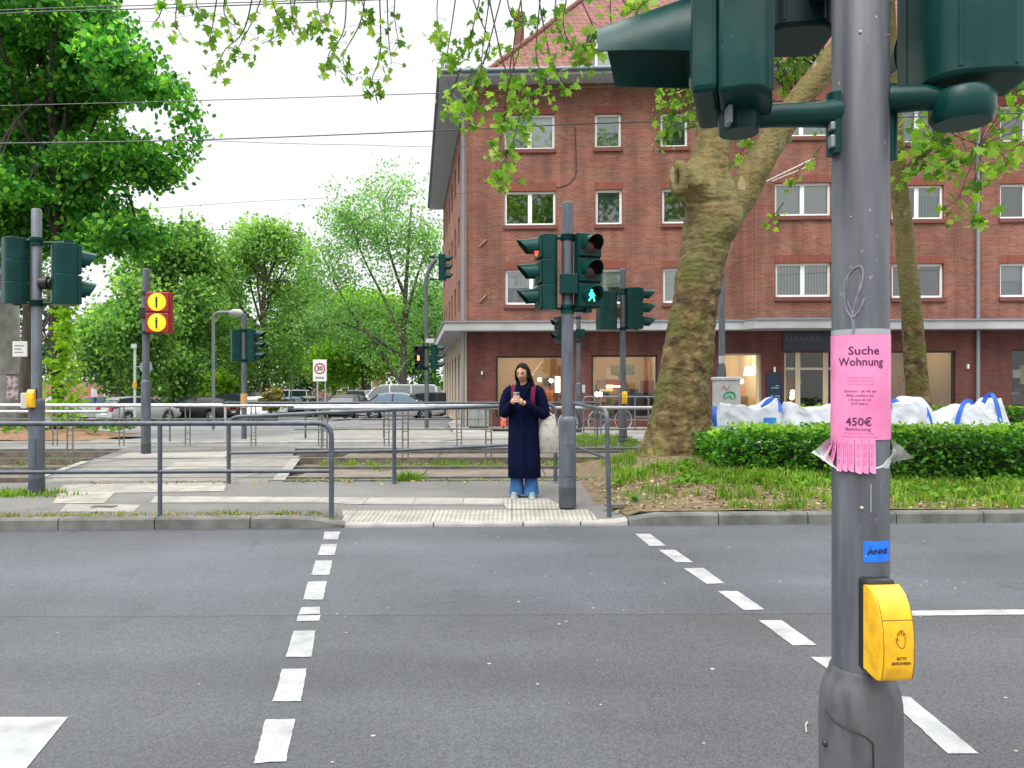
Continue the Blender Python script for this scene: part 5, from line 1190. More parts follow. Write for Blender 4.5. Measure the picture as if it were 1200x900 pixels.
# signal heads on the near mast
def nearsig():
    m=M_SIG.copy(); m.name='dusty signal plastic'; nt=m.node_tree; b=nt.nodes['Principled BSDF']; L=nt.links; old=b.inputs['Base Color'].links[0].from_socket
    tcn=nt.nodes.new('ShaderNodeTexCoord'); n=nt.nodes.new('ShaderNodeTexNoise'); n.inputs['Scale'].default_value=150; n.inputs['Detail'].default_value=2; L.new(tcn.outputs['Object'],n.inputs['Vector'])
    r=nt.nodes.new('ShaderNodeValToRGB'); r.color_ramp.elements[0].position=.72; r.color_ramp.elements[1].position=.77; L.new(n.outputs['Fac'],r.inputs[0])
    n2=nt.nodes.new('ShaderNodeTexNoise'); n2.inputs['Scale'].default_value=9; n2.inputs['Detail'].default_value=9; L.new(tcn.outputs['Object'],n2.inputs['Vector'])
    r2=nt.nodes.new('ShaderNodeMapRange'); r2.inputs[1].default_value=.5; r2.inputs[2].default_value=.85; r2.inputs[4].default_value=.22; L.new(n2.outputs['Fac'],r2.inputs[0])
    ad=nt.nodes.new('ShaderNodeMath'); ad.operation='MAXIMUM'; L.new(r.outputs[0],ad.inputs[0]); L.new(r2.outputs[0],ad.inputs[1])
    mx=nt.nodes.new('ShaderNodeMix'); mx.data_type='RGBA'; L.new(ad.outputs[0],mx.inputs[0]); L.new(old,mx.inputs[6]); mx.inputs[7].default_value=(.10,.13,.12,1); L.new(mx.outputs[2],b.inputs['Base Color'])
    rr=nt.nodes.new('ShaderNodeMapRange'); rr.inputs[3].default_value=.24; rr.inputs[4].default_value=.55; L.new(n2.outputs['Fac'],rr.inputs[0]); L.new(rr.outputs[0],b.inputs['Roughness']); return m
M_SIGN=nearsig()
def near_head(xc, yc, zb, yaw, secs, **k): k.setdefault('mhous',M_SIGN); return signal_head(nm,(xc,yc,zb),yaw,secs,b_big=True,**k)
LZ=CAMZ-(128-HOR)*1.66/F
near_head(.497,1.66,LZ-.010,R(-108),'gyr',sec_h=.30,w=.26,dep=.085,lens_r=.102,vis=.215,door=.085)
q=MB(); q.tube([(.50,1.68,LZ-.02),(.53,1.69,LZ-.012),(.60,1.70,LZ+.0),(.70,1.715,LZ+.008),(.755,1.72,LZ+.014)],[.02,.022,.026,.029,.034],14); q.lathe([(.043,-.045),(.046,-.03),(.046,.03),(.04,.035)],(.512,1.675,LZ-.005),20); q.tube([(.748,1.715,LZ-.085),(.748,1.715,LZ+.055)],.022,12); obj('bracket',q,M_SIG,nm,smooth=True)
q=MB(); q.box(.726,.738,1.69,1.71,LZ-.075,LZ-.045); q.box(.726,.738,1.69,1.71,LZ-.035,LZ-.015); obj('bracket_bolt',q,mat('pale zinc',(.22,.24,.25),.5,metal=.5),nm,bevel=.004)
q=MB(); q.box(.467,.477,1.60,1.635,LZ-.05,LZ-.01); obj('cable_cap',q,mat('pale zinc',(.4,.42,.43),.5,metal=.5),nm,bevel=.003)
RZ=CAMZ-(103-HOR)*1.58/F
near_head(1.035,1.70,RZ+.034,R(172),'gyr',sec_h=.31,w=.215,dep=.125,lens_r=.095,vis=.2,door=.125)
q=MB(); q.tube([(.865,1.70,RZ+.022),(.93,1.665,RZ+.012),(.99,1.65,RZ+.0)],[.032,.028,.026],14); q.lathe([(.058,-.036),(.066,-.022),(.066,.022),(.058,.034)],(1.0,1.65,RZ-.016),24); q.tube([(.872,1.72,RZ-.11),(.872,1.72,RZ+.06)],.020,12); obj('bracket',q,M_SIG,nm,smooth=True)
near_head(.755,2.02,CAMZ-(54-HOR)*2.0/F,R(176),'gr',sec_h=.30,w=.19,dep=.14,lens_r=.08,vis=.2,mhous=M_SIGB)
for zz in (2.5,2.9): q=MB(); q.tube([(.79,1.76,zz),(.77,1.93,zz)],.025,12); obj('bracket',q,M_SIGB,nm,smooth=True)

# ================================================================== RAILINGS
M_RAIL = mat('blue grey railing paint',(0.052,0.066,0.088),.42,(0.075,0.092,0.118),3,c3=(0.04,0.05,0.065),scale3=7)
M_RAIL2 = mat('galvanised rail',(0.36,0.37,0.38),.42,(0.46,0.47,0.47),4,metal=.2)
M_POST2 = mat('grey green post',(0.11,0.115,0.105),.6,(0.17,0.17,0.155),5)
def arc_end(a, b, c, r=.12, n=7):
    """path a -> b -> c with the corner at b rounded"""
    a,b,c=Vector(a),Vector(b),Vector(c); p=b+(a-b).normalized()*r; q=b+(c-b).normalized()*r
    return [a]+[p*(1-t)**2+2*b*t*(1-t)+q*t*t for t in np.linspace(0,1,n)]+[c]
rl = thing('railing','long dark blue grey pedestrian railing along the kerb at the left, nearest the road','railing',(-3.8,8.0,.12))
e1=GP(393,606); e1.y=8.06; zt_=1.12; A=Vector((-12,7.7,zt_)); Bc=Vector((e1.x,8.08,zt_)); 
q=MB(); q.tube(arc_end(A,Bc,(e1.x,8.08,.10),.16),.028,14); obj('top_rail',q,M_RAIL,rl,smooth=True)
q=MB(); q.tube([(-12,7.7,.60),(e1.x-.02,8.075,.60)],.022,12); obj('mid_rail',q,M_RAIL,rl,smooth=True)
for px_ in (187,-25,-240,-460):
    g_=GP(px_,605); y=8.08+(g_.x-e1.x)*.037; q=MB(); q.tube([(g_.x,y,.08),(g_.x,y,zt_-.01)],.024,12); obj('post',q,M_RAIL,rl,smooth=True)
rl = thing('railing','dark blue grey railing with rounded ends, behind the waiting person','railing',(-1.5,11,.12))
a=P(268,566,10.75); m_=P(462,568,10.72); e_=P(651,567,10.85)
ta=P(268,489,10.75); tm_=P(462,480,10.72); te=P(651,473.5,10.85)
q=MB(); pts=arc_end((a.x,a.y,.06),(ta.x,ta.y,ta.z),tm_,.15)[:-1]+arc_end(tm_,te,(e_.x,e_.y,.06),.15); q.tube(pts,.029,14); obj('top_rail',q,M_RAIL,rl,smooth=True)
q=MB(); q.tube([P(270,531,10.75),P(462,528,10.72),P(650,519,10.85)],.022,12); obj('mid_rail',q,M_RAIL,rl,smooth=True)
q=MB(); q.tube([(m_.x,m_.y,.06),(tm_.x,tm_.y,tm_.z-.01)],.028,12); obj('post',q,M_RAIL,rl,smooth=True)
q=MB(); q.tube([P(600,478,11.2),P(635,472,11.6)],.012,8); 
rl = thing('railing','short grey railing beside the plane tree, running towards the road','railing',(1.05,9.2,.12))
n0=GP(714,606); pt=P(711,481,n0.y); fa=P(672,472.5,11.0)
q=MB(); q.tube(arc_end(fa,pt,(n0.x,n0.y,.05),.14),.026,14); obj('top_rail',q,M_RAIL,rl,smooth=True)
q=MB(); q.tube([P(673,523,11.0),P(712,537,n0.y+.02)],.02,12); obj('mid_rail',q,M_RAIL,rl,smooth=True)
q=MB(); q.tube([(fa.x,fa.y,.06),(fa.x,fa.y,fa.z-.01)],.024,12); obj('post',q,M_RAIL,rl,smooth=True)
q=MB(); q.box(n0.x-.02,n0.x+.22,n0.y+.25,n0.y+.36,.13,.16); tag(obj('loose_stone',q,M_KERB,None,bevel=.01,base=(n0.x+.1,n0.y+.3,.14)),'small flat dark stone lying beside the railing foot','stone')
def tram_fence(label, pxs, Y, rail_y, post_xs, pair=.11, r=.028, zb=.1, m=M_RAIL2, rails=((0,.028),), mp=M_POST2, curve=None, pr=.016):
    x0=(pxs[0]-600)*Y/F; x1=(pxs[1]-600)*Y/F; zt=CAMZ-(rail_y-HOR)*Y/F
    t=thing('tram_fence',label,'fence',((x0+x1)/2,Y,zb))
    q=MB(); pts=[(x0,Y,zt),(x1,Y,zt)] if not curve else arc_end((x0,Y,zt),(x1,Y,zt),(x1,Y,zb),.15); q.tube(pts,r,12); obj('top_rail',q,m,t,smooth=True)
    for dz,rr in rails[1:]:
        q=MB(); q.tube([(x0,Y,zt-dz),(x1,Y,zt-dz)],rr,8); obj('mid_rail',q,mp,t,smooth=True)
    for px_ in post_xs:
        x=(px_-600)*Y/F; q=MB()
        if pair:
            q.tube([(x-pair/2,Y,zb-.03),(x-pair/2,Y,zt-.01)],pr,8); q.tube([(x+pair/2,Y,zb-.03),(x+pair/2,Y,zt-.01)],pr,8)
            for k in range(4): q.tube([(x-pair/2,Y,zt-.30-.17*k),(x+pair/2,Y,zt-.30-.17*k)],.009,6)
        else: q.tube([(x,Y,zb-.03),(x,Y,zt-.01)],pr*1.5,10)
        obj('post',q,mp,t,smooth=True)
    return t
tram_fence('pale tram fence with paired posts beyond the second track, in front of the kerb',(-160,566),17.9,475.5,[-92,-14,64.5,142.5,220,297,376,453,538],rails=((0,0),(.32,.014)),r=.034)
tram_fence('short pale tram fence between the tracks at the left of the crossing',(-160,126),14.8,482.5,[-110,-14,82],rails=((0,0),),r=.032)
tram_fence('pale tram fence between the tracks, right of the crossing up to the plane tree',(345,775),14.8,478,[380,475,572.5,775],rails=((0,0),(.42,.016),(.62,.006),(.74,.006)),r=.036)
tram_fence('thin dark fence at the street corner behind the tram fences',(264,700),20.3,472,[264,358,450,620,700],pair=0,m=M_RAIL,r=.03,rails=((0,0),),mp=M_RAIL,pr=.018)
tram_fence('thin pale fence with rounded end in front of the black estate car',(-160,264),19.0,474,[199,-80],pair=0,r=.03,rails=((0,0),),curve=True)
# bike stands by the shop
for i,(x0,x1,y_) in enumerate(((684,697,23.0),(704,760,22.2),(744,790,24.5))):
    a=(x0-600)*y_/F; b_=(x1-600)*y_/F; zt=CAMZ-(465-HOR)*y_/F; q=MB(); q.tube(arc_end((a,y_,.08),(a,y_,zt),(b_,y_,zt),.12)[:-1]+arc_end((b_-.2,y_,zt),(b_,y_,zt),(b_,y_,.08),.12),.028,10); q.tube([(a,y_,.55),(b_,y_,.55)],.018,8)
    tag(obj('bike_stand',q,mat('steel hoop',(0.16,0.17,0.19),.4,metal=.4),None,smooth=True,base=((a+b_)/2,y_,.1)),['narrow steel hoop bike stand left of the yellow button mast','wide steel hoop bike stand behind the yellow button mast','wide bike stand partly hidden by the plane tree trunk'][i],'bike stand',None)
# ================================================================== PERSON
M_SKIN = mat('skin',(0.50,0.27,0.175),.5,(0.56,0.31,0.205),9)
M_HAIR = mat('black hair',(0.006,0.005,0.0045),.6,(0.014,0.010,0.009),40,stretch=(6,6,.6),spec=.12)
M_COAT = mat('navy wool',(0.0022,0.0042,0.021),.95,(0.004,0.007,0.030),60,spec=.08)
M_JEANS = mat('blue denim',(0.022,0.075,0.19),.9,(0.04,0.115,0.26),12,stretch=(2,2,.6),spec=.15)
M_SHOE = mat('pale teal shoe',(0.22,0.32,0.32),.7,(0.32,0.42,0.41),20)
M_MAROON = mat('maroon strap',(0.115,0.006,0.028),.8,spec=.2)
M_CANVAS = mat('off white canvas',(0.44,0.42,0.38),.9,(0.30,0.285,0.26),18,lo=.5,hi=.66)
pg = GP(614,583); PB = Vector((pg.x,pg.y+.05,pg.z+.004))
person = thing('person','person in a long navy coat looking down at a phone, at the crossing edge','person',PB)
PM = Matrix.Translation(PB) @ rotz(R(-6))
def pobj(name, mb, m, parent=None, **k):
    q=MB(); q.add(mb.v,mb.f,PM); return obj(name,q,m,parent or person,**k)
SC=1.0
# body: trunk, neck, limbs, head and hands overlap and are fused into one skin
HC=Vector((-.012,-.045,1.565)); HT=Matrix.Translation(HC) @ Matrix.Rotation(R(-16),4,'Z') @ Matrix.Rotation(R(15),4,'X')   # head bowed and turned a little
def head_mb():
    q=MB(); q.sphere((0,0,0),1.0,40,28); out=[]
    for x,y,z in q.v:
        X=x*.071; Y=y*.095; Z=z*.118
        if z<0: X*=1-.30*(-z)**1.6; Y*=(1-.16*(-z)) if y<0 else (1-.36*(-z)**1.2)
        if y<0:
            n=math.exp(-((x/.17)**2)-(((z+.12)/.20)**2)); Y-=.020*n                          # nose
            n2=math.exp(-((x/.13)**2)-(((z+.24)/.09)**2)); Y-=.010*n2
            for s in (-1,1):
                Y+=.011*math.exp(-(((x-s*.40)/.2)**2)-(((z-.06)/.11)**2))                    # eye hollows
                Y-=.005*math.exp(-(((x-s*.48)/.25)**2)-(((z+.2)/.2)**2))                     # cheeks
            Y-=.004*math.exp(-((x/.35)**2)-(((z-.24)/.08)**2)); Y-=.007*math.exp(-((x/.24)**2)-(((z+.50)/.07)**2)); Y+=.005*math.exp(-((x/.3)**2)-(((z+.62)/.05)**2)); Y-=.006*math.exp(-((x/.25)**2)-(((z+.82)/.14)**2))
        out.append((X,Y,Z))
    q.v=out
    for s in (-1,1): q.sphere((s*.076,.012,-.012),(.012,.02,.032),10,8)
    r=MB(); r.add(q.v,q.f,HT); return r
sh=1.375
ELB={-1:Vector((-.243,-.035,1.075)),1:Vector((.255,-.03,1.06))}; WR={-1:Vector((-.118,-.245,1.20)),1:Vector((.035,-.255,1.185))}
PH=Vector((-.062,-.325,1.262))       # phone centre
body=MB()
def elring(z,cx_,cy_,rx,ry,n=24): return [(cx_+rx*math.cos(2*math.pi*i/n),cy_+ry*math.sin(2*math.pi*i/n),z) for i in range(n)]
body.loft([elring(.82,0,.01,.12,.09),elring(.90,0,.01,.165,.105),elring(1.02,0,.012,.135,.095),elring(1.18,0,.015,.14,.095),elring(1.30,0,.018,.165,.095),elring(1.37,0,.016,.15,.075),elring(1.405,0,.010,.09,.06)])
body.tube(smooth_path([Vector((0,.012,1.36)),Vector((-.002,.0,1.43)),Vector((-.006,-.015,1.50)),Vector((-.01,-.032,1.56))],4),[.062]*4+[.052]*5+[.050]*4,16)
for s in (-1,1):
    body.tube(smooth_path([Vector((s*.085,.01,.90)),Vector((s*.088,-.005,.50)),Vector((s*.09,.015,.28)),Vector((s*.095,.02,.07))],5),[float(v) for v in np.interp(np.linspace(0,3,16),[0,1,2,3],[.085,.058,.046,.034])],14)
    body.tube([(s*.095,.03,.05),(s*.10,-.06,.045),(s*.105,-.14,.035)],[.032,.034,.024],10)
hd_=head_mb(); body.add(hd_.v,hd_.f)
fing=MB()
for s in (-1,1):
    w=WR[s]; pal=w.lerp(PH+Vector((s*.03,-.005,-.035)),.72)
    body.sphere((pal.x,pal.y,pal.z),(.034,.030,.040),14,10)
    e=ELB[s]; body.tube(smooth_path([Vector((s*.06,.015,1.34)),Vector((s*.165,.01,1.325)),e,w,pal],4),[.045]*5+[.043]*4+[.038]*4+[.028]*3+[.027],12)
    lens_=[.055,.062,.058,.046]
    for k in range(4):                                   # fingers pass behind the phone and curl round its far edge
        z=PH.z-.052+.021*k
        root=pal+Vector((-s*.012,-.016,-.022+.016*k)); k1=Vector((PH.x+s*.032,PH.y-.012,z)); k2=Vector((PH.x+s*.012,PH.y-.021,z+.002)); k3=Vector((PH.x-s*(.002+.1*(lens_[k]-.05)),PH.y-.019,z+.003))
        body.tube(smooth_path([root,k1,k2,k3],4),[.0098]*5+[.009]*4+[.0082]*3+[.007],8); body.sphere(k3,.0072,8,6)
    th=[pal+Vector((-s*.004,.012,.024)),Vector((PH.x+s*.036,PH.y+.010,PH.z-.01)),Vector((PH.x+s*.022,PH.y+.013,PH.z+.012)),Vector((PH.x+s*.010,PH.y+.0125,PH.z+.026))]
    body.tube(smooth_path(th,4),[.0125]*5+[.0108]*4+[.009]*3+[.0075],8); body.sphere(th[-1],.0078,8,6)
pm_=MB(); pm_.add(body.v,body.f,PM)
bo=obj('body',pm_,M_SKIN,person,smooth=True,angle=180)
rm=bo.modifiers.new('fuse','REMESH'); rm.mode='VOXEL'; rm.voxel_size=.0042; rm.use_smooth_shade=True
sm_=bo.modifiers.new('smooth','SMOOTH'); sm_.factor=.5; sm_.iterations=2
dg=bpy.context.evaluated_depsgraph_get(); dg.update(); nm_=bpy.data.meshes.new_from_object(bo.evaluated_get(dg)); bo.modifiers.clear(); bo.data=nm_
bm=bmesh.new(); bm.from_mesh(nm_); left_=set(bm.verts); best=[]
while left_:
    st_=[left_.pop()]; comp=list(st_)
    while st_:
        v_=st_.pop()
        for e_ in v_.link_edges:
            w_=e_.other_vert(v_)
            if w_ in left_: left_.discard(w_); st_.append(w_); comp.append(w_)
    if len(comp)>len(best): best=comp
keep=set(best); bmesh.ops.delete(bm,geom=[v for v in bm.verts if v not in keep],context='VERTS'); bm.to_mesh(nm_); bm.free(); nm_.polygons.foreach_set('use_smooth',[True]*len(nm_.polygons))
# face details
def hp(x,y,z): return HT @ Vector((x,y,z))
q=MB()
for s in (-1,1):
    q.tube(smooth_path([hp(s*.014,-.0895,.029),hp(s*.03,-.088,.034),hp(s*.047,-.077,.028)],4),[.0028]*8+[.0016],6)
    q.tube(smooth_path([hp(s*.017,-.0865,.010),hp(s*.030,-.086,.0125),hp(s*.043,-.0775,.008)],4),[.0022]*9,6)
    q.sphere(hp(s*.030,-.0835,.007),.0055,8,6)
pobj('brows_and_lashes',q,M_HAIR)
q=MB(); q.tube(smooth_path([hp(-.019,-.0865,-.058),hp(-.008,-.0945,-.056),hp(0,-.0955,-.057),hp(.008,-.0945,-.056),hp(.019,-.0865,-.058)],4),[.002]+[.0045]*15+[.002],8); pobj('lips',q,mat('lips',(0.33,0.10,0.085),.45))
# hair: parted cap, long fall over the left shoulder (right in the picture)
q=MB(); vs=[]; n1,n2=44,26
for j in range(n2+1):
    t=j/n2
    for i in range(n1):
        a=2*math.pi*i/n1; th=t*math.pi*.86; x=math.sin(th)*math.sin(a); y=math.sin(th)*math.cos(a); z=math.cos(th)
        face=max(0,-y)*sstep(.25,-.35,z-.42+.30*abs(x))
        k=1.0+.05*noise.noise(Vector((x*3,y*3,z*3)))
        X=x*.091*k; Y=y*.112*k+.006; Z=z*.131*k+.004
        if y<0 and z<.72:                                 # opening for the face, hair parted in the middle
            w=sstep(.74,.50,z+.28*abs(x)); X=X*(1-.02*w)+math.copysign(.016,x)*w*(1-min(1,abs(x)*1.1)); Y=Y+w*.150*max(0,min(1,(-y)))*(1.25-abs(x)*.45)
        if z<-.1: Y=max(Y,-.035)
        vs.append(HT @ Vector((X,Y,Z)))
q.add(vs,[(j*n1+i,j*n1+(i+1)%n1,(j+1)*n1+(i+1)%n1,(j+1)*n1+i) for j in range(n2) for i in range(n1)])
rs=random.Random(2)
for k in range(22):                                       # locks
    s=1 if k<15 else -1; a=rs.uniform(.1,1.0)
    p0=hp(s*(.070+.012*rs.random()),-.035+.07*a,.05-.03*rs.random()); p1=hp(s*(.088+.01*rs.random()),-.03+.07*a,-.05)
    if s>0: p2=Vector((.098+.02*rs.random(),-.055+.08*a,1.44)); p3=Vector((.10+.03*rs.random(),-.09+.09*a,1.33-.06*rs.random()))
    else: p2=Vector((-.085-.008*rs.random(),.0+.06*a,1.46)); p3=Vector((-.075,.03+.06*a,1.38))
    q.tube(smooth_path([p0,p1,p2,p3],5),[.012]*6+[.015]*6+[.010]*3+[.003],7)
for k in range(9): q.tube(smooth_path([hp(-.05+.012*k,.10,.02),hp(-.05+.012*k,.105,-.08),Vector((-.05+.013*k,.10,1.42)),Vector((-.06+.015*k,.13,1.28))],4),[.016]*8+[.014]*4+[.004],7)
pobj('hair',q,M_HAIR,smooth=True,angle=80)
# coat
def ring(cx,cy,z,rx,ry,n=48,f=0.0,ph=0.0,pw=2.3):
    out=[]
    for i in range(n):
        a=2*math.pi*i/n; c,s=math.cos(a),math.sin(a); m=(abs(c)**pw+abs(s)**pw)**(-1/pw)
        d=1+f*(math.sin(a*7+ph)*.6+math.sin(a*12+ph*2.1)*.4)
        out.append((cx+rx*c*m*d,cy+ry*s*m*d,z))
    return out
q=MB()
def drape(r_): return [(x+.012*noise.noise(Vector((x*11,y*11,z*1.6))),y+.012*noise.noise(Vector((x*11+7,y*11,z*1.6))),z) for x,y,z in r_]
rings=[ring(0,.012,.262,.185,.140,f=.035,ph=.4),ring(0,.012,.245,.199,.152,f=.035,ph=.4),ring(0,.012,.25,.204,.156,f=.035,ph=.4),ring(0,.012,.45,.203,.150,f=.03,ph=.6),ring(0,.012,.68,.199,.145,f=.024,ph=.9),ring(0,.012,.88,.194,.142,f=.018,ph=1.1),ring(0,.012,1.02,.186,.136,f=.02,ph=1.5),ring(0,.012,1.14,.188,.132,f=.022,ph=2),ring(0,.014,1.26,.200,.130,f=.012,ph=2.4),ring(0,.018,1.34,.196,.112,f=.006),ring(0,.018,1.385,.165,.094),ring(0,.015,1.415,.115,.078),ring(0,.005,1.44,.078,.068),ring(-.003,-.002,1.475,.070,.066),ring(-.003,-.002,1.478,.062,.058)]
for r_,k_ in ((rings[-1],.125),(rings[-2],.122),(rings[-3],.085),(rings[-4],.04)):
    for i,p_ in enumerate(r_):
        s_=max(0,-math.sin(2*math.pi*i/48)); r_[i]=(p_[0]*(1+.2*s_),p_[1]-.028*s_**2,p_[2]-k_*s_**2.5)
q.loft([drape(r_) for r_ in rings])
for s in (-1,1):
    e=ELB[s]; w=WR[s]; wd=w.lerp(PH,.12)
    pts=smooth_path([Vector((s*.135,.015,1.365)),Vector((s*.190,.008,1.315)),Vector((s*.238,-.008,1.20)),e+Vector((s*.004,.008,-.012)),e.lerp(w,.45)+Vector((0,0,-.014)),wd],6)
    rr=np.interp(np.linspace(0,1,len(pts)),[0,.2,.4,.6,.8,1],[.072,.078,.070,.068,.060,.048])
    rr=[float(r*(1+.10*noise.noise(Vector((i*.8,s*3,0))))) for i,r in enumerate(rr)]
    q.tube(pts,rr,16)
coat=pobj('coat',q,M_COAT,smooth=True,angle=70)
q=MB()
for s in (-1,1):                                          # lapels and front edge
    q.tube(smooth_path([Vector((s*.080,-.02,1.46)),Vector((s*.078,-.075,1.425)),Vector((s*.055,-.118,1.36)),Vector((.012,-.130,1.25))],5),[.016]*6+[.016]*5+[.010]*5,8)
q.tube([(.014,-.13,1.24),(.016,-.138,1.0),(.016,-.150,.6),(.016,-.158,.26)],.006,6); pobj('lapel',q,M_COAT,coat,smooth=True)
# small V of skin-coloured neck is the body itself; jeans, shoes
q=MB()
for s in (-1,1):
    x=s*.088
    q.loft([ring(x*.95,.0,.50,.085,.085,24),ring(x,.005,.30,.078,.085,24,.02),ring(x*1.02,.01,.16,.084,.095,24,.03,s),ring(x*1.05,.005,.075,.094,.112,24,.04,s),ring(x*1.07,-.005,.035,.097,.120,24,.03,s),ring(x*1.07,-.005,.045,.085,.105,24)])
pobj('jeans',q,M_JEANS,smooth=True,angle=70)
for s in (-1,1):
    q=MB(); x=s*.10; rot=Matrix.Translation((x,-.03,0)) @ rotz(s*R(9))
    q.loft([[(0.040*c*k+0,(-.02+(.115+.02)*sn)*1.0,z) for c,sn in [(math.cos(2*math.pi*i/20),math.sin(2*math.pi*i/20)) for i in range(20)]] for z,k in ((.0,1.02),(.02,1.06),(.045,.98),(.07,.7))],M=rot)
    sh_=pobj('shoe',q,M_SHOE,smooth=True,angle=60)
    q=MB(); q.loft([[(0.0445*math.cos(2*math.pi*i/20),-.02+.142*math.sin(2*math.pi*i/20),z) for i in range(20)] for z in (0,.018)],M=rot); pobj('sole',q,mat('off white sole',(.5,.52,.5),.6),sh_)
# backpack straps and bag
q=MB()
for s,x0 in ((-1,-.118),(1,.118)):
    c=[Vector((x0*1.02,.13,1.36)),Vector((x0*1.06,.06,1.415)),Vector((x0*1.1,-.04,1.40)),Vector((x0*1.06,-.10,1.33)),Vector((x0*1.04,-.128,1.22)),Vector((x0*1.14,-.10,1.12))]
    P_=smooth_path(c,5); 
    for i in range(len(P_)-1):
        a_,b_=P_[i],P_[i+1]; w_=Vector((.027,0,0)); n_=(b_-a_).cross(w_).normalized()*.008
        if n_.y>0 and i>8: n_=-n_
        q.add([a_-w_,a_+w_,b_+w_,b_-w_,a_-w_+n_,a_+w_+n_,b_+w_+n_,b_-w_+n_],[(0,1,2,3),(7,6,5,4),(0,4,5,1),(2,6,7,3),(0,3,7,4),(1,5,6,2)])
bpk=MB(); bpk.loft([ring(0,.20,z,rx,.075,24,pw=3) for z,rx in ((.98,.10),(1.0,.135),(1.2,.14),(1.36,.12),(1.40,.07))])
PW=Matrix.Translation(PB) @ rotz(R(-6))
bq=MB(); bq.add(bpk.v,bpk.f,PW); back=obj('backpack',bq,M_MAROON,None,smooth=True,base=PB+Vector((0,.2,1.0)),bevel=.0); tag(back,'maroon backpack worn by the person in the navy coat','backpack')
bq=MB(); bq.add(q.v,q.f,PW); obj('strap',bq,M_MAROON,back,smooth=True)
# phone
ph=MB(); Mph=PW @ Matrix.Translation(PH) @ Matrix.Rotation(R(28),4,'X'); ph.box(-.036,.036,-.004,.004,-.072,.075,Mph)
pho=tag(obj('phone',ph,mat('silver grey phone',(.42,.43,.46),.35),None,bevel=.006,base=PW@PH),'pale grey phone held in both hands of the person in the coat','phone'); q=MB(); q.box(-.033,.033,.0042,.0046,-.068,.071,Mph); obj('screen',q,mat('phone screen',(.03,.035,.05),.1),pho)
q=MB(); q.box(.010,.030,-.0056,-.0042,.04,.068,Mph); obj('camera_bump',q,M_BLACK,pho)
# tote bag hanging from the bent elbow
tb_=MB(); c=Vector((.300,-.005,.80))
vs=[]; nn=22; mm_=16
for j in range(mm_):
    t=j/(mm_-1); z=.235-.47*t; w=.085+.038*math.sin(t*2.4)+.012*t; d=.018+.048*math.sin(math.pi*min(1,t*.9+.06))
    for i in range(nn):
        a=2*math.pi*i/nn; wr=1+.09*noise.noise(Vector((math.cos(a)*2,math.sin(a)*2,t*5)))
        vs.append(c+Vector((w*math.cos(a)*wr+.03*t,d*math.sin(a)*wr*1.3,z+.02*math.cos(2*a)*(1-t))))
tb_.add(vs,[(j*nn+i,j*nn+(i+1)%nn,(j+1)*nn+(i+1)%nn,(j+1)*nn+i) for j in range(mm_-1) for i in range(nn)]+[tuple(range((mm_-1)*nn,mm_*nn))])
bq=MB(); bq.add(tb_.v,tb_.f,PW); tote=tag(obj('tote_bag',bq,M_CANVAS,None,smooth=True,base=PW@c),'off white printed cloth tote bag hanging from the person\'s elbow','bag')
q=MB()
for dy in (-.03,.03): q.tube(smooth_path([c+Vector((-.07,dy,.22)),Vector((.255,dy*.8-.01,1.10)),Vector((.285,dy*.6-.02,1.15)),Vector((.318,dy*.8,1.08)),c+Vector((.085,dy,.21))],5),.008,6)
bq=MB(); bq.add(q.v,q.f,PW); obj('handle',bq,M_CANVAS,tote,smooth=True)

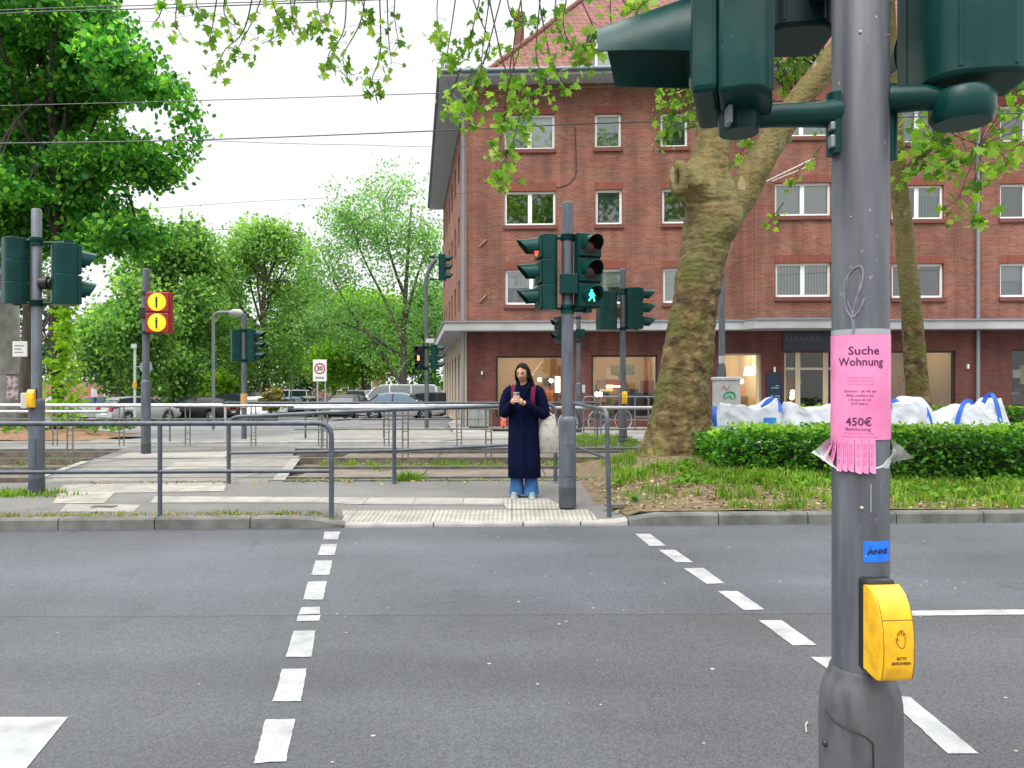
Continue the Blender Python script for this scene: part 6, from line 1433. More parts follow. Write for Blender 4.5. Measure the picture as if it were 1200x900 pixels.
# ================================================================== CARS
M_CGL = mat('car glass',(0.02,0.028,0.034),.06); M_TYRE = mat('tyre rubber',(0.014,0.014,0.015),.8); M_RIM = mat('alloy rim',(0.42,0.43,0.45),.3,metal=.7)
def car_paint(name,c): return mat(name,c,.3,coat=.25,spec=.35)
def car(loc, yaw, kind, paint, label, group='cars parked along the side street', glassm=None):
    """local x is forward, y to the car's left; origin on the ground under the middle"""
    t=thing('parked_car' if kind!='van' else 'parked_van',label,'car' if kind!='van' else 'van',loc,group); t.rotation_euler.z=yaw
    S={'hatch':dict(L=4.2,W=1.76,H=1.47,belt=.92,hood=.98,prof=[(-2.08,.62,.95),(-1.95,.95,1.0)],roof=[(-1.98,.96),(-1.55,1.40),(-.9,1.46),(.1,1.45),(.55,1.36),(1.25,.95)]),
       'estate':dict(L=4.75,W=1.82,H=1.48,belt=.93,hood=.95,roof=[(-2.3,.96),(-1.95,1.36),(-1.2,1.46),(-.1,1.46),(.45,1.36),(1.2,.95)]),
       'suv':dict(L=4.5,W=1.86,H=1.66,belt=1.04,hood=1.06,roof=[(-2.18,1.06),(-1.9,1.5),(-1.2,1.64),(.0,1.64),(.5,1.52),(1.15,1.06)]),
       'sedan':dict(L=4.6,W=1.8,H=1.43,belt=.93,hood=.95,roof=[(-1.75,.97),(-1.15,1.34),(-.6,1.42),(.1,1.41),(.55,1.31),(1.2,.95)]),
       'van':dict(L=5.2,W=1.92,H=1.98,belt=1.12,hood=1.1,roof=[(-2.55,1.12),(-2.45,1.85),(-2.2,1.96),(1.0,1.96),(1.35,1.84),(2.0,1.12)])}[kind]
    L,W_,belt=S['L'],S['W'],S['belt']; hw=W_/2; rf_=S['roof']; gx0,gx1=rf_[0][0],rf_[-1][0]
    wb=L*.29; wr=.32 if kind not in('suv','van') else .35
    top=[(-L/2,.60),(-L/2+.04,.80),(gx0-.03,belt),(gx1,belt),(gx1+.15,belt-.01),(L/2-.35,S['hood']-.18 if kind!='van' else .95),(L/2-.05,.66),(L/2,.52)]
    xs=np.linspace(-L/2,L/2,34); q=MB(); rings=[]
    for x in xs:
        zt=float(np.interp(x,[p[0] for p in top],[p[1] for p in top])); e=abs(x)/(L/2); nar=1-.17*max(0,e-.72)**1.2/.28**1.2*.9; zb=.24+.12*max(0,e-.85)/.15
        a=0
        for c in (-wb,wb):
            dx=abs(x-c)
            if dx<wr*1.12: a=max(a,math.sqrt((wr*1.12)**2-dx*dx)+wr)
        h=hw*nar; zs_=max(zb,min(a,zt-.16)) if a else zb
        rings.append([(x,-h*.92,zs_),(x,-h*1.0,zs_+(zt-zs_)*.35),(x,-h*.985,zs_+(zt-zs_)*.75),(x,-h*.93,zt-.015),(x,-h*.84,zt),(x,h*.84,zt),(x,h*.93,zt-.015),(x,h*.985,zs_+(zt-zs_)*.75),(x,h,zs_+(zt-zs_)*.35),(x,h*.92,zs_)])
    q.loft(rings); o=obj('body',q,paint,t,local=True,smooth=True,angle=45)
    q=MB(); rings=[]; rx=np.linspace(gx0,gx1,22)
    for x in rx:
        z=float(np.interp(x,[p[0] for p in rf_],[p[1] for p in rf_])); k=(z-belt)/(S['H']-belt+.0001); h0=hw*.90; h1=hw*(.90-.22*k)
        rings.append([(x,-h0,belt-.03),(x,-(h0+h1)/2*1.01,(belt+z)/2),(x,-h1,z-.02),(x,0,z+.012*k),(x,h1,z-.02),(x,(h0+h1)/2*1.01,(belt+z)/2),(x,h0,belt-.03)])
    q.loft(rings); gl=obj('glass',q,glassm or M_CGL,t,local=True,smooth=True,angle=40)
    q=MB(); ro=[p for p in rf_ if p[1]>belt+.75*(S['H']-belt)]; rx2=np.linspace(ro[0][0]-.08,ro[-1][0]+.06,12); rings=[]
    for x in rx2:
        z=float(np.interp(x,[p[0] for p in rf_],[p[1] for p in rf_])); k=(z-belt)/(S['H']-belt); h1=hw*(.90-.22*k)
        rings.append([(x,-h1-.012,z-.07),(x,-h1+.01,z+.012),(x,0,z+.04),(x,h1-.01,z+.012),(x,h1+.012,z-.07),(x,0,z-.03)])
    q.loft(rings); obj('roof',q,paint,t,local=True,smooth=True,angle=50)
    pm2=paint if kind=='van' else M_BLACK
    for s in (-1,1):
        for (a,b_) in ((rf_[0],rf_[1]),(rf_[-1],rf_[-2])):
            kb=(b_[1]-belt)/(S['H']-belt); q=MB(); q.tube([(a[0],s*hw*.905,belt-.02),(b_[0],s*hw*(.905-.22*kb),b_[1])],.045,6); obj('window_pillar',q,pm2,t,local=True)
        for x in ((-.35,) if kind!='van' else (-.9,.45)): q=MB(); q.tube([(x-.05,s*hw*.915,belt-.02),(x,s*hw*.70,S['H']-.05)],.045,6); obj('window_pillar',q,pm2,t,local=True)
    for x in (-wb,wb):
        for s in (-1,1):
            Mw=Matrix.Translation((x,s*(hw-.11),wr)) @ Matrix.Rotation(R(90)*-s,4,'X'); q=MB(); q.lathe([(wr*.62,-.10),(wr*.97,-.10),(wr,-.06),(wr,.06),(wr*.97,.10),(wr*.66,.105),(wr*.64,.07)],(0,0,0),24,Mw); wh=obj('wheel',q,M_TYRE,t,local=True,smooth=True)
            q=MB(); q.lathe([(wr*.66,.05),(wr*.66,.085),(wr*.58,.09),(wr*.56,.06)],(0,0,0),24,Mw,cap=False); q.lathe([(.0,.075),(.06,.09),(.06,.04)],(0,0,0),12,Mw)
            for k in range(5): a=2*math.pi*k/5; q.tube([(.05*math.cos(a),.05*math.sin(a),.078),(wr*.6*math.cos(a),wr*.6*math.sin(a),.078)],[.04,.028],6,M=Mw)
            obj('rim',q,M_RIM,wh,local=True)
    for s in (-1,1):
        q=MB(); q.box(L/2-.22,L/2-.015,s*hw*.50,s*hw*.80,.62,.76); q.v=[(v[0]-.08*abs(abs(v[1])-hw*.5)/(hw*.3),v[1],v[2]) for v in q.v]; obj('headlight',q,mat('headlight glass',(.6,.62,.64),.1),t,local=True,bevel=.02)
        q=MB(); q.box(-L/2-.012,-L/2+.14,s*hw*.52,s*hw*.84,.70,.90); obj('tail_light',q,mat('red tail light',(.35,.01,.012),.2),t,local=True,bevel=.02)
        q=MB(); q.sphere((gx1-.25,s*(hw+.07),belt+.07),(.07,.1,.07),10,8); obj('mirror',q,paint,t,local=True,smooth=True)
    q=MB(); q.box(-L/2-.016,-L/2+.02,-.26,.26,.50,.61); obj('number_plate',q,mat('white plate',(.7,.7,.68),.5),t,local=True); q=MB(); q.box(L/2-.02,L/2+.016,-.26,.26,.42,.53); obj('number_plate',q,mat('white plate',(.7,.7,.68),.5),t,local=True)
    q=MB(); q.box(-L/2+.02,L/2-.02,-hw*.9,hw*.9,.20,.27); obj('underbody',q,M_BLACK,t,local=True); 
    return t
SILV=car_paint('silver paint',(.42,.43,.44)); BLK=car_paint('black paint',(.005,.0055,.007)); BLU=car_paint('dark blue paint',(.010,.025,.075)); WHT=car_paint('white paint',(.72,.73,.74)); GRY=car_paint('dark grey paint',(.08,.085,.09)); LBL=car_paint('light blue paint',(.10,.25,.42)); GRS=car_paint('silver green paint',(.30,.33,.33))
BGL=mat('blue tinted car glass',(0.05,0.11,0.17),.06)
def cx(px,Y): return (px-600)*Y/F
def place(px,Y,yaw,kind,paint,label,**k): return car((cx(px,Y),Y,street_z(cx(px,Y),Y)),R(yaw),kind,paint,label,**k)
place(112,46,178,'hatch',SILV,'silver hatchback with dark blue windows below the graffiti wall',glassm=BGL)
place(164,42,60,'hatch',GRS,'silver grey hatchback showing its rear lights, left of the tram warning mast')
place(229,45,176,'estate',BLK,'black estate car with alloy wheels seen from the side')
place(268,48,160,'suv',BLU,'dark blue off-road car behind the black estate car')
place(304,46,100,'hatch',WHT,'white hatchback parked behind the grey mast with the orange band')
place(322,56,110,'hatch',WHT,'small white car behind the round flower shrub')
place(346,60,100,'hatch',LBL,'light blue car in the row of parked cars by the white van')
place(363,63,100,'hatch',car_paint('pinkish white paint',(.62,.52,.53)),'pinkish white car at the far end of the parked row')
place(331,66,175,'van',WHT,'white van far back behind the parked cars')
place(388,54,175,'estate',BLK,'black car under the trees left of the speed sign posts')
place(410,43,82,'sedan',GRY,'dark grey car seen from behind in the street',group='cars in the side street')
place(421,60,95,'van',GRS,'small silver green van behind the white camper van')
place(468,47,176,'van',car_paint('off white paint',(.60,.61,.60)),'off white camper van behind the silver saloon',glassm=mat('pale van glass',(.16,.18,.19),.1))
place(470,40,2,'sedan',SILV,'silver saloon seen from the side before the white camper van',glassm=BGL)
place(516,43,20,'hatch',GRY,'dark grey hatchback half hidden behind the curved mast')

# ================================================================== TREES
M_BARK = mat('dark bark',(0.055,0.045,0.035),.95,(0.11,0.095,0.075),4,bump=.8,bscale=12,stretch=(3,3,.6))
M_BARKG = mat('grey brown bark',(0.10,0.085,0.065),.95,(0.17,0.15,0.12),4,bump=.8,bscale=12,stretch=(3,3,.6))
M_LDARK = leafmat('deep green leaves',[(0.022,0.10,0.024),(0.045,0.16,0.032),(0.085,0.23,0.045),(0.14,0.31,0.07)],.48)
M_LBIG = leafmat('street tree leaves',[(0.022,0.125,0.03),(0.045,0.20,0.042),(0.10,0.30,0.05),(0.22,0.45,0.06)],.56)
M_LMID = leafmat('mid green leaves',[(0.05,0.15,0.04),(0.10,0.24,0.055),(0.17,0.33,0.08),(0.27,0.43,0.12)],.5)  # paled and greyed: the haze over far crowns is put into the colour
M_LPALE = leafmat('pale green leaves',[(0.10,0.22,0.06),(0.15,0.30,0.08),(0.21,0.38,0.11),(0.27,0.44,0.17)],.5)
M_LBRI = leafmat('bright yellow green leaves',[(0.17,0.34,0.02),(0.24,0.44,0.03),(0.32,0.50,0.06)],.4)
M_LBUS = leafmat('bright bushy leaves',[(0.08,0.20,0.025),(0.15,0.31,0.035),(0.23,0.41,0.05),(0.30,0.47,0.08)],.5)  # the bushy crown's own bright yellow green
M_LFAR = leafmat('hazed far leaves',[(0.025,0.09,0.03),(0.045,0.13,0.042),(0.08,0.19,0.06)],.42)  # dark green, lightened in colour to stand in for distance haze
def branches(mb, trunk_top, lobes, rng, r, n_sub=3):
    for (x,y,z,rx,ry,rz) in lobes:
        a=Vector(trunk_top[rng.integers(len(trunk_top))]); b=Vector((x,y,z)); mid=a.lerp(b,.5)+Vector((rng.normal(0,.3),rng.normal(0,.3),.35*(b-a).length*.2))
        pts=smooth_path([a,mid,b],6); mb.tube(pts,[float(v) for v in np.linspace(r*.5,r*.16,len(pts))],7)
        for _ in range(n_sub):
            d=Vector((rng.normal(0,1)*rx,rng.normal(0,1)*ry,rng.normal(.2,.7)*rz))*.62; s=pts[rng.integers(len(pts)//3,len(pts))]; e_=b+d; m2=s.lerp(e_,.5)+Vector((0,0,.15*d.length)); p2=smooth_path([s,m2,e_],4); mb.tube(p2,[float(v) for v in np.linspace(r*.2,r*.05,len(p2))],5)
def tree(name,label,base,trunk,r,lobes,n_clump,per,leaf,mleaf,mbark=None,seed=0,group=None,spread=.35,shell=.5,droop=.6,cat='tree',shape=LEAF_SIMPLE,svar=.35,bn=1,bk=1.0):
    rng=np.random.default_rng(seed); t=thing(name,label,cat,base,group)
    mb=MB(); pts=smooth_path(trunk,6); rr=[r*(1.35 if i==0 else 1.12 if i==1 else 1-.55*i/(len(pts)-1)) for i in range(len(pts))]
    mb.tube(pts,rr,12); branches(mb,[p[:] for p in pts[len(pts)//2:]],lobes[::bn],rng,r*bk,3 if bn==1 else 2)
    obj('trunk',mb,mbark or M_BARK,t,smooth=True,angle=180)
    c,p=lobe_points(rng,lobes,n_clump,per,spread,shell)
    p=p[p[:,2]>base[2]+.3]
    leaf_mesh('crown',p,leaf,mleaf,rng,shape,droop=droop,parent=t,off=WLOC[t.name],svar=svar); return t
def lobes_in(rng,n,Y,dY,xr,yr,edge,size):
    """n small lobes spread in a picture region whose right edge is given per row"""
    out=[]
    while len(out)<n:
        y=rng.uniform(*yr); xm=float(np.interp(y,[e_[0] for e_ in edge],[e_[1] for e_ in edge])); x=rng.uniform(xr[0],xr[1])
        s=rng.uniform(*size)
        if x+s*.7>xm: continue
        out.append(lob(x,y,Y+rng.uniform(-dY,dY),s,s*rng.uniform(.5,.8)))
    return out
def lob(px,py,Y,rpx,rpy,ry=None):
    p=P(px,py,Y); return (p.x,p.y,p.z,rpx*Y/F,(ry or rpx*Y/F),rpy*Y/F)
# big street tree at the left
Y=21.0
tree('street_tree','big dense deep green street tree at the left with ivy on its trunk',(cx(68,Y),Y,.1),[P(69,505,Y),P(67,430,Y),P(65,350,Y),P(66,270,Y),P(62,170,Y),P(58,60,Y)],.17,
  lobes_in(np.random.default_rng(8),78,Y,2.6,(-110,230),(-120,285),[(-120,90),(-40,125),(10,158),(50,150),(85,180),(115,228),(150,234),(185,222),(215,196),(250,190),(285,178)],(18,44))
  +[lob(225,130,20.5,14,8),lob(218,158,20.7,16,8),lob(212,178,20.4,14,7),lob(205,104,20.6,14,8),lob(148,38,21,14,9),lob(178,276,20.2,16,9),lob(160,292,20.4,14,7),lob(108,296,20.1,16,7),lob(132,24,21,16,8),lob(188,100,21,10,6)],
  4300,17,.15,M_LBIG,mat('very dark bark',(0.022,0.019,0.015),.95,(0.05,0.042,0.033),4),seed=1,spread=.23,shell=.22,svar=.5,bn=4,bk=.62)
q=MB(); 
iv=[]; rng=np.random.default_rng(3)
for _ in range(900):
    t_=rng.uniform(0,1)**.8; py=500-150*t_; s=rng.normal(0,1); p=P(68+3+ (6+9*(py>420))*s*.8+4,py,20.7); iv.append((p.x,p.y+rng.normal(0,.12),p.z))
leaf_mesh('ivy',iv,.15,M_LBRI,rng,parent=None).name
io=bpy.data.objects['ivy']; tag(io,'yellow green ivy climbing the trunk of the big left street tree','ivy')
Y=24
tree('street_tree','dark leaning tree trunk between the concrete pillar and the left mast',(cx(30,Y),Y,.1),[P(28,500,Y),P(30,440,Y),P(33,370,Y),P(37,290,Y),P(30,200,Y)],.2,[lob(20,180,Y,80,70),lob(-30,250,Y,70,60),lob(60,110,Y,70,60)],500,14,.24,M_LDARK,seed=2,spread=.4)
# wooded row beyond the street
grp='trees lining the far side of the street'
def fartree(px,Y,base_py,top_py,rpx,label,m,seed,trunk_r=.25,n=900,leaf=.27,per=13,shell=.5,lobes=None,spread=.5,droop=.6):
    b=(cx(px,Y),Y,-.5); H=base_py-top_py
    rl_=np.random.default_rng(seed+500); lb_=lobes
    if not lb_:
        lb_=[]
        for k in range(20):
            v=rl_.uniform(.06,.86); wv=math.sin(math.pi*min(1,v*.85+.12))**.7; u=rl_.uniform(-1,1)*wv*.8; q_=rl_.uniform(.24,.46)
            lb_.append(lob(px+rpx*u,top_py+H*v,Y+rl_.uniform(-1.6,1.6),rpx*q_,H*.13*rl_.uniform(.6,1.1)))
    return tree('street_tree',label,b,[P(px,base_py+25,Y),P(px+2,base_py-H*.25,Y),P(px-1,base_py-H*.5,Y),P(px+1,base_py-H*.75,Y)],trunk_r,lb_,n,per,leaf,m,seed=seed,group=grp,shell=shell,spread=spread,droop=droop)
fartree(200,50,478,250,62,'broad mid green tree left of the lamp arm, tallest edge of the row',M_LMID,11,n=1500)
fartree(140,44,480,330,62,'mid green tree behind the graffiti wall and the tram warning mast',M_LMID,12,n=1500,leaf=.24)
fartree(235,62,476,300,48,'dark green tree behind the curved arm lamp',M_LDARK,13,n=600)
fartree(310,55,475,262,52,'round crowned green tree with bare fork in the gap of the street',M_LPALE,14,n=1300,leaf=.25,lobes=[lob(308,285,55,34,20),lob(278,300,55,26,18),lob(268,335,55,20,24),lob(345,300,55,24,22),lob(358,338,55,22,24),lob(290,318,56,26,15),lob(280,395,54,32,28),lob(340,390,55,30,30),lob(312,430,56,40,24),lob(330,275,55,22,14),lob(300,268,55,20,10),lob(322,340,56,18,14),lob(262,380,55,18,22),lob(365,380,55,20,20)])
fartree(262,60,474,360,40,'dark green tree behind the round crowned tree',M_LFAR,15,n=500)
fartree(350,70,472,330,40,'dark tree behind the speed limit sign',M_LFAR,16,n=560)
fartree(390,72,472,340,46,'pale leafy tree above the speed limit sign',M_LPALE,17,n=620)
fartree(425,62,472,335,60,'bright bushy tree behind the camper van',M_LBUS,18,n=1300)
fartree(505,64,470,330,36,'dark green tree beside the house corner',M_LDARK,19,n=600)
# airy tree with visible limbs before the house
Y=52; b=(cx(452,Y),Y,0); rng=np.random.default_rng(31)
t=thing('street_tree','tall airy pale green tree with long bare limbs left of the house corner','tree',b,grp)
mb=MB(); pts=smooth_path([P(472,470,Y),P(473,430,Y),P(474,370,Y),P(478,300,Y),P(482,240,Y)],6); mb.tube(pts,[float(v) for v in np.linspace(.30,.06,len(pts))],10)
limbs=[[(472,455),(445,410),(415,370),(392,330),(375,290)],[(473,400),(450,350),(425,300),(410,255)],[(474,380),(490,320),(505,280)],[(474,420),(430,390),(400,380),(372,385)],[(475,350),(455,290),(450,235)],[(474,430),(500,400),(515,370)]]
tips=[]
for L_ in limbs:
    p=smooth_path([P(x,y,Y+rng.normal(0,.6)) for x,y in L_],5); mb.tube(p,[float(v) for v in np.linspace(.13,.025,len(p))],7); tips+=p[3:]
    for _ in range(5):
        s=p[rng.integers(5,len(p))]; e_=s+Vector((rng.normal(0,1.3),rng.normal(0,1.0),rng.uniform(.2,1.8))); p2=smooth_path([s,s.lerp(e_,.5)+Vector((0,0,.2)),e_],4); mb.tube(p2,[float(v) for v in np.linspace(.05,.015,len(p2))],5); tips+=p2
tips+=pts[10:]
obj('trunk',mb,M_BARK,t,smooth=True,angle=180)
tp=np.array([v[:] for v in tips]); NL=2300; idx=rng.integers(0,len(tp),NL); lpz=tp[idx]+rng.normal(0,1,(NL,3))*np.array([.95,.8,.85]); lp=np.repeat(lpz,8,0)+rng.normal(0,.24,(NL*8,3))
leaf_mesh('crown',lp,.21,leafmat('airy pale leaves',[(0.10,0.23,0.09),(0.16,0.32,0.12),(0.24,0.42,0.17)],.5),rng,LEAF_QUAD,parent=t,off=b)
# low bright shrub, flower shrub, ferny tree by the wall
t=thing('shrub','bright yellow green rounded shrub below the lamp, left of the grey mast','shrub',(cx(258,57),57,-.6)); rng=np.random.default_rng(41)
c_,p_=lobe_points(rng,[lob(258,455,57,22,20),lob(240,463,57,12,12),lob(272,460,57,12,14)],300,12,.22,.6); leaf_mesh('leaves',p_,.26,M_LBRI,rng,parent=t,off=WLOC[t.name])
mb=MB(); 
for k in range(5): mb.tube([(cx(258,57)+rng.normal(0,.15),57,-.6),(cx(258,57)+rng.normal(0,.6),57+rng.normal(0,.3),1.6)],.03,6)
obj('stems',mb,M_BARK,t)
t=thing('flower_shrub','round flower shrub with orange blossoms on a stem, between the parked cars','shrub',(cx(318,38),38,-.3)); c_,p_=lobe_points(rng,[lob(318,470,38,11,11),lob(320,462,38,8,7)],130,10,.1,.5); leaf_mesh('leaves',p_,.16,leafmat('olive leaves',[(0.10,0.13,0.03),(0.18,0.18,0.05),(0.12,0.17,0.04)],.3),rng,parent=t,off=WLOC[t.name]); leaf_mesh('blossoms',p_[::9]+rng.normal(0,.06,p_[::9].shape),.15,leafmat('orange petals',[(0.6,0.18,0.10),(0.7,0.33,0.08),(0.65,0.25,0.2)],.3),rng,parent=t,off=WLOC[t.name])
mb=MB(); mb.tube([(cx(318,38),38,-.3),(cx(318,38),38,.7)],.05,8); mb.lathe([(.28,0),(.34,.42),(.30,.42)],(cx(318,38),38,-.3),16); obj('pot',mb,mat('dark pot',(.05,.045,.04),.7),t)
# ------------------------------------------------------------------ the plane tree
M_PLANE = None
def planebark():
    m,nt,b=new_mat('plane bark'); L=nt.links; tcn=nt.nodes.new('ShaderNodeTexCoord')
    def nz_(s,d,st=None):
        n=nt.nodes.new('ShaderNodeTexNoise'); n.inputs['Scale'].default_value=s; n.inputs['Detail'].default_value=d; v=tcn.outputs['Object']
        if st: mp=nt.nodes.new('ShaderNodeMapping'); mp.inputs['Scale'].default_value=st; L.new(v,mp.inputs[0]); v=mp.outputs[0]
        L.new(v,n.inputs['Vector']); return n.outputs['Fac']
    r=nt.nodes.new('ShaderNodeValToRGB'); cr=r.color_ramp; cr.elements[0].position=.30; cr.elements[0].color=(.030,.020,.008,1); cr.elements[1].position=.70; cr.elements[1].color=(.215,.155,.068,1); e=cr.elements.new(.5); e.color=(.105,.072,.025,1); L.new(nz_(6.5,10),r.inputs[0])
    r2=nt.nodes.new('ShaderNodeValToRGB'); r2.color_ramp.elements[0].position=.5; r2.color_ramp.elements[1].position=.62; L.new(nz_(1.6,6),r2.inputs[0])
    mx=nt.nodes.new('ShaderNodeMix'); mx.data_type='RGBA'; L.new(r2.outputs[0],mx.inputs[0]); L.new(r.outputs[0],mx.inputs[6]); mx.inputs[7].default_value=(.085,.092,.015,1)       # moss
    sp_=nt.nodes.new('ShaderNodeSeparateXYZ'); L.new(tcn.outputs['Object'],sp_.inputs[0]); mr=nt.nodes.new('ShaderNodeMapRange'); mr.inputs[1].default_value=2.6; mr.inputs[2].default_value=4.4; L.new(sp_.outputs[2],mr.inputs[0])
    vor=nt.nodes.new('ShaderNodeTexVoronoi'); vor.inputs['Scale'].default_value=5.5; mp=nt.nodes.new('ShaderNodeMapping'); mp.inputs['Scale'].default_value=(1.6,1.6,.8); L.new(tcn.outputs['Object'],mp.inputs[0]); L.new(mp.outputs[0],vor.inputs['Vector'])
    r3=nt.nodes.new('ShaderNodeValToRGB'); cr=r3.color_ramp; cr.elements[0].color=(.12,.092,.034,1); cr.elements[1].color=(.36,.31,.16,1); e=cr.elements.new(.5); e.color=(.21,.165,.065,1); e=cr.elements.new(.8); e.color=(.15,.13,.055,1); L.new(vor.outputs['Color'],r3.inputs[0])
    m2=nt.nodes.new('ShaderNodeMix'); m2.data_type='RGBA'; L.new(mr.outputs[0],m2.inputs[0]); L.new(mx.outputs[2],m2.inputs[6]); L.new(r3.outputs[0],m2.inputs[7]); L.new(m2.outputs[2],b.inputs['Base Color']); b.inputs['Roughness'].default_value=.95
    bp=nt.nodes.new('ShaderNodeBump'); bp.inputs['Strength'].default_value=.9; bp.inputs['Distance'].default_value=.05; L.new(nz_(11,10,(1,1,1.35)),bp.inputs['Height']); L.new(bp.outputs[0],b.inputs['Normal']); return m
M_PLANE=planebark(); YP=11.9
plane=thing('plane_tree','huge old plane tree with mossy flared trunk and burls beside the hedge','tree',(cx(797,YP),YP,.3))
def trunk_mesh(spec,Y,n=56,step=.045,rough=.05,burls=(),wr=0.0,flare=None,seed=0):
    """spec: (px centre, py, half width px) from the ground up, real trunk with ridges, wrinkles and burls"""
    C=[P(x,y,Y) if not isinstance(Y,(list,tuple)) else P(x,y,Y[i]) for i,(x,y,w) in enumerate(spec)]; Wd=[w*(Y if not isinstance(Y,(list,tuple)) else Y[i])/F for i,(x,y,w) in enumerate(spec)]
    k=max(2,int((C[-1]-C[0]).length/step)//max(1,len(C)-1)); pts=smooth_path(C,k); ws=np.interp(np.linspace(0,len(C)-1,len(pts)),range(len(C)),Wd)
    vs=[]; 
    T=[(pts[min(i+1,len(pts)-1)]-pts[max(i-1,0)]).normalized() for i in range(len(pts))]
    for i,p in enumerate(pts):
        u=Vector((1,0,0)); u=(u-T[i]*u.dot(T[i])).normalized(); w=T[i].cross(u)
        for j in range(n):
            a=2*math.pi*j/n; d=u*math.cos(a)+w*math.sin(a); r=ws[i]
            q=p+d*r; f=1+rough*(noise.noise(q*2.2+Vector((seed,0,0)))*1.0+noise.noise(q*6)*.5+noise.noise(q*15)*.28)
            if wr: f+=wr*(noise.noise(Vector((a*.7,q.z*9,seed)))*.7+noise.noise(Vector((a*1.5,q.z*19,seed+3)))*.5)
            if flare: 
                z=(q.z-.2); f+=max(0,math.exp(-z/.42))*flare*(.35+.65*max(0,math.cos(a*3+.8))**2+.45*max(0,math.cos(a-math.pi))**3)
            q=p+d*r*f
            for (bxp,byp,bY,br,bh) in burls:
                B=P(bxp,byp,bY); dd=(q-B).length
                if dd<br: q=q+(q-p).normalized()*bh*(1-(dd/br)**2)**2
            vs.append(q)
    m=len(pts); mb=MB(); mb.add(vs,[(i*n+j,i*n+(j+1)%n,(i+1)*n+(j+1)%n,(i+1)*n+j) for i in range(m-1) for j in range(n)]+[tuple(range((m-1)*n,m*n))]); return mb
burls=[(798,212,11.72,.50,.34),(828,216,11.42,.26,.14),(800,240,11.7,.30,.10),(862,262,11.6,.4,.10)]
main=[(792,563,38),(793,535,35),(796,500,32),(801,450,30),(808,400,28),(815,350,27),(823,305,27),(831,268,29.5),(836,240,31),(831,205,25),(834,165,20),(839,130,18.5),(848,90,18),(858,30,19),(862,-60,17),(858,-160,13),(850,-260,8)]
mb=trunk_mesh(main,YP,n=80,step=.03,burls=burls,rough=.075,wr=.06,flare=.95)
# crater of the healed cut on the left burl
B=P(799,211,11.50); ringp=[B+Vector((-.06,-.07,0))+Vector((.11*math.cos(a)*.6,-.06*math.cos(a),.21*math.sin(a))) for a in np.linspace(0,2*math.pi,20)]
mb.tube(ringp,.075,10,cap=False)
lim=trunk_mesh([(848,262,18),(869,228,18.5),(887,196,17),(909,160,15.5),(935,120,14.5),(965,82,14),(1000,38,13.5),(1040,-10,14),(1090,-80,12),(1150,-170,8)],[11.9,11.9,11.85,11.8,11.7,11.6,11.5,11.4,11.2,11.0],n=36,rough=.05,seed=5); mb.add(lim.v,lim.f)
def limb(pts,r0,r1,n=9):
    p=smooth_path(pts,6); mb.tube(p,[float(v) for v in np.linspace(r0,r1,len(p))],n); return p
# the great limbs of the crown, most of them above the picture
limb([P(858,30,11.9),P(800,-60,11.4),P(700,-140,10.8),P(560,-190,10.4),P(420,-190,10.2),P(300,-170,10.0),P(200,-130,9.9)],.20,.05)
limb([P(860,-20,11.9),P(760,-120,12.6),P(640,-150,13),P(540,-120,13.2)],.17,.04)
limb([P(862,-60,11.9),P(900,-200,11),P(960,-320,10)],.2,.06); limb([P(860,-100,11.9),P(820,-250,13),P(780,-380,14)],.18,.06); limb([P(870,-60,11.9),P(980,-160,13.5),P(1080,-220,15)],.16,.05)
limb([P(908,150,11.8),P(890,100,12.4),P(915,60,12.8),P(960,30,13.2)],.06,.02)
M_TWIG = mat('thin twig',(0.06,0.05,0.035),.9)
twigs=MB(); lpos=[]; rngp=np.random.default_rng(77); LD=1.7
def hang(pts,Y,nl,sp=.05,start=.3):
    p=smooth_path([P(x,y,Y+rngp.normal(0,.12)) for x,y in pts],6); twigs.tube(p,[float(v) for v in np.linspace(.012,.0035,len(p))],5)
    for _ in range(int(nl*LD)):
        t_=start+(1-start)*rngp.uniform(0,1)**.8; i=min(len(p)-2,int(t_*(len(p)-1))); q_=p[i].lerp(p[i+1],rngp.uniform(0,1))
        d=Vector((rngp.normal(0,1),rngp.normal(0,1),rngp.normal(-.5,.6)))*sp; lpos.append((q_+d)[:]); twigs.tube([q_,q_+d],.0022,4)
YL=9.9
for pts,n in (([(205,-60),(190,10),(180,26)],7),([(222,-60),(206,15),(213,42)],8),([(262,-60),(250,25),(243,55)],8),([(305,-60),(288,30),(264,58),(252,84)],15),([(322,-60),(300,15),(272,68)],12),([(352,-60),(340,25),(306,52)],13),([(332,-60),(345,38)],10),
  ([(395,-60),(386,15),(352,42)],13),([(405,-60),(404,30),(386,62),(383,82)],12),([(432,-60),(424,20),(402,66),(412,88)],13),([(452,-60),(455,38),(459,74)],11),([(442,-60),(446,55),(436,93),(443,112)],14),([(300,-60),(322,10),(330,30)],9),([(370,-60),(372,8),(380,28)],9),([(410,-60),(425,5),(440,30)],9),([(240,-60),(230,0),(238,18)],6),([(280,-60),(262,8),(276,32)],8),([(470,-60),(462,10),(468,52)],8)): hang(pts,YL,n,.085)
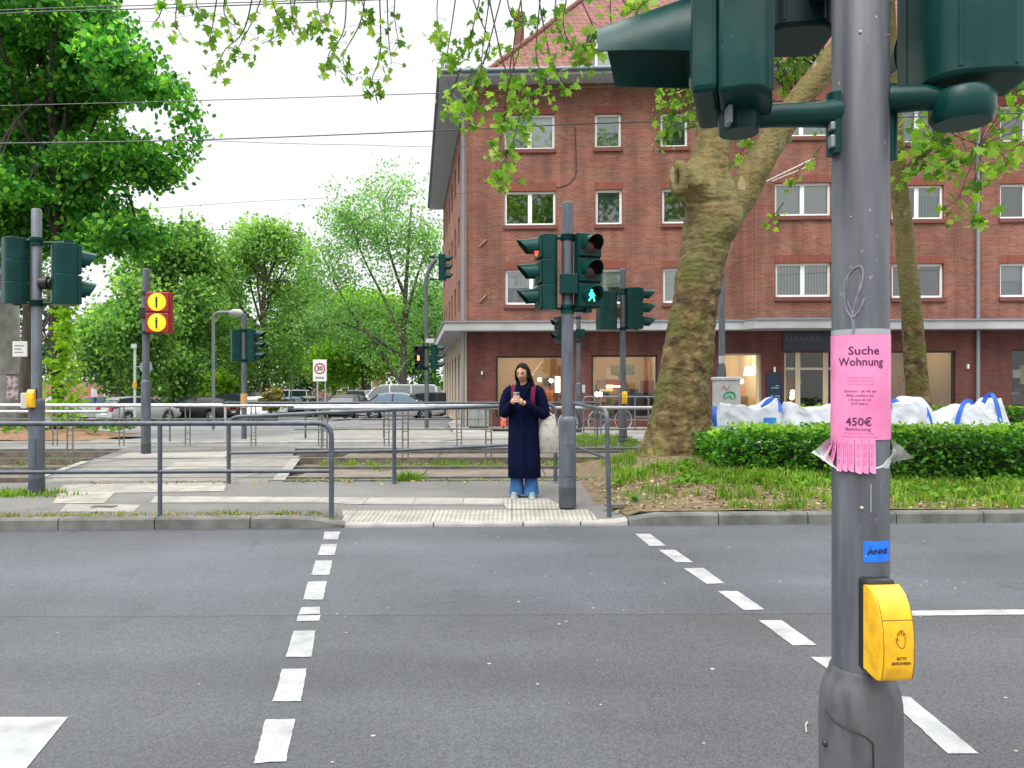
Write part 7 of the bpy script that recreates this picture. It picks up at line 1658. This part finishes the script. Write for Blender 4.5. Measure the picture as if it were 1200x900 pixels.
for pts,n in (([(532,-60),(560,15),(574,58),(550,92),(545,112)],30),([(602,-60),(612,35),(592,115),(594,170),(592,216)],40),([(562,-60),(590,75),(612,108),(601,165),(578,212)],44),([(622,-60),(640,45),(654,88),(668,100)],18),([(542,-60),(530,25),(522,78),(530,60)],20),([(582,-60),(566,55),(561,128)],26),([(652,-60),(688,15),(700,50),(676,52)],34),([(702,-60),(735,8),(757,2)],26),([(622,-60),(601,65),(619,116),(610,150)],30),([(602,-60),(563,85),(541,126),(553,146)],28),([(640,-60),(628,60),(640,100),(618,140)],24),([(520,-60),(512,10),(517,50)],12),([(680,-60),(660,30),(690,75)],26),([(575,-60),(552,40),(536,70)],20),([(600,60),(590,140),(583,188)],20),([(720,-60),(715,15),(722,45)],16),([(540,80),(528,112),(522,132)],12),([(590,-60),(600,20),(640,20)],18),([(665,-60),(650,10),(660,45)],18)): hang(pts,10.4,int(n*.9),.10)
# sprays around the stem behind the signals
for _ in range(46):
    x,y=rngp.uniform(880,972),rngp.uniform(-10,118); hang([min(((880,205),(908,160),(935,120),(965,82),(1000,38)),key=lambda t_:abs(t_[0]-x)+abs(t_[1]-y)),(x+rngp.normal(0,15),y-35),(x,y)],12.3+rngp.normal(0,.4),9,.11,.4)
for _ in range(15):
    x,y=rngp.uniform(765,812),rngp.uniform(100,185); hang([(820,y-25),(x+12,y-14),(x,y)],12.4,6,.09,.4)
for x,y in ((872,215),(880,190),(905,165),(945,195),(925,215),(870,170),(890,140),(960,150),(900,262),(860,190)): hang([(x+18,y-24),(x,y)],12.7,6,.09,.3)
for x,y in ((760,-5),(745,18),(770,-20),(700,-10),(640,-15),(560,-5),(500,-20)): hang([(x+10,y-60),(x,y)],10.8,10,.12,.2)
obj('trunk',mb,M_PLANE,plane,smooth=True,angle=180); obj('twigs',twigs,M_TWIG,plane)
M_LPLANE=leafmat('plane leaves',[(0.05,0.15,0.025),(0.14,0.29,0.035),(0.23,0.40,0.06),(0.34,0.48,0.12)],.5); rng=np.random.default_rng(78)
lv=[Vector(v) for v in lpos]; leaf_mesh('leaves',lpos,.104,M_LPLANE,rng,LEAF_PALM,droop=.75,up=.4,parent=plane,off=WLOC[plane.name],svar=.45)
cl=[(P(600,-330,12)[:]+(5,4,2)),(P(300,-300,10.5)[:]+(4,3,1.6)),(P(860,-420,12)[:]+(4.5,4,2.5)),(P(1080,-330,12)[:]+(4,3.5,2))]
c_,p_=lobe_points(rng,cl,420,14,.45,.3); leaf_mesh('crown',p_,.26,M_LPLANE,rng,LEAF_PALM,parent=plane,off=WLOC[plane.name])
# slender plane tree at the right
Y2=17.5
pl2=thing('plane_tree','slender young plane tree with pale flaking trunk behind the hedge','tree',(cx(1075,Y2),Y2,.2)); 
mb=trunk_mesh([(1078,485,13.5),(1074,440,12.5),(1070,390,11.5),(1066,340,11),(1061,290,10.5),(1056,240,10),(1052,200,9.5),(1050,150,8),(1046,80,7),(1042,0,6),(1040,-90,4)],Y2,n=24,rough=.05,seed=9,step=.08)
p=smooth_path([P(1056,215,Y2),P(1070,192,Y2-.2),P(1095,165,Y2-.3),P(1107,130,Y2-.4),P(1112,60,Y2-.5),P(1120,-40,Y2-.6)],6); mb.tube(p,[float(v) for v in np.linspace(.12,.05,len(p))],9)
p=smooth_path([P(1103,140,Y2-.4),P(1120,158,Y2-.7),P(1150,170,Y2-1)],5); mb.tube(p,[float(v) for v in np.linspace(.04,.012,len(p))],6)
for e_ in ((1112,165),(1122,172),(1140,150),(1132,176)): p=smooth_path([P(1112,148,Y2-.5),P((1112+e_[0])/2,152,Y2-.6),P(e_[0],e_[1],Y2-.8)],4); mb.tube(p,[float(v) for v in np.linspace(.025,.008,len(p))],5)
obj('trunk',mb,M_PLANE,pl2,smooth=True,angle=180)
twigs=MB(); lpos=[]; LD=1.4
for x,y in ((1068,150),(1085,160),(1100,175),(1080,195),(1112,190),(1125,195),(1150,185),(1150,152),(1185,155),(1195,170),(1170,200),(1140,215),(1122,238),(1078,172),(1192,110),(1160,135),(1180,190),(1143,255),(1060,210),(1090,205),(1040,178),(1185,140),(1110,205),(1065,180)): hang([min(((1052,180),(1070,192),(1095,165),(1107,130),(1112,60),(1148,170)),key=lambda t_:abs(t_[0]-x)+abs(t_[1]-y)),(x+6,y-18),(x,y)],Y2-.9+rngp.normal(0,.3),11,.19,.5)
obj('twigs',twigs,M_TWIG,pl2); rng=np.random.default_rng(79); leaf_mesh('leaves',lpos,.20,M_LPLANE,rng,LEAF_PALM,droop=.6,parent=pl2,off=WLOC[pl2.name],svar=.4)
c_,p_=lobe_points(rng,[lob(1045,-160,Y2,150,80),lob(1120,-90,Y2,90,60),lob(980,-100,Y2,80,60)],260,14,.4,.3); leaf_mesh('crown',p_,.28,M_LPLANE,rng,LEAF_PALM,parent=pl2,off=WLOC[pl2.name])
# ------------------------------------------------------------------ hedges
def hedge(label,x0,x1,y0,y1,z0,z1,n,leaf,m,seed,cap_l=True):
    rng=np.random.default_rng(seed); t=thing('hedge',label,'hedge',((x0+x1)/2,(y0+y1)/2,z0)); p=[]
    while len(p)<n:
        x,y,z=rng.uniform(x0,x1),rng.uniform(y0,y1),rng.uniform(z0,z1); e=min((y-y0)/.22,(y1-y)/.22,(z1-z)/.16,(x-x0)/.22)
        if e>1 and rng.uniform()>.10: continue
        b_=.10*noise.noise(Vector((x*1.1,y*1.1,z*1.6)))+.05*noise.noise(Vector((x*4,y*4,z*4)))
        if e<.5+b_*5*.5+.15*rng.normal() and rng.uniform()>.35: continue
        rr=.12*(max(0,1-e)); p.append((x,y+b_,z+b_*.8-(.08*max(0,1-(x-x0)/.5))))
    leaf_mesh('leaves',p,leaf,m,rng,droop=.1,up=.9,parent=t,off=WLOC[t.name])
    sp_=[]
    for _ in range(n//9):
        x,y=rng.uniform(x0+.05,x1),y0+abs(rng.normal(0,.5))*(y1-y0)
        if noise.noise(Vector((x*1.5,y*1.5,seed)))>-.12: sp_.append((x,min(y,y1),z1+rng.normal(.01,.03)-(.08*max(0,1-(x-x0)/.5))))
    leaf_mesh('young_leaves',sp_,leaf*.95,M_SHOOT,rng,droop=-.3,up=.8,parent=t,off=WLOC[t.name])
    q=MB(); 
    for k in range(int((x1-x0)/.25)):
        x=x0+.15+k*.25; q.tube([(x,(y0+y1)/2,z0-.05),(x+rng.normal(0,.06),(y0+y1)/2+rng.normal(0,.15),z0+(z1-z0)*.7)],.014,5)
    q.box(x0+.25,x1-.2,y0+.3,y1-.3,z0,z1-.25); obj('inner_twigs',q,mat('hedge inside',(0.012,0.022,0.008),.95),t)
    return t
M_HEDGE=leafmat('hedge leaves',[(0.016,0.075,0.009),(0.03,0.125,0.012),(0.06,0.19,0.016),(0.11,0.27,0.025)],.35)
M_SHOOT=leafmat('hedge shoots',[(0.10,0.25,0.02),(0.17,0.34,0.03),(0.24,0.42,0.05)],.4)
hedge('long clipped green hedge at the road side beside the plane tree',2.75,12.5,10.05,11.5,.22,.925,30000,.062,M_HEDGE,51)
hedge('second clipped hedge behind the white bags at the right',9.3,16,18.0,19.0,.1,1.02,5000,.09,M_HEDGE,52)
hedge('low strip of hedge between the bags and the shop door',6.3,9.0,19.5,20.3,.1,.98,2200,.09,M_HEDGE,53)
# ------------------------------------------------------------------ white bulk bags behind the hedge
M_BAG=mat('white woven bag',(0.40,0.43,0.48),.75,(0.50,0.53,0.58),3,bump=.25,bscale=18); M_STRAP=mat('blue webbing strap',(0.01,0.10,0.50),.6)
def bag(label,px0,px1,py_top,Y,seed,depth=.9,straps=(),peaks=()):
    rng=random.Random(seed); x0,x1=cx(px0,Y),cx(px1,Y); c=((x0+x1)/2,Y,.15); zt=CAMZ-(py_top-HOR)*Y/F; t=thing('bulk_bag',label,'bag',c,'white bulk bags behind the hedge')
    q=MB(); n,m=110,44; vs=[]; hx=(x1-x0)/2
    for j in range(m):
        s=j/(m-1)
        for i in range(n):
            a=2*math.pi*i/n; ca,sa=math.cos(a),math.sin(a); sq=(abs(ca)**3.2+abs(sa)**3.2)**(-1/3.2)
            prof=(1-.35*max(0,s-.55)/.45) if s<.86 else (1-.35*(.31/.45))*(1-(s-.86)/.14); x=c[0]+hx*ca*sq*prof*(1+.04*noise.noise(Vector((ca*2,sa*2,s*4+seed)))); y=Y+depth/2*sa*sq*prof
            h=(zt-.15)*min(1,s/.86)*(1+.0) ; top=0
            for (pp,ph_) in peaks:
                dx=(x-cx(pp,Y)); top+=ph_*Y/F*math.exp(-(dx/.14)**2)*max(0,(s-.5)/.5)
            if s>=.86: h-=.05*((s-.86)/.14)
            fold=abs(noise.noise(Vector((x*2.6+seed,y*2.0,s*2.2))))+.5*abs(noise.noise(Vector((x*6+s*3+seed,y*5,s*5))))
            cr=.065*(fold-.35)+.006*noise.noise(Vector((x*13+seed,y*13,s*11)))
            vs.append((x+cr*.5,y+cr*1.4,.15+max(0,h+top+cr*s)))
    q.add(vs,[(j*n+i,j*n+(i+1)%n,(j+1)*n+(i+1)%n,(j+1)*n+i) for j in range(m-1) for i in range(n)]+[tuple(range((m-1)*n,m*n))]); obj('sack',q,M_BAG,t,smooth=True,angle=120)
    for pts in straps:
        p=smooth_path([P(x,y,Y-depth/2*.75+dy) for x,y,dy in pts],6); q=MB()
        for i in range(len(p)-1):
            w=Vector((.012,.03,0)); tv=(p[i+1]-p[i]).normalized(); w=tv.cross(Vector((0,-1,.2))).normalized()*.040; nn_=Vector((0,-.006,.003))
            q.add([p[i]-w,p[i]+w,p[i+1]+w,p[i+1]-w,p[i]-w+nn_,p[i]+w+nn_,p[i+1]+w+nn_,p[i+1]-w+nn_],[(0,1,2,3),(7,6,5,4),(0,4,5,1),(2,6,7,3),(0,3,7,4),(1,5,6,2)])
        obj('strap',q,M_STRAP,t)
    return t
o=bag('white bulk bag beside the plane tree with a blue printed patch',836,918,474,13.6,1,straps=[[(893,478,.1),(902,469,.1),(910,470,.1),(915,482,.0)],[(838,500,0),(837,486,.0),(838,476,.1)]],peaks=[(842,2),(880,-7),(906,11)])
q=MB(); p=P(902,492.5,13.6-.47); q.box(p.x-.11,p.x+.11,p.y-.03,p.y-.0,p.z-.05,p.z+.05); obj('blue_print',q,mat('blue print',(.02,.18,.50),.7,(.05,.26,.6),9),o)
bag('white bulk bag directly left of the near mast, without visible straps',910,1002,476,13.4,2,peaks=[(920,8),(945,-4),(985,5)])
bag('white bulk bag directly right of the near mast, with a blue strap loop',1030,1094,474,13.6,3,straps=[[(1043,484,.1),(1047,470,.15),(1052,471,.15),(1054,480,.1)],[(1070,470,.1),(1078,472,.02),(1086,482,-.06),(1091,498,-.1)]],peaks=[(1045,5),(1066,13),(1086,-7)])
bag('white bulk bag with two raised blue strap loops, rightmost of the row',1086,1178,479,13.8,4,straps=[[(1121,498,-.1),(1125,482,-.06),(1131,471,.05),(1138,471,.1),(1141,478,.15)],[(1152,472,.1),(1157,464,.1),(1163,463,.05),(1168,474,-.02),(1173,496,-.08)]],peaks=[(1098,-9),(1133,9),(1147,-7),(1161,19)])
# graffiti box
ub=P(852,470,17.0); t=thing('utility_box','grey white street cabinet with green graffiti behind the plane tree','cabinet',(ub.x,17.0,.1)); hw=.27; zt=CAMZ-(446-HOR)*17/F
q=MB(); q.box(ub.x-hw,ub.x+hw,16.85,17.25,.1,zt); bo_=obj('housing',q,mat('pale grey cabinet',(.40,.42,.42),.6,(.5,.52,.52),6),t,bevel=.01); q=MB(); q.box(ub.x-hw-.03,ub.x+hw+.03,16.82,17.28,zt,zt+.08); obj('lid',q,mat('pale grey cabinet',(.40,.42,.42),.6),t,bevel=.02)
q=MB(); 
def stroke(pts,r): q.tube(smooth_path([P(x,y,16.845) for x,y in pts],5),r,5)
stroke([(848,466),(850,461),(856,459),(861,462),(861,467)],.022); stroke([(849,468),(855,464),(858,468)],.018); obj('graffiti',q,mat('green spray',(.02,.35,.16),.6),t); q=MB(); stroke([(845,458),(848,452),(852,457),(855,451)],.012); obj('graffiti',q,mat('pink spray',(.5,.2,.3),.6),t)
# ------------------------------------------------------------------ street furniture further back
c=P(561,490,25.8); t=thing('utility_box','plain grey street cabinet at the house corner','cabinet',(c.x,25.8,.1)); q=MB(); q.box(c.x-.36,c.x+.36,25.6,26.0,.18,1.0); obj('housing',q,mat('grey cabinet',(.22,.23,.22),.7,(.28,.29,.28),4),t,bevel=.015); q=MB(); q.box(c.x-.33,c.x+.33,25.63,25.97,.08,.18); obj('plinth',q,M_KERB,t); q=MB(); q.box(c.x-.005,c.x+.005,25.594,25.605,.22,.96); obj('door_gap',q,M_BLACK,t)
# traffic cone like red sign foot beside the person
c=P(590,498,24.3); t=thing('warning_barrier','red and white striped barrier post behind the person','barrier',(c.x,24.3,.1)); q=MB(); q.box(c.x-.09,c.x+.09,24.27,24.33,.25,.95); obj('board',q,mat('barrier red',(.62,.06,.04),.5,(.70,.25,.2),14,lo=.5,hi=.55),t,bevel=.01); q=MB(); q.box(c.x-.35,c.x+.35,24.1,24.5,.1,.2); obj('foot',q,M_BLACK,t,bevel=.02); q=MB(); q.tube([(c.x,24.3,.2),(c.x,24.3,.4)],.03,8); obj('stem',q,M_BLACK,t)
# bicycle at the stands
def bicycle(x,y,label):
    t=thing('bicycle',label,'bicycle',(x,y,.1)); M=xf((x,y,.1),R(25)); tyre=mat('pale tyre',(.35,.35,.34),.7); fm=mat('dark bike frame',(.02,.03,.05),.4)
    for dx in (-.52,.52):
        q=MB(); q.tube([(dx+.33*math.cos(a),0,.34+.33*math.sin(a)) for a in np.linspace(0,2*math.pi,32)],.017,6,M=M); w=obj('wheel',q,tyre,t,smooth=True); q=MB()
        for k in range(12): a=2*math.pi*k/12; q.tube([(dx,0,.34),(dx+.32*math.cos(a),0,.34+.32*math.sin(a))],.003,4,M=M)
        obj('spokes',q,M_RIM,w)
    q=MB(); J=dict(bb=(-.08,0,.30),st=(-.25,0,.80),hd=(.36,0,.82),rear=(-.52,0,.34),front=(.52,0,.34),h2=(.40,0,.66))
    for a,b_ in (('bb','st'),('bb','h2'),('st','hd'),('rear','bb'),('rear','st'),('hd','front')): q.tube([J[a],J[b_]],.018,8,M=M)
    obj('frame',q,fm,t); q=MB(); q.sphere((-.27,0,.92),(.14,.07,.04),12,8,M=M); q.tube([(-.25,0,.8),(-.265,0,.9)],.014,6,M=M); obj('saddle',q,M_BLACK,t); q=MB(); q.tube([(.37,0,.82),(.34,0,.98)],.016,6,M=M); q.tube([(.28,-.28,1.0),(.36,-.1,.99),(.36,.1,.99),(.28,.28,1.0)],.014,6,M=M); obj('handlebar',q,M_BLACK,t); return t
bicycle(cx(683,22.4),22.4,'bicycle with pale tyres at the stand behind the waiting person\'s mast'); bicycle(cx(715,24.6),24.6,'dark bicycle between the hoops of the wide stand')
# small table/bench things by the shop: low white sign
# thirty zone sign
c=P(375,470,46); t=thing('speed_sign','white square zone sign with red ring and number 30 on two posts','traffic sign',(c.x,46,0)); h=46/F
q=MB(); q.box(c.x-8*h,c.x+8*h,45.94,45.98,P(0,447,46).z,P(0,421.5,46).z); obj('board',q,mat('sign white',(.72,.73,.73),.5),t,bevel=.01)
z=P(0,432,46).z; q=MB(); vs=[];n=32
for r_ in (4.9*h,6.6*h): vs+=[(c.x+r_*math.cos(2*math.pi*k/n),45.935,z+r_*math.sin(2*math.pi*k/n)) for k in range(n)]
q.add(vs,[(k,(k+1)%n,n+(k+1)%n,n+k) for k in range(n)]); obj('red_ring',q,mat('sign red',(.5,.02,.03),.5),t)
tm=text_mb('30',7*h,bold=.012); q=MB(); q.add(tm.v,tm.f,Matrix.Translation((c.x,45.93,z))); tm=text_mb('ZONE',3.6*h,bold=.004); q.add(tm.v,tm.f,Matrix.Translation((c.x,45.93,P(0,443,46).z))); obj('sign_lettering',q,mat('sign black',(.03,.03,.035),.6),t)
q=MB(); q.tube([(c.x-3*h,46.03,0),(c.x-3*h,46.03,P(0,446,46).z)],.05,8); q.tube([(c.x+6*h,46.03,0),(c.x+6*h,46.03,P(0,446,46).z)],.04,8); obj('post',q,mat('sign post',(.35,.38,.42),.5),t)
# lamps
def lamp(label,px,Y,top,arm,hd,r=.06):
    t=thing('street_lamp',label,'street lamp',(cx(px,Y),Y,0)); m=mat('pale lamp post',(.20,.225,.23),.5); q=MB(); q.tube(arc_end((cx(px,Y),Y,0),P(px,top,Y),P(arm,top-1,Y),.25),r,10); obj('post',q,m,t,smooth=True); q=MB(); a,b_=P(hd,top,Y),P(arm,top+.5,Y); q.tube([a,a.lerp(b_,.3),a.lerp(b_,.75),b_],[.07,.14,.14,.06],10); obj('lamp_head',q,mat('pale lamp head',(.45,.46,.46),.4),t,smooth=True); return t
lamp('street lamp with long straight arm reaching to the grey mast',250,27,366.5,285,269); lamp('slim street lamp with short arm among the trees',341.5,55,402,364,352)
c=P(158,470,30); t=thing('traffic_sign','white post with yellow collar and round sign seen from behind','traffic sign',(c.x,30,0)); q=MB(); q.tube([(c.x,30,0),(c.x,30,P(0,403,30).z)],.05,10); obj('post',q,mat('white post',(.6,.62,.63),.5),t,smooth=True); q=MB(); q.lathe([(.075,P(0,455,30).z),(.075,P(0,448,30).z)],(c.x,30,0),14); obj('collar',q,M_YEL,t); q=MB(); z=P(0,430,30).z; d=P(171,430,30); q.lathe([(.26,-.01),(.26,.01)],(0,0,0),28,Matrix.Translation((d.x,30,z)) @ Matrix.Rotation(R(90),4,'X')); q.tube([(c.x,30,z),(d.x,30,z)],.02,6); obj('round_plate',q,mat('grey sign back',(.28,.33,.36),.5),t)
q=MB(); q.box(c.x-.1,c.x+.1,29.9,29.95,P(0,408,30).z,P(0,403,30).z); obj('small_lamp',q,mat('white post',(.6,.62,.63),.5),t)
# concrete pillar with poster and little sign at the left edge
c=P(2,500,25); t=thing('concrete_pillar','rough grey concrete pillar at the far left edge','pillar',(c.x,25,0)); q=trunk_mesh([(4,515,19),(3,450,18.5),(2,380,18),(0,300,17),(-4,200,16),(-8,100,15),(-10,20,14)],25,n=20,rough=.02,step=.3); obj('shaft',q,mat('rough concrete',(.20,.20,.185),.95,(.30,.30,.28),3,bump=.5,bscale=6),t,smooth=True)
ps=MB(); a=P(8,468,24.3); b_=P(21,440,24.3); ps.box(a.x,b_.x,24.28,24.32,a.z,b_.z); po=tag(obj('poster',ps,mat('torn poster',(.5,.42,.44),.8,(.16,.13,.16),7,detail=8,lo=.45,hi=.58),None,base=(a.x,24.3,a.z)),'torn colourful poster on the concrete pillar at the left','poster'); q=MB(); q.box(a.x-.02,b_.x+.02,24.27,24.33,b_.z,b_.z+.05); obj('batten',q,M_BARK,po)
ps=MB(); a=P(15,418,22.6); b_=P(32,400,22.6); ps.box(a.x,b_.x,22.58,22.62,a.z,b_.z); so=tag(obj('small_sign',ps,mat('sign white',(.72,.73,.73),.5),None,bevel=.01,base=(a.x,22.6,a.z)),'little white sign with grey print beside the concrete pillar','sign'); q=MB()
for k,w in enumerate((.30,.22,.26)): q.box(a.x+.06,a.x+.06+w,22.572,22.578,a.z+.32-.1*k,a.z+.35-.1*k)
obj('print',q,mat('grey print',(.25,.25,.25),.6),so); q=MB(); q.tube([(a.x+.05,22.63,a.z+.1),(a.x-.35,24.2,a.z+.1)],.02,6); obj('bracket',q,M_BLACK,so)
# graffiti wall behind the parked cars
Y=53; q=MB(); x0,x1=cx(-120,Y),cx(136,Y); zt=P(0,447,Y).z; q.box(x0,x1,Y,Y+.3,-.9,zt); gw_=thing('graffiti_wall','pinkish brick garden wall with white and red graffiti behind the parked cars','wall',((x0+x1)/2,Y,0)); obj('wall',q,mat('pinkish brick',(.30,.13,.11),.9,(.38,.20,.17),3),gw_); q=MB(); q.box(x0-.03,x1+.03,Y-.04,Y+.34,zt,zt+.09); obj('coping',q,M_BARKG,gw_); q=MB(); q.box(x1-.35,x1,Y-.06,Y+.36,-.9,zt+.15); obj('pier',q,mat('dark pier',(.15,.07,.055),.9),gw_)
def graf(m,polys,nm='graffiti'):
    q=MB()
    for P_ in polys:
        p=[P(x,y,Y-.012) for x,y in P_]; q.add(p,[tuple(range(len(p)))])
    o=obj(nm,q,m,gw_)
gm1=mat('white spray',(.62,.62,.60),.8,(.42,.38,.37),2); gm2=mat('red spray',(.55,.05,.06),.8,(.62,.2,.2),3); gm3=mat('blue spray',(.06,.16,.32),.8,(.3,.4,.5),2)
graf(gm1,[[(24,478),(23,462),(27,456),(33,455),(38,460),(37,478)],[(52,474),(54,466),(61,464),(60,478)],[(106,470),(107,455),(112,453),(114,462),(116,470)],[(120,470),(123,456),(127,454),(131,460),(130,470)]]); graf(gm2,[[(24.5,466),(25,459),(30,457),(34,460),(33,467)],[(99,468),(98,456),(104,454),(105,467)]]); graf(gm1,[[(0,480),(2,470),(10,471),(12,478)]])
Y=56; q=MB(); x0,x1=cx(136,39),cx(300,Y); 
gw_=thing('graffiti_wall','low wall with blue grey graffiti under the trees behind the black car','wall',((x0+x1)/2,Y,-.6)); a=Vector((cx(140,58),58,-.6)); b_=Vector((cx(345,68),68,-.6)); dn=(b_-a).normalized(); nn_=Vector((-dn.y,dn.x,0))*.3; zt=2.1; q=MB(); q.loft([[p+Vector((0,0,-.1)),p+nn_+Vector((0,0,-.1)),p+nn_+Vector((0,0,zt)),p+Vector((0,0,zt))] for p in (a,b_)]); obj('wall',q,mat('sprayed wall',(.26,.16,.14),.9,(.10,.22,.36),1.1,lo=.5,hi=.56,c3=(.42,.36,.36),scale3=.7),gw_); q=MB(); q.loft([[p-nn_*.1+Vector((0,0,zt)),p+nn_*1.1+Vector((0,0,zt)),p+nn_*1.1+Vector((0,0,zt+.08)),p-nn_*.1+Vector((0,0,zt+.08))] for p in (a,b_)]); obj('coping',q,M_BARKG,gw_)
# far houses closing the street
Y=95; t=thing('far_house','distant brick house glimpsed through the trees at the end of the street','building',(cx(420,Y),Y,0)); q=MB(); q.box(cx(365,Y),cx(440,Y),Y,Y+8,0,6.0); obj('wall',q,mat('far brick',(.22,.10,.08),.9,(.28,.14,.11),1),t); q=MB(); q.add([(cx(362,Y),Y-.4,6),(cx(443,Y),Y-.4,6),(cx(443,Y),Y+8.4,6),(cx(362,Y),Y+8.4,6),(cx(362,Y),Y+4,9),(cx(443,Y),Y+4,9)],[(0,1,5,4),(2,3,4,5),(0,4,3),(1,2,5),(0,3,2,1)]); obj('roof',q,mat('blue grey roof',(.05,.08,.12),.7),t); 
for k in range(4):
    q=MB(); x=cx(372+18*k,Y); q.box(x,x+1.1,Y-.05,Y+.05,1.2,2.9); f_=obj('window',q,M_WHITE,t); q=MB(); q.box(x+.08,x+1.02,Y-.07,Y-.04,1.3,2.8); obj('pane',q,M_CGL,f_)
fartree(60,60,478,300,90,'tall dark tree closing the view behind the concrete pillar',M_LFAR,21,n=420)
# ------------------------------------------------------------------ overhead wires
M_WIRE=mat('grey wire',(0.05,0.05,0.055),.5)
def wire(label,pts,r,Y):
    q=MB(); ys=Y if isinstance(Y,(list,tuple)) else [Y]*len(pts); p=smooth_path([P(x,y,yy) for (x,y),yy in zip(pts,ys)],8); q.tube(p,r,5); o=obj('overhead_wire',q,M_WIRE,None,base=p[len(p)//2]); return tag(o,label,'wire')
W1=[(-700,58),(-300,30),(0,12),(250,4),(500,-4),(900,-18),(1500,-40)]
wire('upper wire of the twin cable along the top edge of the picture',[(x,y) for x,y in W1],.008,12)
wire('lower wire of the twin cable along the top edge of the picture',[(-700,66),(-300,36),(0,16),(180,10),(360,3),(520,-3),(900,-15),(1500,-32)],.010,12.1)
wire('tram wire crossing the sky just above the roof eaves height',[(-800,150),(-300,131),(0,124),(260,117),(520,109),(760,100),(1100,86),(1700,60)],.009,15.5)
wire('thick tram wire running across the top row of windows',[(-700,176),(-300,172),(0,168),(230,164),(520,153),(720,144),(1000,139),(1200,132),(1800,108)],.0125,15)
wire('thin wire just below the thick tram wire, towards the house corner',[(230,164),(330,168),(430,170),(520,172),(760,172)],.006,[15,17,19,21,26.5])
wire('thin faint wire in front of the airy tree',[(-300,262),(0,255),(300,236),(420,231),(530,227),(546,226)],.006,[22,23,24,25,26.6,26.9])
